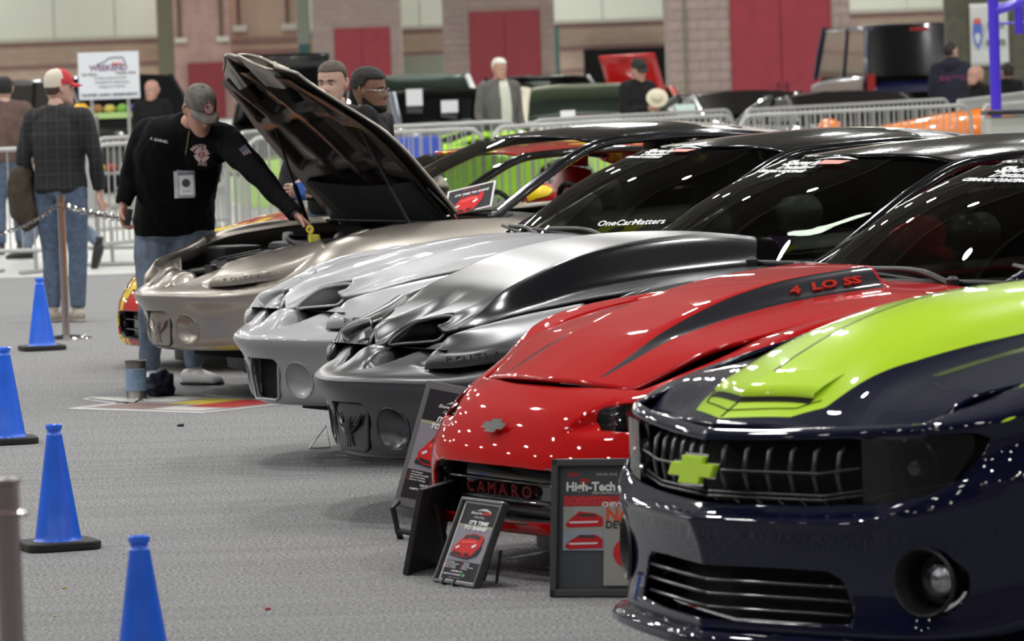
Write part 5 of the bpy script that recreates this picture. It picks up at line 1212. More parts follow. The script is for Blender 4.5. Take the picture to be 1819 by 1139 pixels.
banner(car2, w2, .06, .93, .75); banner(car3, w3, .08, .90, .85); banner(car4, w4, .22, .90, .95)
V, F = text_mesh('OneCarMatters', .046, .1, 0, bold=.001, sx=1.2); mesh('decal_lettering', xform(V, glass_frame(car2, .47, .13, radians(4))), F, ink(WHITE), w2, False)
# round decal low on the pewter car's glass
m = MB(); ring = [(.042 * cos(a), .042 * sin(a), 0) for a in np.linspace(0, 2 * pi, 28, endpoint=False)]; m.tube(ring, .0035, 6, closed=True)
for a in (90, 210, 330): m.tube([(0, 0, 0), (.04 * cos(radians(a)), .04 * sin(radians(a)), 0)], .0035, 6)
o = m.build('round_decal', mat('pale_blue_decal', (.35, .55, .62), .4), w1, True); o.matrix_local = glass_frame(car1, .38, .17)
# show card behind the pewter car's glass
c = empty('show_card', (0, 0, 0), 0, 'show card with a printed red car propped on the pewter coupe windshield', 'card'); Mg = car1.matrix_basis @ glass_frame(car1, .52, .12, radians(20), .03); c.matrix_world = Mg @ Matrix.Rotation(radians(-90), 4, 'X') @ Matrix.Translation((0, 0, -.11))
o = mesh('card', [(-.135, 0, 0), (.135, 0, 0), (.135, 0, .20), (-.135, 0, .20)], [(0, 1, 2, 3)], ink((.75, .75, .76)), c, False); solid(o, .003, -1)
s = Sheet(o, .27, .20); s.rect('print_ground', -.46, .05, .46, .95, (.03, .03, .035)); s.car(-.02, .36, .62); s.text("IT'S TIME TO SHINE", .03, .70, .11, (.8, .8, .8), .2, 1, .004); s.text("Show'n Detailing", .0, .86, .07, (.65, .1, .1), .3, 1)
# yellow passes lying on the dashes
def pass_card(root, l, b, z, label, col=(.52, .55, .02)):
    c = empty('parking_pass', (0, 0, 0), 0, label, 'pass', 'yellow passes on the dashboards'); c.matrix_world = root.matrix_basis @ Matrix.Translation((l, b, z)) @ Matrix.Rotation(radians(24), 4, 'X')
    o = mesh('card', [(-.17, -.06, 0), (.17, -.06, 0), (.17, .06, 0), (-.17, .06, 0)], [(0, 1, 2, 3)], ink(col), c, False); solid(o, .002, -1)
    m = MB(); m.add([(.05 * cos(a), .032 * sin(a), .001) for a in np.linspace(0, 2 * pi, 20, endpoint=False)], [tuple(range(20))]); m.build('printed_oval', ink((.04, .05, .03)), o)
    return c
pass_card(car2, .12, 1.66, .985, 'yellow pass with dark oval on the silver coupe dashboard')
pass_card(car3, .16, 1.66, .985, 'yellow pass with dark oval on the dark grey coupe dashboard')
pc = empty('purple_badge', (0, 0, 0), 0, 'purple numbered card behind the dark grey coupe windshield', 'card'); pc.matrix_world = car3.matrix_basis @ Matrix.Translation((.30, 1.62, 1.01)) @ Matrix.Rotation(radians(55), 4, 'X')
o = mesh('card', [(-.08, -.05, 0), (.08, -.05, 0), (.08, .05, 0), (-.08, .05, 0)], [(0, 1, 2, 3)], ink((.13, .06, .25)), pc, False); solid(o, .002, -1)
V, F = text_mesh('81', .055, 0, 0, bold=.002); mesh('lettering', [(x, y, .002) for x, y, z in V], F, ink(WHITE), o, False); mesh('pink_strip', [(-.07, -.048, .001), (.07, -.048, .001), (.07, -.03, .001), (-.07, -.03, .001)], [(0, 1, 2, 3)], ink((.6, .05, .4)), o, False)
# ------------------------------------------------------------------ crowd barricades
M_GALV = mat('galvanised_tube', (.40, .40, .39), .42, .6)
def barricade(a, b, label, h=1.10):
    """a, b: pixels of the two ends of the top rail"""
    A, B = ground(a[0], a[1], h), ground(b[0], b[1], h); A.z = B.z = 0; d = B - A; L = d.length
    t = empty('crowd_barricade', (A + B) / 2, atan2(d.y, d.x), label, 'barricade', 'steel crowd barricades')
    r = .16; x = L / 2; pts = [(-x, 0, .02), (-x, 0, h - r)] + [(-x + r - r * cos(q), 0, h - r + r * sin(q)) for q in np.linspace(.2, pi / 2, 5)] + [(x - r + r * sin(q), 0, h - r + r * cos(q)) for q in np.linspace(0, pi / 2 - .2, 5)] + [(x, 0, h - r), (x, 0, .02)]
    m = MB(); m.tube(pts, .021, 8); m.tube([(-x, 0, .20), (x, 0, .20)], .019, 8); m.build('frame', M_GALV, t, True)
    n = max(6, int(L / .115)); me = None
    for k in range(1, n):
        xx = -x + L * k / n
        if me is None: mm = MB(); mm.tube([(0, 0, .20), (0, 0, h - .01)], .0085, 6); q = mm.build('bar', M_GALV, t, True); me = q.data
        else: q = bpy.data.objects.new('bar', me); COL.objects.link(q); q.parent = t
        q.location = (xx, 0, 0 if abs(xx) < x - r else -.03)
    for s in (-1, 1):
        mm = MB(); mm.tube([(s * (x - .25), -.3, .015), (s * (x - .25), .3, .015)], .018, 8); mm.tube([(s * (x - .25), 0, .015), (s * (x - .25), 0, .2)], .018, 8); mm.build('foot', M_GALV, t, True)
    return t
for a, b, lab in (
    ((-75, 268), (100, 263), 'steel barricade behind the plaid-shirted man, nearest on the left'),
    ((168, 258), (415, 243), 'steel barricade behind the man in black, front row at left'),
    ((168, 247), (400, 234), 'steel barricade in the second row behind the man in black'),
    ((437, 246), (857, 228), 'steel barricade before the lime car, left of centre'),
    ((425, 236), (500, 230), 'short stretch of steel barricade behind the raised hood'),
    ((540, 232), (918, 215), 'second-row steel barricade before the blue-grey coupe'),
    ((876, 226), (1302, 204), 'steel barricade before the cream-topped car, front row'),
    ((944, 214), (1300, 195), 'second-row steel barricade before the man with the black cap'),
    ((1314, 206), (1724, 186), 'steel barricade before the orange roadster, front row'),
    ((1320, 196), (1686, 176), 'second-row steel barricade before the black sports cars'),
    ((1700, 180), (1850, 162), 'second-row steel barricade by the purple frame'),
    ((1745, 188), (1900, 176), 'front-row steel barricade at the right edge by the counter')):
    barricade(a, b, lab)
# ------------------------------------------------------------------ cars of the second aisle
def bgcar(name, label, px, Y, yaw, paint, L=4.5, W=1.8, belt=.92, hood=.85, deck=.95, roof=1.38, cab=(1.3, 2.0, 3.2, 3.9), zb=.22, roof_m=None, tumble=.16, glassm=None, nopillar=False, nose=.55, lampc=None, open_hood=None, cat='car', r=.32, x=None, rth=.06):
    p = at(px, 200, Y); t = empty(name, (p.x if x is None else x, Y, 0), radians(yaw), label, cat, 'show cars of the second aisle')
    # local y runs from nose (0) back; x across
    st = []
    hw = W / 2
    ys = [0, .06, .35, .9, cab[0], (cab[0] + cab[3]) / 2, cab[3], L - .35, L - .06, L]
    top = [nose, nose + .12, hood - .06, hood, hood + .05, belt, deck, deck - .03, deck - .16, deck - .32]
    wd = [.72, .86, .95, 1, 1, 1, 1, .97, .88, .74]
    for y, z, k in zip(ys, top, wd):
        w = hw * k; zl = zb + (.06 if y in (0, L) else 0); zm = min(.62, (z + zl) / 2 + .08)
        st.append([(0, y, zl), (w * .85, y, zl), (w * .97, y, zl + .08), (w, y, zm), (w * .97, y, z - .09), (w * .90, y, z - .012), (w * .55, y, z + .012), (0, y, z + .02)])
    G = surf(np.swapaxes(np.array(st, float), 0, 1), 3, 3); V, F = grid_mesh(G); V, F = both(V, F)
    V = np.array(V)
    for wy in (.85, L - .85):
        V, F, _ = clip(V, F, -np.where(np.abs(V[:, 0]) > hw * .7, r + .04 - np.hypot(V[:, 1] - wy, V[:, 2] - r), -1))
    b = mesh('body', V, F, paint, t)
    for e in (0, L):
        mm = MB(); mm.box((0, e + (.02 if e == 0 else -.02), (zb + .5) / 2 + .05), (W * .8, .03, .32)); q = mm.build('bumper', paint, t); bevel(q, .012)
    rw = hw - tumble; y0, y1, y2, y3 = cab; bw = hw * .90
    gm = glassm or M_GLASSD
    # glass house: windshield, rear glass, sides
    def quad(n_, A, B, C, D, m_, bulge=.02):
        A, B, C, D = map(np.array, (A, B, C, D)); g = np.array([[A * (1 - u) * (1 - v) + B * u * (1 - v) + C * u * v + D * (1 - u) * v for u in np.linspace(0, 1, 7)] for v in np.linspace(0, 1, 4)]); 
        nn = np.cross(B - A, D - A); nn = nn / (np.linalg.norm(nn) + 1e-9)
        for i in range(4):
            for j in range(7): g[i, j] += nn * bulge * (1 - (2 * j / 6 - 1) ** 2)
        V, F = grid_mesh(g); return mesh(n_, V, F, m_, t)
    quad('windshield', (-bw, y0, belt), (bw, y0, belt), (rw, y1, roof - .03), (-rw, y1, roof - .03), gm, .06)
    quad('rear_window', (bw, y3, belt), (-bw, y3, belt), (-rw, y2, roof - .03), (rw, y2, roof - .03), gm, .05)
    for s in (-1, 1): quad('side_window', (s * bw, y0 + .1, belt), (s * bw, y3 - .1, belt), (s * rw, y2, roof - .05), (s * rw, y1, roof - .05), gm, 0)
    g = np.array([[(u * rw * 1.02, y, roof + .0 - .05 * u ** 4 - dz) for u in np.linspace(-1, 1, 11)] for y, dz in ((y1 - .02, .025), (y1 + .15, .0), ((y1 + y2) / 2, -.012), (y2 - .15, .0), (y2 + .02, .03))]); V, F = grid_mesh(g); o = mesh('roof', V, F, roof_m or paint, t); solid(o, rth)
    for s in (-1, 1):
        m = MB()
        for (ya, yb_) in ((y0, y1), (y3, y2)): m = MB(); m.tube([(s * bw, ya, belt - .02), (s * (bw * .5 + rw * .5 + .01), (ya + yb_) / 2, (belt + roof) / 2), (s * rw, yb_, roof - .03)], .05, 8, flat=.7); m.build('pillar', roof_m or paint, t, True)
        m = MB(); m.tube([(s * bw, (y0 + y3) / 2 + .25, belt), (s * rw, (y1 + y2) / 2 + .2, roof - .04)], .03, 8, flat=.7); m.build('pillar', roof_m or paint, t, True)
        for wy in (.85, L - .85): wheel(t, s * (hw - .12), wy, r, .22)
        mm = MB(); mm.lathe([(.001, -.02), (.07, -.015), (.09, .0), (.092, .03)], 18, axis='Y', cap=False); q = mm.build('headlamp', M_LAMP, t, True, mtx=Matrix.Translation((s * hw * .62, .05, nose + .03)))
    interior(t, y0 + .15, y3 - .1, hw * .8, zb + .1, belt, belt - .05, seats=False)
    return t
def sheet_card(name, px0, py0, px1, py1, Y, label, col=(.72, .72, .74), txt=None, tcol=(.5, .1, .1), lean=.15):
    if Y > 60:
        bpy.context.view_layer.update(); d_ = Vector(ray((px0 + px1) / 2, py1)).normalized(); o_ = Vector((0, 0, CAM_H)) + d_ * 59.; ok, loc, *_ = SC.ray_cast(bpy.context.evaluated_depsgraph_get(), o_, d_)
        if ok and loc.y < 85: Y = loc.y - .02
    A, B = at(px0, py1, Y), at(px1, py1, Y); C = at(px0, py0, Y); h = C.z - A.z; w = (B - A).length
    t = empty(name, (A + B) / 2, atan2(B.z - A.z, 1) * 0, label, 'card', 'paper cards on the show cars'); t.rotation_euler = (-lean, 0, 0)
    o = mesh('card', [(-w / 2, 0, 0), (w / 2, 0, 0), (w / 2, 0, h), (-w / 2, 0, h)], [(0, 1, 2, 3)], ink(col), t, False); solid(o, .006, -1)
    if txt: V, F = text_mesh(txt, h * .5, 0, 0, bold=.004); s = min(1, w * .85 / max(.01, max(v[0] for v in V) - min(v[0] for v in V))); mesh('lettering', [(x * s, -.003, h / 2 + y * s) for x, y, z in V], F, ink(tcol), o, False)
    return t
P_WHITE = mat('white_car_paint', (.62, .63, .63), .3, 0, 1.); P_BG_BLACK = mat('black_car_paint', (.008, .008, .01), .25, 0, 1.); P_BLUEGREY = mat('blue_grey_car_paint', (.30, .33, .40), .3, .5, 1.)
P_LIMEC = mat('lime_green_car_paint', (.38, .72, .02), .35, 0, 1.); P_ORANGE = mat('orange_car_paint', (.72, .17, .008), .3, 0, 1.); P_CREAM = mat('cream_cloth_top', (.62, .57, .45), .7); P_GREY = mat('grey_car_paint', (.34, .35, .37), .3, .4, 1.); P_NIGHT = mat('night_blue_van_paint', (.008, .011, .05), .28, 0, 1.)
GL2 = glass('green_tinted_glass', (.30, .36, .32), 1.55)
bgcar('lime_car', 'lime green car behind the barricade, seen past the raised hood', 620, 55.8, -80, P_LIMEC, L=4.4, belt=.80, hood=.80, deck=.80, roof=.96, cab=(2.2, 2.7, 3.3, 3.8), nose=.6, x=-3.0)
bgcar('white_pickup', 'white pickup with a dark windscreen behind the blue-grey coupe', 770, 76, 8, P_WHITE, L=5.0, W=2.0, belt=1.0, hood=.98, deck=1.0, roof=1.56, cab=(1.4, 1.85, 2.9, 3.1), glassm=GL2, tumble=.22, nose=.7, rth=.16)
bgcar('blue_grey_coupe', 'blue-grey coupe with white cards in its window', 865, 65, 14, P_BLUEGREY, L=4.7, belt=.94, hood=.90, deck=.98, roof=1.38, cab=(1.5, 2.2, 3.1, 4.1), rth=.09)
bgcar('cream_top_convertible', 'white car with a cream cloth top before the open red hood', 1060, 60.2, 2, P_WHITE, L=4.4, belt=.98, hood=.95, deck=.98, roof=1.40, cab=(1.4, 1.95, 3.2, 4.0), roof_m=P_CREAM, glassm=GL2, rth=.14)
bgcar('black_suv', 'black sport utility with a bright roof edge left of the raised hood', 318, 74, 30, P_BG_BLACK, L=4.8, W=1.95, belt=1.05, hood=1.0, deck=1.05, roof=1.72, cab=(1.3, 1.9, 4.1, 4.6), glassm=M_GLOSSBLK, zb=.3, nose=.7, r=.37)
bgcar('silver_suv', 'pale silver sport utility at the left edge of the hall', 24, 84, 20, P_GREY, L=4.7, W=1.9, belt=1.0, hood=.97, deck=1.0, roof=1.52, cab=(1.3, 2.0, 3.9, 4.5), zb=.28)
bgcar('black_hatchback', 'black car whose bonnet stands open behind the pewter hood', 500, 72, -3, P_BG_BLACK, L=4.5, belt=.95, hood=.9, deck=.95, roof=1.40)
bgcar('black_roadster', 'low black car between the block pier and the barricade', 1248, 73, 8, P_BG_BLACK, L=4.4, belt=.84, hood=.80, deck=.84, roof=1.08, glassm=M_GLOSSBLK, cab=(1.5, 2.1, 3.0, 3.8))
bgcar('black_sports_car', 'black sports car with lamp reflections before the red doors', 1412, 67, 14, P_BG_BLACK, L=4.6, belt=.86, hood=.80, deck=.88, roof=1.19, cab=(1.4, 2.2, 3.0, 4.2), glassm=M_GLOSSBLK)
bgcar('black_saloon', 'rounded black car before the dark blue van', 1605, 60.5, 14, P_BG_BLACK, L=4.6, belt=.86, hood=.80, deck=.88, roof=1.19, cab=(1.4, 2.2, 3.0, 4.2), glassm=M_GLOSSBLK)
bgcar('dark_car', 'dark car far behind the cream-topped car', 1030, 84, 15, P_BG_BLACK, L=4.6, belt=.98, hood=.92, deck=.98, roof=1.45)
bgcar('red_car', 'red car with its hood raised high behind the man in the black cap', 1132, 78, 4, mat('bright_red_car', (.55, .012, .012), .35, 0, 1.), L=4.4, belt=.92, hood=.86, deck=.9, roof=1.25)
def flap(name, car, P, m_, th=.04):
    P = [Vector(p) for p in P]; c = sum(P, Vector()) / len(P); A, B, C, D = P
    g = np.array([[np.array((A.lerp(B, u)).lerp(D.lerp(C, u), v) - c) + np.array([0, -.08 * (1 - (2 * u - 1) ** 2) * 1, 0]) for u in np.linspace(0, 1, 9)] for v in np.linspace(0, 1, 7)]); V, F = grid_mesh(g); o = mesh(name, V, F, m_, None); o.location = c; solid(o, th, 0); bpy.context.view_layer.update(); r_ = bpy.data.objects[car]; o.parent = r_; o.matrix_parent_inverse = r_.matrix_world.inverted(); return o
flap('raised_hood', 'red_car', (at(1093, 196, 79.2), at(1192, 194, 79.2), at(1163, 95, 78.4), at(1064, 101, 78.4)), mat('bright_red_car', (.55, .012, .012), .35, 0, 1.))
flap('raised_hood', 'black_hatchback', (at(415, 224, 73.3), at(568, 222, 73.3), at(585, 97, 72.2), at(440, 101, 72.2)), P_BG_BLACK, .08)
# dark blue van
van = bgcar('blue_van', 'dark blue van by the pier, seen from behind', 1600, 86, 188, P_NIGHT, L=5.2, W=2.0, belt=1.25, hood=1.1, deck=1.28, roof=2.12, cab=(.8, 1.5, 5.0, 5.1), zb=.35, tumble=.14, nose=.8, r=.36, glassm=M_GLOSSBLK)
van.location = (at(1640, 200, 84).x, 84, 0); van.rotation_euler.z = radians(188); van.location += Matrix.Rotation(radians(188), 3, 'Z') @ Vector((0, -5.2, 0))
for s in (-1, 1): m = MB(); m.box((s * .86, 5.16, 1.05), (.14, .06, .5)); m.build('tail_lamp', mat('tail_lamp_red', (.3, .02, .02), .3, coat=.5), van)
m = MB(); m.box((0, 5.08, 2.02), (.3, .05, .06)); m.build('brake_lamp', mat('tail_lamp_red', (.3, .02, .02), .3, coat=.5), van)
# orange roadster: long pointed body and drum lamp
p = at(1626, 235, 55.3); t = empty('orange_roadster', (p.x, 55.3, 0), 0, 'glossy orange hot rod behind the barricade at right', 'car', 'show cars of the second aisle')
V, F = sweep([(-1.15, .1, .66), (-.8, .05, .69), (-.25, 0, .73), (.3, 0, .77), (.75, .05, .79), (1.0, .1, .77), (1.12, .1, .75)], [.06, .11, .17, .22, .25, .23, .16], 24, True, 1.0); mesh('body', V, F, P_ORANGE, t)
m = MB(); m.lathe([(.001, .12), (.09, .10), (.13, 0), (.12, -.1), (.05, -.14)], 20, (-.95, -.40, .86), 'X'); m.build('drum_lamp', P_ORANGE, t, True)
for wx, wy in ((-.8, -.45), (.95, -.5), (-.8, .6), (.95, .65)):
    m = MB(); m.lathe([(.2, -.1), (.33, -.1), (.36, -.06), (.36, .06), (.33, .1), (.2, .1)], 28, axis='Y', cap=False); m.lathe([(.001, -.05), (.2, -.04)], 20, axis='Y', cap=False); m.build('wheel', M_RUBBER, t, True, mtx=Matrix.Translation((wx, wy, .36)))
m = MB(); m.tube([(-.8, -.4, .36), (-.8, .55, .36)], .04, 8); m.tube([(.95, -.45, .4), (.95, .6, .4)], .05, 8); m.build('axle', M_CHROME, t, True)
# paper cards
sheet_card('window_card', 722, 158, 751, 188, 75.0, 'white sheet in the pickup windscreen')
sheet_card('window_card', 784, 178, 814, 200, 64.3, 'white card high in the blue-grey coupe window'); sheet_card('window_card', 777, 194, 819, 213, 64.2, 'white card with red print in the blue-grey coupe window', (.66, .6, .6), 'FOR SALE', (.5, .1, .1))
sheet_card('window_card', 996, 196, 1022, 214, 62.0, 'white card low on the cream-topped car'); sheet_card('window_card', 1201, 185, 1236, 212, 56.05, 'pale mint sheet hung by the barricade', (.55, .68, .66))
# blue barrel
p = at(740, 290, 53.6); t = empty('blue_barrel', (p.x, 53.6, 0), .2, 'blue barrel behind the barricade left of the pewter coupe roof', 'barrel')
m = MB(); m.lathe([(.25, .0), (.285, .04), (.29, .3), (.30, .32), (.29, .34), (.29, .62), (.30, .64), (.29, .66), (.285, .92), (.27, .96), (.001, .955)], 32); m.build('drum', mat('blue_barrel_plastic', (.02, .06, .40), .4), t, True, 50)
V, F = text_mesh('USA', .22, 0, 0, bold=.006); mesh('lettering', [(.295 * sin(x / .29), -.295 * cos(x / .29), .58 + y) for x, y, z in V], F, ink((.6, .6, .65)), t, False)
# ------------------------------------------------------------------ stall at the left: table, goods, sign
Yt = 66.0; x0, x1 = at(140, 200, Yt).x, at(262, 200, Yt).x; z0 = at(200, 205, Yt).z
t = empty('stall_table', ((x0 + x1) / 2, Yt, 0), 0, 'stall table with a lime green edge behind the barricade', 'table'); m = MB(); m.box((0, 0, z0), (x1 - x0, .8, .07)); m.build('table_top', mat('lime_table_edge', (.42, .60, .22), .5), t)
for sx in (-1, 1):
    for sy in (-1, 1): m = MB(); m.box((sx * (x1 - x0) * .46, sy * .34, (z0 - .035) / 2), (.05, .05, z0 - .035)); m.build('leg', M_GALV, t)
m = MB(); m.box((0, 0, .45), (x1 - x0 - .1, .6, .03)); m.build('lower_shelf', M_GALV, t)
GC = ((.55, .42, .04), (.60, .5, .1), (.35, .16, .06), (.5, .45, .08), (.10, .07, .3), (.2, .45, .06), (.4, .05, .04), (.5, .5, .48))
GN = ('yellow', 'pale yellow', 'brown', 'mustard', 'purple', 'green', 'red', 'grey')
def toy(px, Y, col, nm, r, z, where): 
    o = blob('plush_toy', mat('toy_' + nm.replace(' ', '_'), col, .7), (at(px, 200, Y).x, Y - .1, z), r, r * .9, r * 1.5, .35, '%s plush toy on the %s' % (nm, where), 'toy', px * .37, 2); o['group'] = 'toys on the stall'
ORD = ('first', 'second', 'third', 'fourth', 'last')
for k in range(5): toy(152 + k * 22, Yt, GC[(0, 2, 1, 5, 4)[k]], GN[(0, 2, 1, 5, 4)[k]], .075, z0 + .034, 'stall table top, %s of the row' % ORD[k])
for k in range(5): toy(152 + k * 22, Yt, GC[(3, 0, 6, 7, 1)[k]], GN[(3, 0, 6, 7, 1)[k]], .08, .465, 'stall lower shelf, %s of the row' % ORD[k])
for k in range(5): toy(150 + k * 24, Yt - .75, GC[(6, 1, 7, 0, 3)[k]], GN[(6, 1, 7, 0, 3)[k]], .085, 0, 'floor before the stall, %s of the row' % ORD[k])
blob('yellow_duck', mat('duck_yellow', (.75, .42, .01), .4), at(143, 205, 62), .10, .09, .16, .35, 'bright yellow plush duck beside the plaid-shirted man', 'toy', 5., 3)
p = at(143, 205, 62.); bpy.data.objects['yellow_duck'].location = (p.x, 62, at(140, 207, 62).z)
m = MB(); m.box((p.x, 62, at(140, 207, 62).z / 2), (.4, .4, at(140, 207, 62).z)); o = m.build('display_box', M_GALV, None); tag(o, 'grey display box under the yellow duck', 'box')
# white sign on a stand
Ys = 58.; A, B = at(141, 178, Ys), at(249, 172, Ys); C = at(137, 94, Ys); w_, h_ = (B - A).length, C.z - A.z
t = empty('white_sign', ((A.x + B.x) / 2, Ys, 0), 0, 'large white sign with a car outline raised on a stand', 'sign'); m = MB(); m.box((0, 0, A.z + h_ / 2), (w_, .03, h_)); s0 = m.build('sign_board', mat('white_sign_board', (.66, .68, .74), .5), t)
for sx in (-1, 1): m = MB(); m.tube([(sx * w_ * .3, .05, 0), (sx * w_ * .3, .03, A.z + .2)], .02, 8); m.build('sign_leg', M_GALV, t, True)
pr = mesh('print', [(-w_ * .49, -.018, A.z + .01), (w_ * .49, -.018, A.z + .01), (w_ * .49, -.018, A.z + h_ - .01), (-w_ * .49, -.018, A.z + h_ - .01)], [(0, 1, 2, 3)], mat('white_sign_board', (.66, .68, .74), .5), t, False)
m = MB(); q = lambda pts: [(x * w_, -.021, A.z + z * h_) for x, z in pts]
m.tube(q([(-.2, .72), (-.14, .76), (-.05, .80), (0, .86), (.1, .88), (.24, .87), (.27, .78), (.28, .72)]), .008, 6); m.tube(q([(.06, .745), (.16, .74), (.22, .74)]), .012, 6, 1); m.build('car_outline', [ink((.18, .18, .28)), ink((.6, .12, .10))], pr)
for tx, x, z, sz, c in (('WEEKEND', -.0, .655, .17, (.22, .12, .22)), ('Car Show', -.32, .53, .08, (.3, .28, .3)), ('Vendor Area', .28, .55, .08, (.3, .28, .3)), ('all clubs welcome in hall', .02, .45, .07, (.42, .42, .46)), ('ask inside for entry forms', .05, .36, .07, (.42, .42, .46)), ('judging on saturday', .05, .27, .07, (.42, .42, .46)), ('TROPHIES  RAFFLE  REFRESHMENTS', .0, .09, .075, (.2, .2, .24))):
    V, F = text_mesh(tx, sz * h_, 0, 0, bold=.003); mesh('lettering', [(x * w_ + v[0], -.022, A.z + z * h_ + v[1]) for v in V], F, ink(c), pr, False)
# banner on the dark partition with a road shield
Yb = 79.79; A = at(1725, 118, Yb); C = at(1722, 7, Yb); B = at(1793, 120, Yb); w_, h_ = B.x - A.x, C.z - A.z
t = empty('shield_banner', ((A.x + B.x) / 2, Yb, A.z), 0, 'white banner with red and blue road shield on the dark partition', 'banner')
g = np.array([[(x * w_, -.015 + .010 * sin(x * 9 + z * 4), z * h_) for x in np.linspace(-.5, .5, 15)] for z in np.linspace(0, 1, 15)]); V, F = grid_mesh(g); o = mesh('cloth', V, F, mat('white_banner_cloth', (.58, .60, .58), .7), t); solid(o, .004)
mesh('shield', [(x * w_, -.040, z * h_) for x, z in ((-.42, .68), (-.20, .68), (-.18, .5), (-.22, .36), (-.31, .26), (-.40, .36), (-.44, .5))], [tuple(range(7))], ink((.10, .16, .50)), t, False)
mesh('shield', [(x * w_, -.042, z * h_) for x, z in ((-.38, .52), (-.25, .52), (-.24, .45), (-.31, .33), (-.38, .45))], [tuple(range(5))], ink((.6, .62, .62)), t, False)
mesh('shield_head', [(x * w_, -.041, z * h_) for x, z in ((-.41, .68), (-.21, .68), (-.22, .76), (-.40, .76))], [(0, 1, 2, 3)], ink((.62, .12, .08)), t, False)
for tx, z in (('NUTS', .64), ('BOLTS', .36)):
    V, F = text_mesh(tx, .13 * h_, 0, 0, bold=.006); mesh('lettering', [(.16 * w_ + v[0] * .8, -.043, z * h_ + v[1]) for v in V], F, ink((.12, .13, .13)), t, False)
# purple steel frame and grey counter
Yp = 48.0; M_PURP = mat('purple_steel', (.05, .02, .52), .35, coat=.4)
P0, P1 = at(1770, 205, Yp), at(1762, -25, Yp); t = empty('purple_gantry', (P0.x, Yp, 0), 0, 'purple steel frame standing behind the grey counter', 'gantry')
m = MB(); m.tube([(0, 0, 0), (0, 0, P1.z)], .052, 12); m.build('upright', M_PURP, t, True)
hz_ = at(1819, 10, Yp); m = MB(); m.tube([(0, 0, at(1766, 20, Yp).z), (.3, 0, at(1810, 2, Yp).z), (.9, 0, at(1810, 2, Yp).z)], .05, 10); m.build('diagonal_brace', M_PURP, t, True)
m = MB(); m.tube([(.24, 0, at(1808, 60, Yp).z), (.24, 0, P1.z)], .038, 10); m.build('hanger', M_PURP, t, True)
m = MB(); m.tube([(0, 0, at(1770, 42, Yp).z), (.9, 0, at(1815, 41, Yp).z)], .012, 8); m.build('cross_wire', M_PURP, t, True)
Yc = 46.; A, B = at(1748, 201, Yc), at(1900, 200, Yc); t = empty('grey_counter', ((A.x + B.x) / 2, Yc, 0), 0, 'pale grey counter with a dark top at the right edge', 'counter'); m = MB(); m.box((0, 0, A.z / 2 - .02), (B.x - A.x - .06, .6, A.z - .04)); m.build('counter_front', mat('counter_grey', (.36, .37, .33), .6), t); m = MB(); m.box((0, 0, A.z), (B.x - A.x, .68, .04)); m.build('counter_top', M_BLACK, t)
# ------------------------------------------------------------------ people
def skin_mat(k, c): return add_noise(mat('skin_%s' % k, c, .55), 60., .08)
def loft(pts, rad, side, n=16):
    """closed elliptical tube; rad = (half width along side, half depth)"""
    P = [Vector(p) for p in pts]; V, F = [], []; N = len(P)
    for i, p in enumerate(P):
        t = (P[min(i + 1, N - 1)] - P[max(i - 1, 0)]).normalized(); s = Vector(side if not isinstance(side, list) else side[i]); s = (s - t * s.dot(t)).normalized(); f = t.cross(s)
        for k in range(n):
            a = 2 * pi * k / n; c, d = cos(a), sin(a); c = copysign(abs(c) ** .85, c); d = copysign(abs(d) ** .85, d); V.append(p + s * (c * rad[i][0]) + f * (d * rad[i][1]))
    for i in range(N - 1):
        for k in range(n):
            a, b = i * n + k, i * n + (k + 1) % n; F.append((a, b, b + n, a + n))
    F.append(tuple(reversed(range(n)))); F.append(tuple(range((N - 1) * n, N * n))); return V, F
def limb(pts, rad, n=12):
    P = smooth_path(pts, 5); R = np.interp(np.linspace(0, len(rad) - 1, len(P)), range(len(rad)), rad); return sweep(P, R, n)
def ball(c, r, sub=2):
    bm = bmesh.new(); bmesh.ops.create_icosphere(bm, subdivisions=sub, radius=1.); r = r if hasattr(r, '__len__') else (r, r, r)
    V = [(v.co.x * r[0] + c[0], v.co.y * r[1] + c[1], v.co.z * r[2] + c[2]) for v in bm.verts]; F = [tuple(v.index for v in f.verts) for f in bm.faces]; bm.free(); return V, F
def fuse(mb, voxel, smooth=4):
    """one continuous skin from overlapping shapes"""
    me = bpy.data.meshes.new('tmp'); me.from_pydata([tuple(v) for v in mb.V], [], mb.F); o = bpy.data.objects.new('tmp', me); COL.objects.link(o)
    r = o.modifiers.new('r', 'REMESH'); r.mode = 'VOXEL'; r.voxel_size = voxel; s = o.modifiers.new('s', 'SMOOTH'); s.factor = .5; s.iterations = smooth
    dg = bpy.context.evaluated_depsgraph_get(); m2 = bpy.data.meshes.new_from_object(o.evaluated_get(dg)); n = len(m2.vertices); V = np.zeros(n * 3); m2.vertices.foreach_get('co', V); V = V.reshape(-1, 3)
    F = [tuple(p.vertices) for p in m2.polygons]; bpy.data.objects.remove(o); bpy.data.meshes.remove(me); bpy.data.meshes.remove(m2); return V, F
def folds(V, F, amp, seed, scale=(9, 9, 3.5)):
    V = np.array(V); N = np.zeros_like(V); Fa = np.array([f[:3] for f in F]); n = np.cross(V[Fa[:, 1]] - V[Fa[:, 0]], V[Fa[:, 2]] - V[Fa[:, 0]])
    for k in range(3): np.add.at(N, Fa[:, k], n)
    N /= np.linalg.norm(N, axis=1)[:, None] + 1e-9
    d = np.array([mnoise.noise(Vector((v[0] * scale[0] + seed, v[1] * scale[1], v[2] * scale[2] + v[0] * 3))) + .5 * mnoise.noise(Vector((v[0] * 22, v[1] * 22 + seed, v[2] * 12))) for v in V]); return V + N * (d * amp)[:, None]
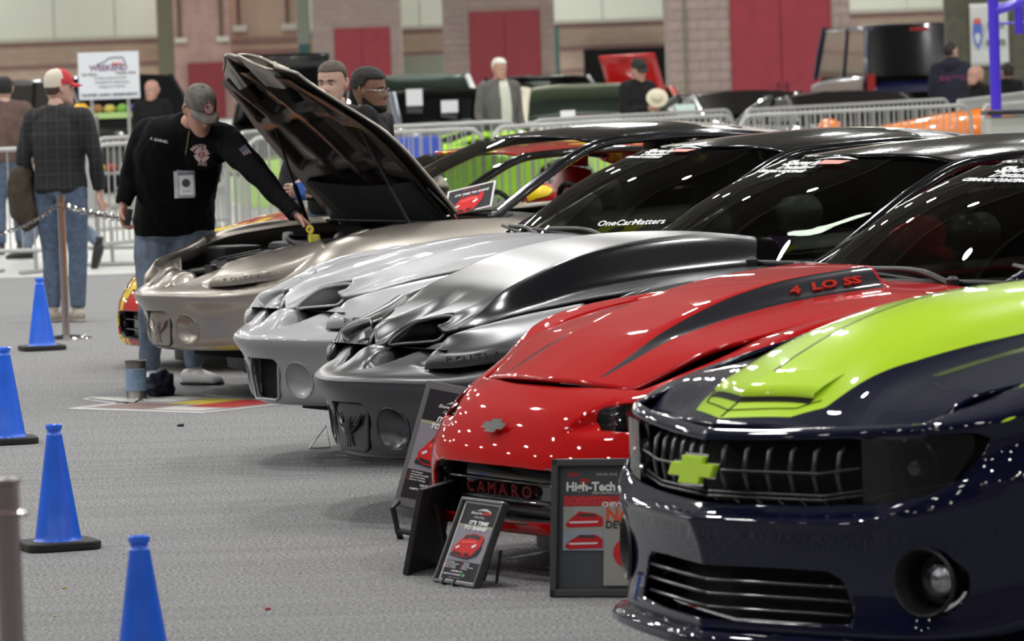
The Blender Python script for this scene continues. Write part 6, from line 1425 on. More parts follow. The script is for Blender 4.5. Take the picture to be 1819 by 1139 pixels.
HEAD = [(-.122, .016, -.080, -.035), (-.112, .034, -.097, -.012), (-.092, .050, -.102, .022), (-.066, .060, -.099, .060), (-.035, .067, -.096, .082), (-.005, .072, -.093, .094), (.025, .0745, -.094, .099), (.055, .074, -.093, .098), (.082, .067, -.080, .090), (.103, .052, -.057, .071), (.116, .031, -.028, .042), (.121, .006, -.004, .012)]
def head_grid(n=40):
    T = np.array(HEAD, float); zz = np.linspace(0, len(T) - 1, 56); R = np.stack([itp(zz, list(zip(range(len(T)), T[:, k]))) for k in range(4)], 1); G = []
    for z, rs, f, b in R:
        row = []
        for k in range(n):
            a = 2 * pi * k / n; s, c = sin(a), cos(a); x = rs * copysign(abs(s) ** .9, s); y = (f + b) / 2 - (b - f) / 2 * copysign(abs(c) ** .92, c)
            fr = max(0, c)
            g = lambda x0, z0, sx, sz: exp(-((x - x0) / sx) ** 2 - ((z - z0) / sz) ** 2) * fr
            y -= .024 * g(0, -.028, .013, .016) + .012 * g(0, -.005, .010, .022)          # nose
            y += .012 * (g(.031, .004, .017, .012) + g(-.031, .004, .017, .012))          # eye sockets
            y -= .006 * (g(.03, .026, .022, .009) + g(-.03, .026, .022, .009))            # brow
            y -= .007 * g(0, -.062, .020, .006) + .007 * g(0, -.074, .018, .006) ; y += .005 * g(0, -.068, .024, .0028)
            y -= .006 * g(0, -.10, .018, .014)
            y -= .004 * (g(.042, -.03, .02, .02) + g(-.042, -.03, .02, .02))
            row.append((x, y, z))
        G.append(row)
    return np.array(G)
HG = head_grid()
def grid_closed(G): return grid_mesh(np.concatenate([G, G[:, :1]], 1))
def head_parts():
    V, F = grid_closed(HG); mb = MB(); mb.add(V, F)
    for s in (-1, 1):
        e = [(s * (.070 + .012 * sin(q * pi)), .012 + .020 * cos(q * 2 * pi) , -.006 + .032 * sin(q * 2 * pi)) for q in np.linspace(0, 1, 10, endpoint=False)]
        mb.tube([(s * .066, .008, -.034), (s * .076, .018, -.018), (s * .082, .028, .008), (s * .080, .024, .028), (s * .071, .006, .030), (s * .070, .0, .008), (s * .068, .0, -.02)], [.006, .008, .009, .008, .007, .005, .005], 8)
        v, f = ball((s * .072, .012, -.002), (.008, .016, .028), 2); mb.add(v, f)
    return mb
def orient(f, up=(0, 0, 1)):
    f = Vector(f).normalized(); up = Vector(up); x = f.cross(up).normalized() * 1; u = x.cross(f)
    x = -x  # local +x is the head's left when facing -y
    return Matrix(((x[0], -f[0], u[0]), (x[1], -f[1], u[1]), (x[2], -f[2], u[2]))).to_4x4()
def hand(w, d, pn, curl=.5, s=1, k=1.0, spread=.3):
    """w wrist, d towards the fingers, pn palm normal, s=+1: thumb on the side d x pn"""
    w, d, pn = Vector(w), Vector(d).normalized(), Vector(pn); pn = (pn - d * pn.dot(d)).normalized(); sd = d.cross(pn).normalized() * s; mb = MB()
    V, F = loft([w - d * .03 * k, w + d * .015 * k, w + d * .05 * k, w + d * .09 * k, w + d * .10 * k], [(.027 * k, .020 * k), (.031 * k, .019 * k), (.042 * k, .016 * k), (.041 * k, .013 * k), (.034 * k, .010 * k)], sd, 14); mb.add(V, F)
    for i, (o, L) in enumerate(((.030, .074), (.010, .083), (-.011, .077), (-.031, .060))):
        L *= k; p = w + d * .085 * k + sd * o * k; q = d + sd * (o * spread * 3); q.normalize(); pts = [p - q * .012]; a = 0; cp = p; 
        for j, fr in enumerate((.45, .31, .24)):
            a += curl * (.55, .85, .55)[j] * (1 + .12 * i); dirv = q * cos(a) + pn * sin(a); pts.append(cp); cp = cp + dirv * (L * fr)
        pts.append(cp); V, F = limb(pts, [.0100 * k, .0098 * k, .0088 * k, .0078 * k, .0055 * k], 8); mb.add(V, F)
    p = w + d * .022 * k + sd * .026 * k; q1 = (d * .62 + sd * .72 + pn * .25).normalized(); q2 = (d * .85 + sd * .25 + pn * (.25 + .35 * curl)).normalized(); V, F = limb([p - q1 * .01, p + q1 * .04 * k, p + q1 * .042 * k + q2 * .022 * k, p + q1 * .042 * k + q2 * .048 * k], [.0145 * k, .0118 * k, .0102 * k, .007 * k], 8); mb.add(V, F)
    return mb
def person(label, J, top, legs, shoe, skin, hair=None, cap=None, build=1.0, voxel=.012, face=(0, -1, 0), face_up=(0, 0, 1), hips=(1, 0, 0), chest=(1, 0, 0), hands=None, group='people at the show', beard=None, glasses=None, top_len=0, legs_on=True, open_collar=None, seed=1., amp=.007, hair_style='short', top_attr=None, head_k=1.0, sole=None, eyes=True):
    """J: world joints pelvis, waist, chest, neck, head, shR elR wrR shL elL wrL hipR knR anR hipL knL anL (R = the person's right)"""
    J = {k: Vector(v) for k, v in J.items()}; b = build
    base = (J['anR'] + J['anL']) / 2; base.z = 0
    t = empty('person', base, 0, label, 'person', group); inv = Matrix.Translation(-base)
    lc = lambda V: [tuple(Vector(v) - base) for v in V]
    hs, cs = Vector(hips), Vector(chest)
    def torso(mb, g, low=True):
        pts = [J['pelvis'] - Vector((0, 0, .06 if low else -.02)), J['pelvis'], J['waist'], J['waist'].lerp(J['chest'], .5), J['chest'], J['chest'].lerp(J['neck'], .62), J['neck'] + (J['neck'] - J['chest']).normalized() * .0]
        rad = [(.160 * b + g, .115 * b + g), (.172 * b + g, .120 * b + g), (.160 * b + g, .112 * b * b + g), (.172 * b + g, .118 * b * b + g), (.185 * b + g, .118 * b + g), (.158 * b + g, .090 * b + g), (.070 + g * .8, .062 + g * .8)]
        V, F = loft(pts, rad, [hs, hs, hs.lerp(cs, .4), hs.lerp(cs, .7), cs, cs, cs], 20); mb.add(V, F)
    def arm(mb, s, g, end=1.0):
        w = J['el' + s].lerp(J['wr' + s], end); V, F = limb([J['sh' + s].lerp(J['neck'], .22), J['sh' + s], J['sh' + s].lerp(J['el' + s], .5), J['el' + s], J['el' + s].lerp(w, .5), w], [.052 * b + g, .060 * b + g, .052 * b + g, .042 * b + g, .038 + g, .029 + g], 14); mb.add(V, F)
    def leg(mb, s, g, end=1.0):
        a = J['kn' + s].lerp(J['an' + s], end); V, F = limb([J['hip' + s] + Vector((0, 0, .03)), J['hip' + s].lerp(J['kn' + s], .35), J['kn' + s], J['kn' + s].lerp(a, .4), a], [.098 * b + g, .088 * b + g, .060 + g, .056 + g, .040 + g * 1.25], 14); mb.add(V, F)
    # skin: one continuous body with head and hands
    mb = MB(); torso(mb, -.012)
    for s in 'RL': arm(mb, s, -.006); leg(mb, s, -.006)
    hd = J['head']; M_ = Matrix.Translation(hd) @ orient(face, face_up) @ Matrix.Scale(head_k, 4)
    nk = M_ @ Vector((0, .030, -.075)); V, F = limb([J['neck'] - (J['head'] - J['neck']) * .35, J['neck'].lerp(nk, .5), nk], [.066, .058, .056], 14); mb.add(V, F)
    V, F = fuse(mb, max(voxel, .014), 3); ob = MB(); ob.add(lc(V), F); hp = head_parts(); ob.add(lc([M_ @ Vector(v) for v in hp.V]), hp.F)
    for s in 'RL':
        h = (hands or {}).get(s) or {}
        w = J['wr' + s]; d = h.get('d') or (w - J['el' + s]); pn = h.get('pn') or cs * (-1 if s == 'L' else 1) * (1 if True else 1)
        hm = hand(w + Vector(d).normalized() * .01, d, pn, h.get('curl', .55), h.get('s', 1 if s == 'R' else -1), h.get('k', 1.0)); ob.add(lc(hm.V), hm.F)
    body = ob.build('body', skin, t, True, 80)
    # trousers
    if legs_on:
        mb = MB(); V, F = loft([J['pelvis'] + Vector((0, 0, .10)), J['pelvis'] + Vector((0, 0, .03)), J['pelvis'] - Vector((0, 0, .07)), J['pelvis'] - Vector((0, 0, .11))], [(.158 * b, .115 * b), (.170 * b, .125 * b), (.172 * b, .122 * b), (.10 * b, .09 * b)], hs, 18); mb.add(V, F)
        for s in 'RL': leg(mb, s, .012, .96)
        V, F = fuse(mb, voxel, 4); V = folds(V, F, amp, seed); mesh('trousers', lc(V), F, legs, t)
    # upper garment
    mb = MB(); torso(mb, .016, True)
    for s in 'RL': arm(mb, s, .014, .97)
    if top_len: V, F = loft([J['pelvis'], J['pelvis'] - Vector((0, 0, top_len))], [(.185 * b, .14 * b), (.19 * b, .145 * b)], hs, 18); mb.add(V, F)
    V, F = limb([J['neck'].lerp(J['chest'], .15), J['neck'] + (J['head'] - J['neck']) * .18], [.085, .070], 14); mb.add(V, F)
    for s in 'RL':
        V, F = limb([J['neck'].lerp(J['chest'], .12), J['sh' + s].lerp(J['neck'], .45) - (J['neck'] - J['chest']) * .10, J['sh' + s].lerp(J['el' + s], .06)], [.075 * b, .082 * b, .074 * b], 14); mb.add(V, F)
        V, F = limb([J['chest'].lerp(J['sh' + s], .35), J['chest'].lerp(J['sh' + s], .8).lerp(J['el' + s], .12)], [.10 * b, .075 * b], 14); mb.add(V, F)
    V, F = fuse(mb, voxel, 4); V = folds(V, F, amp, seed + 7); jk = mesh('jacket', lc(V), F, top, t)
    for s in 'RL':   # cuffs
        a = J['el' + s].lerp(J['wr' + s], .90); c = J['el' + s].lerp(J['wr' + s], 1.0); V, F = limb([a, c], [.046, .043], 14); mesh('cuff', lc(V), F, top, jk)
    # shoes
    if legs_on:
        for s in 'RL':
            a = J['an' + s]; d = J.get('toe' + s); d = (d - a) if d is not None else Vector(face); d.z = min(d.z, 0) if 'toe' + s in J else 0; d.normalize(); z0 = a.z - .085; sd = d.cross(Vector((0, 0, 1)))
            c = Vector((a.x, a.y, z0)); dz = Vector((0, 0, 1)) if abs(d.z) < .3 else sd.cross(d) * 1
            q = lambda f, z: c + d * f + dz * z
            V, F = loft([q(-.075, .035), q(-.06, .045), q(0, .052), q(.08, .040), q(.15, .030), q(.185, .022)], [(.028, .030), (.038, .042), (.042, .050), (.046, .038), (.042, .028), (.022, .014)], sd, 14); sh = mesh('shoe', lc(V), F, shoe, t)
            V, F = loft([q(-.08, .010), q(0, .010), q(.08, .010), q(.19, .012)], [(.034, .010), (.042, .010), (.048, .010), (.024, .009)], sd, 12); mesh('sole', lc(V), F, sole or M_RUBBER, sh)
            V, F = limb([a + Vector((0, 0, .06)), q(.0, .06)], [.044, .040], 12); mesh('collar', lc(V), F, shoe, sh)
    hl = lambda V: lc([M_ @ Vector(v) for v in V])
    if eyes:
        for s in (-1, 1):
            V, F = ball((s * .031, -.0800, .004), .0100, 2); e = mesh('eye', hl(V), F, mat('eye_white', (.50, .46, .43), .3), body)
            V, F = ball((s * .031, -.0880, .004), (.0056, .003, .0056), 2); mesh('iris', hl(V), F, mat('iris_dark', (.03, .02, .015), .15), e)
            V, F = limb([(s * .048, -.088, .022), (s * .031, -.0965, .027), (s * .014, -.098, .023)], [.003, .0042, .003], 6)
            if hair: mesh('eyebrow', hl(V), F, hair, body)
    V, F = limb([(-.020, -.1015, -.067), (0, -.1065, -.066), (.020, -.1015, -.067)], [.002, .0036, .002], 6); mesh('lips', hl(V), F, mat('lip_tone', (.30, .13, .11), .5), body)
    # hair: a cap lifted from the skull
    if hair:
        rows = HG.copy(); n = rows.shape[1]; z = rows[..., 2]; y = rows[..., 1]
        c = np.array([0, .005, .0]); th = {'short': .007, 'buzz': .0035, 'full': .020, 'afro': .013, 'none': .004}[hair_style]
        Q = c + (rows - c) * (1 + th / .09); Q[..., 2] += th * .5 * sstep(.06, .12, z)
        rnd = np.array([[mnoise.noise(Vector(p) * 55) for p in r] for r in Q]); Q += (Q - c) * (rnd * (.05 if hair_style in ('full', 'afro') else .02))[..., None]
        line = np.where(y < -.02, .058 + (.012 if hair_style == 'buzz' else 0), np.where(y < .03, .012, -.05)); line = .058 - .108 * sstep(-.030, .055, y)
        if hair_style == 'short': line = line + .012
        if hair_style == 'afro': line = np.maximum(line + .010, .016)
        if hair_style == 'buzz': line = line + .012
        if hair_style == 'none': line = -.02 - .03 * sstep(.0, .08, y) + .3 * (y < .0)
        sd = z - line
        if hair_style == 'none': sd = np.minimum(sd, .035 - z)
        Qc = np.concatenate([Q, Q[:, :1]], 1); V, F = grid_mesh(Qc); sdc = np.concatenate([sd, sd[:, :1]], 1).reshape(-1); V, F, _ = clip(V, F, sdc)
        if len(F): o = mesh('hair', hl(V), F, hair, t); solid(o, .004, -1)
    if beard:
        Q = HG.copy(); c = np.array([0, 0, -.05]); Q = c + (Q - c) * 1.035; z = Q[..., 2]; y = Q[..., 1]; line = -.080 + .05 * sstep(-.06, .01, y); sd = np.minimum(line - z, .02 - y); Qc = np.concatenate([Q, Q[:, :1]], 1); V, F = grid_mesh(Qc); V, F, _ = clip(V, F, np.concatenate([sd, sd[:, :1]], 1).reshape(-1))
        if len(F): mesh('beard', hl(V), F, beard, t)
    if glasses:
        m = MB()
        for s in (-1, 1):
            ring = [(s * .032 + .021 * cos(q), -.108 + abs(.0), .004 + .015 * sin(q)) for q in np.linspace(0, 2 * pi, 18, endpoint=False)]; m.tube(ring, .0018, 6, closed=True); m.tube([(s * .053, -.106, .008), (s * .075, -.03, .008), (s * .077, .01, .002)], .0018, 6)
        m.tube([(-.011, -.110, .006), (.011, -.110, .006)], .0018, 6); o = MB(); o.V = hl(m.V); o.F = m.F; o.M = m.M; o.build('glasses', mat('pale_wire_frame', (.35, .35, .37), .35, .8), t, True)
    if cap:
        m1, m2, brim_m, back_m = cap; Q = HG.copy(); c = np.array([0, .005, 0]); Q = c + (Q - c) * 1.10; z = Q[..., 2]; Q[..., 2] += .012 * sstep(.03, .12, z); sd = z - (.036 - .028 * sstep(-.05, .08, Q[..., 1])); Qc = np.concatenate([Q, Q[:, :1]], 1); V, F = grid_mesh(Qc); sdc = np.concatenate([sd, sd[:, :1]], 1).reshape(-1)
        V, F, _ = clip(V, F, sdc); cents = np.array([V[list(f)].mean(0) for f in F]); fm = np.where(cents[:, 1] > .012, 1, 0) if back_m else np.zeros(len(F), int)
        cp = mesh('cap', hl(V), F, [m1, m2], t, fm=fm); solid(cp, .003, -1)
        g = []
        for u in np.linspace(-1, 1, 15):
            a = u * 1.12; r0 = np.array([.079 * sin(a), -.002 - .100 * cos(a), .043]); L = .078 * (1 - .5 * u * u); r1 = r0 + np.array([.35 * L * sin(a) * .5, -L * cos(a * .55), -.020 - .018 * u * u]); g.append([r0, (r0 + r1) / 2 + np.array([0, 0, .004]), r1])
        V, F = grid_mesh(np.array(g)); o = mesh('brim', hl(V), F, brim_m, cp); solid(o, .004, 0)
        V, F = ball((0, .004, .145), (.007, .007, .004), 1); mesh('cap_button', hl(V), F, m1, cp)
    return t, M_, base
def stand(px, py, facing, H=1.76, Y=None, lean=0., armR=None, armL=None, step=0., sw=1.0):
    """joints of a standing person; (px, py) = ground pixel under the feet, or px at depth Y; facing in degrees (0 = to the camera, 90 = to the picture's right)"""
    P = ground(px, py) if Y is None else Vector((at(px, 150, Y).x, Y, 0)); a = radians(facing); F_ = Vector((sin(a), -cos(a), 0)); R_ = Vector((-cos(a), -sin(a), 0)); k = H / 1.76
    q = lambda r, f, z: P + R_ * (r * k) + F_ * (f * k) + Vector((0, 0, z * k))
    ln = lambda z: lean * max(0, z - .95)
    J = dict(pelvis=q(0, 0, .97), waist=q(0, ln(1.1), 1.10), chest=q(0, ln(1.3), 1.30), neck=q(0, ln(1.49) + .0, 1.49), head=q(0, ln(1.64) + .035, 1.638), hipR=q(.09, 0, .92), hipL=q(-.09, 0, .92), knR=q(.10, .03 + step * .15, .50), knL=q(-.10, .03 - step * .1, .50), anR=q(.10, step * .3, .085), anL=q(-.10, -step * .3, .085))
    for s, n, arm in ((1, 'R', armR), (-1, 'L', armL)):
        J['sh' + n] = q(.195 * s * sw, ln(1.43), 1.43); e, w = arm or ((.25, -.02, 1.14), (.26, .06, .90)); J['el' + n] = q(e[0] * s, e[1] + ln(e[2]), e[2]); J['wr' + n] = q(w[0] * s, w[1] + ln(w[2]), w[2])
    return J, F_, R_
SK1 = skin_mat('fair', (.52, .33, .26)); SK2 = skin_mat('brown', (.20, .10, .06)); SK3 = skin_mat('ruddy', (.48, .26, .20))
H_DARK = add_noise(mat('dark_hair', (.020, .014, .010), .6), 90., .5); H_BROWN = add_noise(mat('brown_hair', (.055, .032, .022), .6), 90., .4); H_WHITE = add_noise(mat('white_hair', (.66, .64, .60), .7), 90., .15); H_BLACK = add_noise(mat('black_hair', (.006, .005, .005), .7), 90., .5)
DENIM = add_noise(mat('blue_denim', (.075, .105, .165), .85), 22., .25, .2); DENIM2 = add_noise(mat('washed_denim', (.13, .165, .225), .85), 16., .25, .2); BLACKCLOTH = add_noise(mat('black_sweatshirt', (.0035, .0035, .0045), .9, spec=.15), 30., .3, .2); DARKTROU = add_noise(mat('dark_trousers', (.015, .015, .017), .85), 30., .3)
NAVYHOOD = add_noise(mat('navy_hoodie', (.014, .014, .03), .9), 20., .3); BLACKJKT = add_noise(mat('black_jacket', (.006, .006, .0075), .75, spec=.25), 20., .3); TWEED = add_noise(mat('grey_tweed', (.12, .115, .11), .9), 120., .5); BROWNJ = add_noise(mat('brown_jacket', (.095, .055, .045), .8), 14., .25)
# plaid shirt: dark check from crossed stripes
PLAID = mat('dark_plaid_shirt', (.02, .022, .025), .85); n_, l_ = nodes(PLAID); tc = n_.new('ShaderNodeTexCoord'); sp_ = n_.new('ShaderNodeSeparateXYZ'); l_.new(tc.outputs['Object'], sp_.inputs[0]); outs = []
for ax, per, wd in (('X', .085, .010), ('X', .0425, .003), ('Z', .095, .010), ('Z', .0475, .003)):
    pp = n_.new('ShaderNodeMath'); pp.operation = 'PINGPONG'; pp.inputs[1].default_value = per / 2; l_.new(sp_.outputs[ax], pp.inputs[0]); lt = n_.new('ShaderNodeMath'); lt.operation = 'LESS_THAN'; lt.inputs[1].default_value = wd / 2; l_.new(pp.outputs[0], lt.inputs[0]); outs.append(lt.outputs[0])
cur = None
for o_, c_ in zip(outs, ((.030, .030, .034), (.034, .022, .02), (.028, .028, .032), (.018, .03, .027))):
    mx = n_.new('ShaderNodeMix'); mx.data_type = 'RGBA'; l_.new(o_, mx.inputs['Factor']); mx.inputs['B'].default_value = (*c_, 1)
    if cur is None: mx.inputs['A'].default_value = (.010, .011, .014, 1)
    else: l_.new(cur, mx.inputs['A'])
    cur = mx.outputs['Result']
l_.new(cur, n_['Principled BSDF'].inputs['Base Color'])
C_RED = mat('red_cap_cloth', (.50, .025, .035), .7); C_CREAM = mat('cream_cap_cloth', (.62, .55, .46), .8); C_CAMO = add_noise(mat('worn_grey_cap', (.115, .105, .09), .85), 25., .45); C_BRIM = add_noise(mat('worn_grey_brim', (.15, .14, .12), .85), 25., .3); C_BLACK = mat('black_cap_cloth', (.012, .012, .014), .8)
WSHOE = mat('white_trainer', (.58, .57, .57), .5); BSHOE = mat('black_shoe', (.012, .012, .012), .45); TSHOE = mat('tan_shoe', (.40, .36, .30), .6)

# --- the man in black leaning over the open engine bay (joints placed where he stands beside the far fender)
D = {'pelvis': (308, 398, 27.98), 'waist': (312, 352, 27.88), 'chest': (316, 278, 27.62), 'neck': (335, 222, 27.40), 'head': (354, 196, 27.28), 'shR': (262, 240, 27.62), 'elR': (233, 310, 27.75), 'wrR': (219, 362, 27.70), 'shL': (398, 246, 27.34), 'elL': (462, 312, 27.10), 'wrL': (524, 381, 26.92),
     'hipR': (281, 420, 28.0), 'hipL': (340, 418, 27.96), 'knR': (268, 540, 27.93), 'knL': (338, 545, 27.95), 'anR': (267, 664, 28.1), 'anL': (346, 668, 27.98)}
J = {k: at(*v) for k, v in D.items()}; J['anR'].z = .12; J['anL'].z = .085; J['toeL'] = J['anL'] + Vector((.14, -.10, 0)); J['toeR'] = J['anR'] + Vector((.03, -.1, 0)); J['anR'].z = .085
pm_, MH, PB0 = person('man in a black sweatshirt and worn cap bending over the open engine bay', J, BLACKCLOTH, DENIM2, WSHOE, SK3, H_BROWN, (C_CAMO, C_CAMO, C_BRIM, None), build=1.24, voxel=.009, face=(.40, -.78, -.52), face_up=(.12, -.3, 1), hips=(-1, -.05, .0), chest=(-.96, .2, .05),
    hands={'R': dict(d=(-.02, -.15, -1), pn=(.9, -.3, 0), curl=.75, s=1), 'L': dict(d=(.72, -.2, -.62), pn=(-.55, -.25, -.8), curl=.62, s=-1)}, seed=2., amp=.010)
# patch, name strip, lanyard, pass, flag: printed on or hung from his sweatshirt (found by casting onto the jacket from the front)
JK = [c for c in pm_.children if c.name.startswith('jacket')][0]; bpy.context.view_layer.update()
def front_of(px, py, o=JK):
    org = Vector((0, 0, CAM_H)); d = Vector(ray(px, py)).normalized(); im = o.matrix_world.inverted(); ok, loc, nor, _ = o.ray_cast(im @ org, (im.to_3x3() @ d).normalized()); return (o.matrix_world @ loc, (o.matrix_world.to_3x3() @ nor).normalized()) if ok else (at(px, py, 27.5), Vector((0, -1, 0)))
def stick(name, px, py, V, F, m_, parent, off=.004, roll=0., k=0):
    p, n = front_of(px, py); n = (n * .5 + Vector((0, -1, .0)) * .5).normalized(); M1 = frame_mtx(p + n * (off + .0006 * k), Vector((1, 0, 0)), n) @ Matrix.Rotation(roll, 4, 'Z'); return mesh(name, [tuple(M1 @ Vector(v) - PB0) for v in V], F, m_, parent, False)
disc = lambda r, n=20: ([(r * cos(2 * pi * k / n), r * sin(2 * pi * k / n), 0) for k in range(n)], [tuple(range(n))])
PALE = ink((.50, .36, .36)); DEEP = ink((.30, .05, .06))
V, F = text_mesh('F. GARNETT', .021, .1, 0, bold=.0005); stick('lettering', 286, 250, V, F, ink((.6, .6, .62)), JK, .010, radians(-14))
arc = MB()
for k, ch in enumerate('RESCUE CO'):
    a = radians(150 - k * 15); V, F = text_mesh(ch, .024, 0, 0, bold=.0015); r = .060; arc.add([(r * cos(a) + x * cos(a - pi / 2) - y * sin(a - pi / 2), r * sin(a) * .8 + x * sin(a - pi / 2) + y * cos(a - pi / 2), 0) for x, y, z in V], F)
stick('chest_lettering', 361, 274, arc.V, arc.F, PALE, JK, .022, radians(-8))
mal = MB()
for k in range(4):
    a = pi / 4 + k * pi / 2; c, s = cos(a), sin(a); mal.add([(x * c - y * s, x * s + y * c, 0) for x, y in ((.0, -.008), (.036, -.026), (.041, 0), (.036, .026), (0, .008))], [(0, 1, 2, 3, 4)])
stick('chest_emblem', 361, 274, mal.V, mal.F, PALE, JK, .020, radians(-8), 1); V, F = disc(.017); stick('emblem_disc', 361, 274, V, F, DEEP, JK, .021, 0, 2); V, F = text_mesh('2', .028, 0, 0, bold=.002); stick('lettering', 361, 274, V, F, PALE, JK, .022, radians(-8), 3); V, F = text_mesh('FIRE', .024, 0, 0, bold=.003); stick('lettering', 361, 289, V, F, PALE, JK, .020, radians(-8))
V = [(-.03, -.022, 0), (.03, -.022, 0), (.03, .022, 0), (-.03, .022, 0)]; stick('flag_patch', 436, 269, V, [(0, 1, 2, 3)], ink((.06, .06, .10)), JK, .008, radians(-55))
for k in range(3): stick('flag_stripe', 436, 269, [(-.0, -.016 + .014 * k, 0), (.03, -.016 + .014 * k, 0), (.03, -.011 + .014 * k, 0), (-.0, -.011 + .014 * k, 0)], [(0, 1, 2, 3)], ink((.38, .22, .22)), JK, .010, radians(-55), k)
# cap badge
V, F = disc(.030); MHb = MH @ Matrix.Translation((.0, -.110, .075)) @ Matrix.Rotation(radians(62), 4, 'X'); capo = [c for c in pm_.children if c.name.startswith('cap')][0]
mesh('cap_badge', [tuple(MHb @ Vector(v) - PB0) for v in V], F, ink((.42, .10, .10)), capo, False); V, F = disc(.023); mesh('cap_badge_field', [tuple(MHb @ (Vector(v) + Vector((0, 0, .001))) - PB0) for v in V], F, ink((.55, .5, .48)), capo, False)
for k in range(3): mesh('cap_badge_stripe', [tuple(MHb @ Vector((x, y + .012 * k - .014, .002)) - PB0) for x, y in ((-.016, 0), (.018, 0), (.018, .005), (-.016, .005))], [(0, 1, 2, 3)], ink((.40, .06, .07)), capo, False)
mesh('cap_badge_canton', [tuple(MHb @ Vector((x, y, .0025)) - PB0) for x, y in ((-.02, .002), (-.002, .002), (-.002, .018), (-.015, .018))], [(0, 1, 2, 3)], ink((.05, .10, .12)), capo, False)
# lanyard and show passes: hung round his neck, separate things
p, n = front_of(330, 322); g = Vector((p.x, p.y - .045, p.z)); t = empty('show_pass', g, 0, 'show pass in a clear sleeve hung round the bending man\'s neck', 'pass')
o = mesh('sleeve', [(-.062, .004, -.09), (.046, .004, -.09), (.046, .004, .088), (-.062, .004, .088)], [(0, 1, 2, 3)], ink((.50, .50, .52)), t, False); solid(o, .002)
s = Sheet(o, .108, .178); o2 = mesh('card', [(-.045, -.002, -.082), (.052, -.002, -.082), (.052, -.002, .08), (-.045, -.002, .08)], [(0, 1, 2, 3)], ink((.66, .66, .67)), t, False); solid(o2, .002)
s = Sheet(o2, .1, .164); mesh('printed_head', [(-.038, -.0045, .035), (.045, -.0045, .035), (.045, -.0045, .068), (-.038, -.0045, .068)], [(0, 1, 2, 3)], ink((.20, .20, .27)), o2, False)
V, F = text_mesh('EXHIBITOR', .016, 0, 0); mesh('lettering', [(x + .004, -.005, y + .052) for x, y, z in V], F, ink((.55, .55, .6)), o2, False); V, F = disc(.022); mesh('printed_disc', [(x + .004, -.0045, y - .008) for x, y, z in V], F, ink((.06, .06, .08)), o2, False); V, F = text_mesh('SHOW', .014, 0, 0); mesh('lettering', [(x + .004, -.005, y - .052) for x, y, z in V], F, ink((.2, .2, .22)), o2, False)
m = MB(); 
for x0, x1, z0, z1 in ((-.04, -.037, -.078, .076), (.046, .049, -.078, .076), (-.04, .049, -.078, -.075), (-.04, .049, .073, .076)): m.add([(x0, -.0046, z0), (x1, -.0046, z0), (x1, -.0046, z1), (x0, -.0046, z1)], [(0, 1, 2, 3)])
m.build('printed_border', ink((.05, .05, .07)), o2)
m = MB(); m.box((.0, -.0, .10), (.012, .008, .028)); m.build('clip', M_CHROME, t)
q1 = front_of(337, 232)[0]; q2 = front_of(331, 270)[0]; m = MB(); m.tube([tuple(Vector((0, 0, .112))), tuple(q2 + Vector((0, -.02, 0)) - g), tuple(q1 + Vector((0, -.015, 0)) - g)], .004, 6); m.build('lanyard', mat('dull_yellow_cord', (.20, .18, .06), .7), t, True)
# wrist watch, dipstick in his hand, phone in the other
wl = J['wrL']; dl = (J['wrL'] - J['elL']).normalized(); V, F = limb([wl - dl * .012, wl + dl * .012], [.036, .036], 14); o = mesh('watch_strap', [tuple(Vector(v) - PB0) for v in V], F, M_BLACK, pm_)
p = at(551, 418, 26.76); t = empty('dipstick', p, 0, 'yellow dipstick held in the bending man\'s hand', 'dipstick'); m = MB(); ring = [(.016 * cos(a), 0, .016 * sin(a) + .03) for a in np.linspace(0, 2 * pi, 14, endpoint=False)]; m.tube(ring, .006, 6, closed=True); m.tube([(0, 0, .014), (.004, 0, -.03)], .007, 6); m.tube([(.004, 0, -.03), (.015, .01, -.16)], .0025, 6); m.build('handle', mat('yellow_handle', (.72, .62, .02), .4), t, True)
p = at(229, 386, 27.62); t = empty('pocket_phone', p, .2, 'small dark phone in the bending man\'s lowered hand', 'phone'); m = MB(); m.box((0, 0, 0), (.03, .014, .09), ry=radians(12)); o = m.build('phone_body', M_BLACK, t); bevel(o, .004)

# --- man in the red and cream cap, seen from behind, jacket hanging at his side
J, F_, R_ = stand(117, 572, 158, 1.765, armR=((.27, .02, 1.16), (.25, .10, .93)), armL=((.26, -.04, 1.16), (.24, .04, .92)))
P = J['anR']; J['toeR'] = J['anR'] + Vector((-.05, .14, 0)); J['toeL'] = J['anL'] + Vector((.10, .10, 0))
tm, MH2, PB2 = person('man in dark plaid shirt and red and cream cap, back turned', J, PLAID, DENIM, TSHOE, SK1, H_BROWN, (C_RED, C_CREAM, C_RED, True), build=1.02, voxel=.011, face=(.86, .50, -.02), hips=R_, chest=R_, seed=11., amp=.009, top_len=.03, sole=TSHOE)
P = J['elL'].lerp(J['wrL'], .55) + Vector((-.05, -.06, -.06))
m = MB(); V, F = loft([(-.01, 0, .14), (0, 0, .10), (.0, 0, -.05), (.02, 0, -.2), (.06, 0, -.30)], [(.04, .04), (.07, .06), (.095, .08), (.11, .08), (.05, .05)], (1, 0, 0), 16); m.add(V, F); V, F = fuse(m, .012, 3); V = folds(V, F, .02, 4.); o = mesh('hanging_jacket', V, F, add_noise(mat('brown_canvas', (.050, .038, .026), .9), 14., .3), None); o.location = P; tag(o, 'brown canvas jacket carried over the arm of the plaid-shirted man', 'jacket')
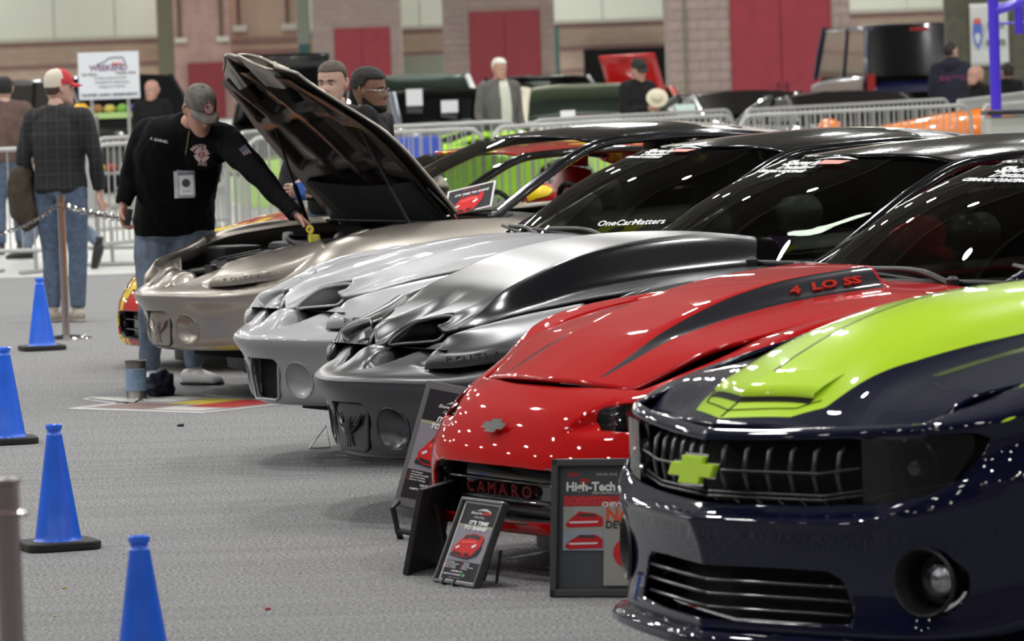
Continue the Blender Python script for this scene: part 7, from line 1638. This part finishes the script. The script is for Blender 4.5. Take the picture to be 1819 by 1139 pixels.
# --- walker hidden behind him: trailing leg and brown trousers
J, F_, R_ = stand(124, 458, 268, 1.70, step=1.5); J['anL'] = at(176, 432, 45.5); J['knL'] = at(140, 400, 45.6); J['toeL'] = J['anL'] + Vector((-.05, .02, -.16)); J['anR'].z = .085
person('walker half hidden behind the plaid-shirted man, one heel lifted', J, BROWNJ, DENIM2, BSHOE, SK1, H_DARK, None, voxel=.016, face=F_, hips=R_, chest=R_, seed=5., eyes=False)
# --- man in brown jacket at the left edge
J, F_, R_ = stand(8, 378, 190, 1.74, Y=50); person('man in a brown jacket cut by the left edge, seen from behind', J, BROWNJ, DENIM, BSHOE, SK1, H_BLACK, None, voxel=.018, face=F_, hips=R_, chest=R_, seed=8., eyes=False, build=1.1)
# --- dark-haired man behind the raised hood, looking over it, phone in hand
J, F_, R_ = stand(596, 0, -28, 1.755, Y=28.5, armR=((.24, .10, 1.16), (.10, .34, 1.14)), armL=((.24, .10, 1.16), (.02, .36, 1.12)))
J['elR'] = at(505, 352, 28.3); J['wrR'] = at(518, 336, 28.08); J['elL'] = at(600, 350, 28.25); J['wrL'] = at(546, 342, 28.08)
person('short-haired man looking over the raised hood, phone held at his chest', J, BLACKJKT, DENIM, BSHOE, SK1, H_BROWN, None, voxel=.010, face=(-.36, -.93, -.02), hips=R_, chest=R_, seed=14., hair_style='short', hands={'R': dict(d=(.5, -.25, .15), pn=(.2, .9, -.2), curl=.8, s=-1), 'L': dict(d=(-.6, -.3, .1), pn=(.2, .9, -.2), curl=.8, s=1)})
p = at(533, 340, 27.97); t = empty('blue_phone', p, .1, 'blue-cased phone in the hands of the man behind the hood', 'phone'); m = MB(); m.box((0, 0, 0), (.06, .012, .11), rx=radians(-25)); o = m.build('phone_case', mat('blue_phone_case', (.02, .10, .42), .4), t); bevel(o, .005)
# --- man with glasses in profile
J, F_, R_ = stand(646, 0, 62, 1.70, Y=29.05); person('man with glasses and short black curls in profile behind the hood', J, BLACKJKT, DARKTROU, BSHOE, SK2, H_BLACK, None, voxel=.010, face=(.93, -.36, -.03), hips=R_, chest=R_, hair_style='afro', glasses=True, beard=H_BLACK, seed=17.)
# --- white-haired man in a grey blazer
J, F_, R_ = stand(886, 0, 24, 1.76, Y=58.3); tg, MG, PG = person('white-haired man in a grey blazer by the blue-grey coupe', J, TWEED, DARKTROU, BSHOE, SK3, H_WHITE, None, voxel=.014, face=(.5, -.86, -.1), hips=R_, chest=R_, hair_style='short', seed=21., top_len=.06)
c_ = (J['chest'] + J['waist']) / 2; sh = MB(); q = lambda r, f, z: tuple(c_ + R_ * r + F_ * f + Vector((0, 0, z)) - PG); V, F = loft([q(-.02, .075, .30), q(-.02, .115, .20), q(-.03, .125, 0), q(-.03, .125, -.2), q(-.03, .12, -.24)], [(.05, .03), (.065, .03), (.07, .035), (.06, .035), (.05, .03)], R_, 12); mesh('white_shirt', V, F, mat('white_shirt_cloth', (.60, .60, .54), .8), tg)
# --- man in black cap holding a pale hat
J, F_, R_ = stand(1132, 0, 40, 1.68, Y=58.5, armR=((.25, .05, 1.15), (.10, .30, 1.18)), armL=((.25, .08, 1.12), (.18, .34, 1.10)))
person('man in a black cap and black jacket before the red hood', J, BLACKJKT, DARKTROU, BSHOE, SK3, H_DARK, (C_BLACK, C_BLACK, C_BLACK, None), voxel=.015, face=(.55, -.8, -.2), hips=R_, chest=R_, seed=25., build=1.15)
p = J['wrR'] + Vector((.10, -.15, .12)); t = empty('pale_hat', p, 0, 'pale straw hat held up by the man in the black cap', 'hat'); m = MB(); m.lathe([(.16, -.01), (.165, 0), (.10, .012), (.088, .03), (.085, .09), (.06, .11), (.001, .112)], 26); m.build('hat_body', mat('pale_straw', (.60, .55, .42), .8), t, True, mtx=Matrix.Rotation(radians(60), 4, 'X') @ Matrix.Scale(.75, 4))
# --- right side: hooded man, seated bearded man, dark-haired one behind the frame, face by the suv
J, F_, R_ = stand(1690, 0, 165, 1.76, Y=66.); th, MT, PT = person('man in a navy hooded top seen from behind by the dark blue van', J, NAVYHOOD, DARKTROU, BSHOE, SK1, H_DARK, None, voxel=.016, face=(.75, .6, 0), hips=R_, chest=R_, seed=31., build=1.15)
hd_ = J['neck']; m = MB(); V, F = loft([tuple(hd_ - PT + Vector((0, -.04, .06))), tuple(hd_ - PT + Vector((0, -.08, .0))), tuple(hd_ - PT + Vector((0, -.09, -.1)))], [(.10, .06), (.13, .07), (.08, .04)], (1, 0, 0), 14); mesh('hood', V, F, NAVYHOOD, th)
V, F = text_mesh('RACING', .09, .2, 0, bold=.004); c_ = J['chest'] - PT; mesh('back_lettering', [(c_.x - x, c_.y - .16, c_.z + y) for x, y, z in [(-v[0], v[1], v[2]) for v in V]], F, ink((.16, .03, .10)), th, False)
J, F_, R_ = stand(1737, 0, -60, 1.42, Y=64.); person('bearded man with a shaven head low beside the hooded man', J, BLACKJKT, DARKTROU, BSHOE, SK3, None, None, voxel=.018, face=(-.8, -.5, 0), hips=R_, chest=R_, seed=35., beard=H_BROWN, head_k=1.12)
J, F_, R_ = stand(1792, 0, 200, 1.42, Y=70.); person('dark-haired visitor beyond the purple frame', J, BLACKJKT, DARKTROU, BSHOE, SK3, H_DARK, None, voxel=.02, face=F_, hips=R_, chest=R_, seed=38., eyes=False, head_k=1.1)
J, F_, R_ = stand(268, 0, 20, 1.62, Y=64.5); person('visitor in dark clothes between the white sign and the black sport utility', J, BLACKJKT, DARKTROU, BSHOE, SK3, H_WHITE, None, voxel=.018, face=(-.3, -.9, 0), hips=R_, chest=R_, seed=41., hair_style='none', head_k=1.1)
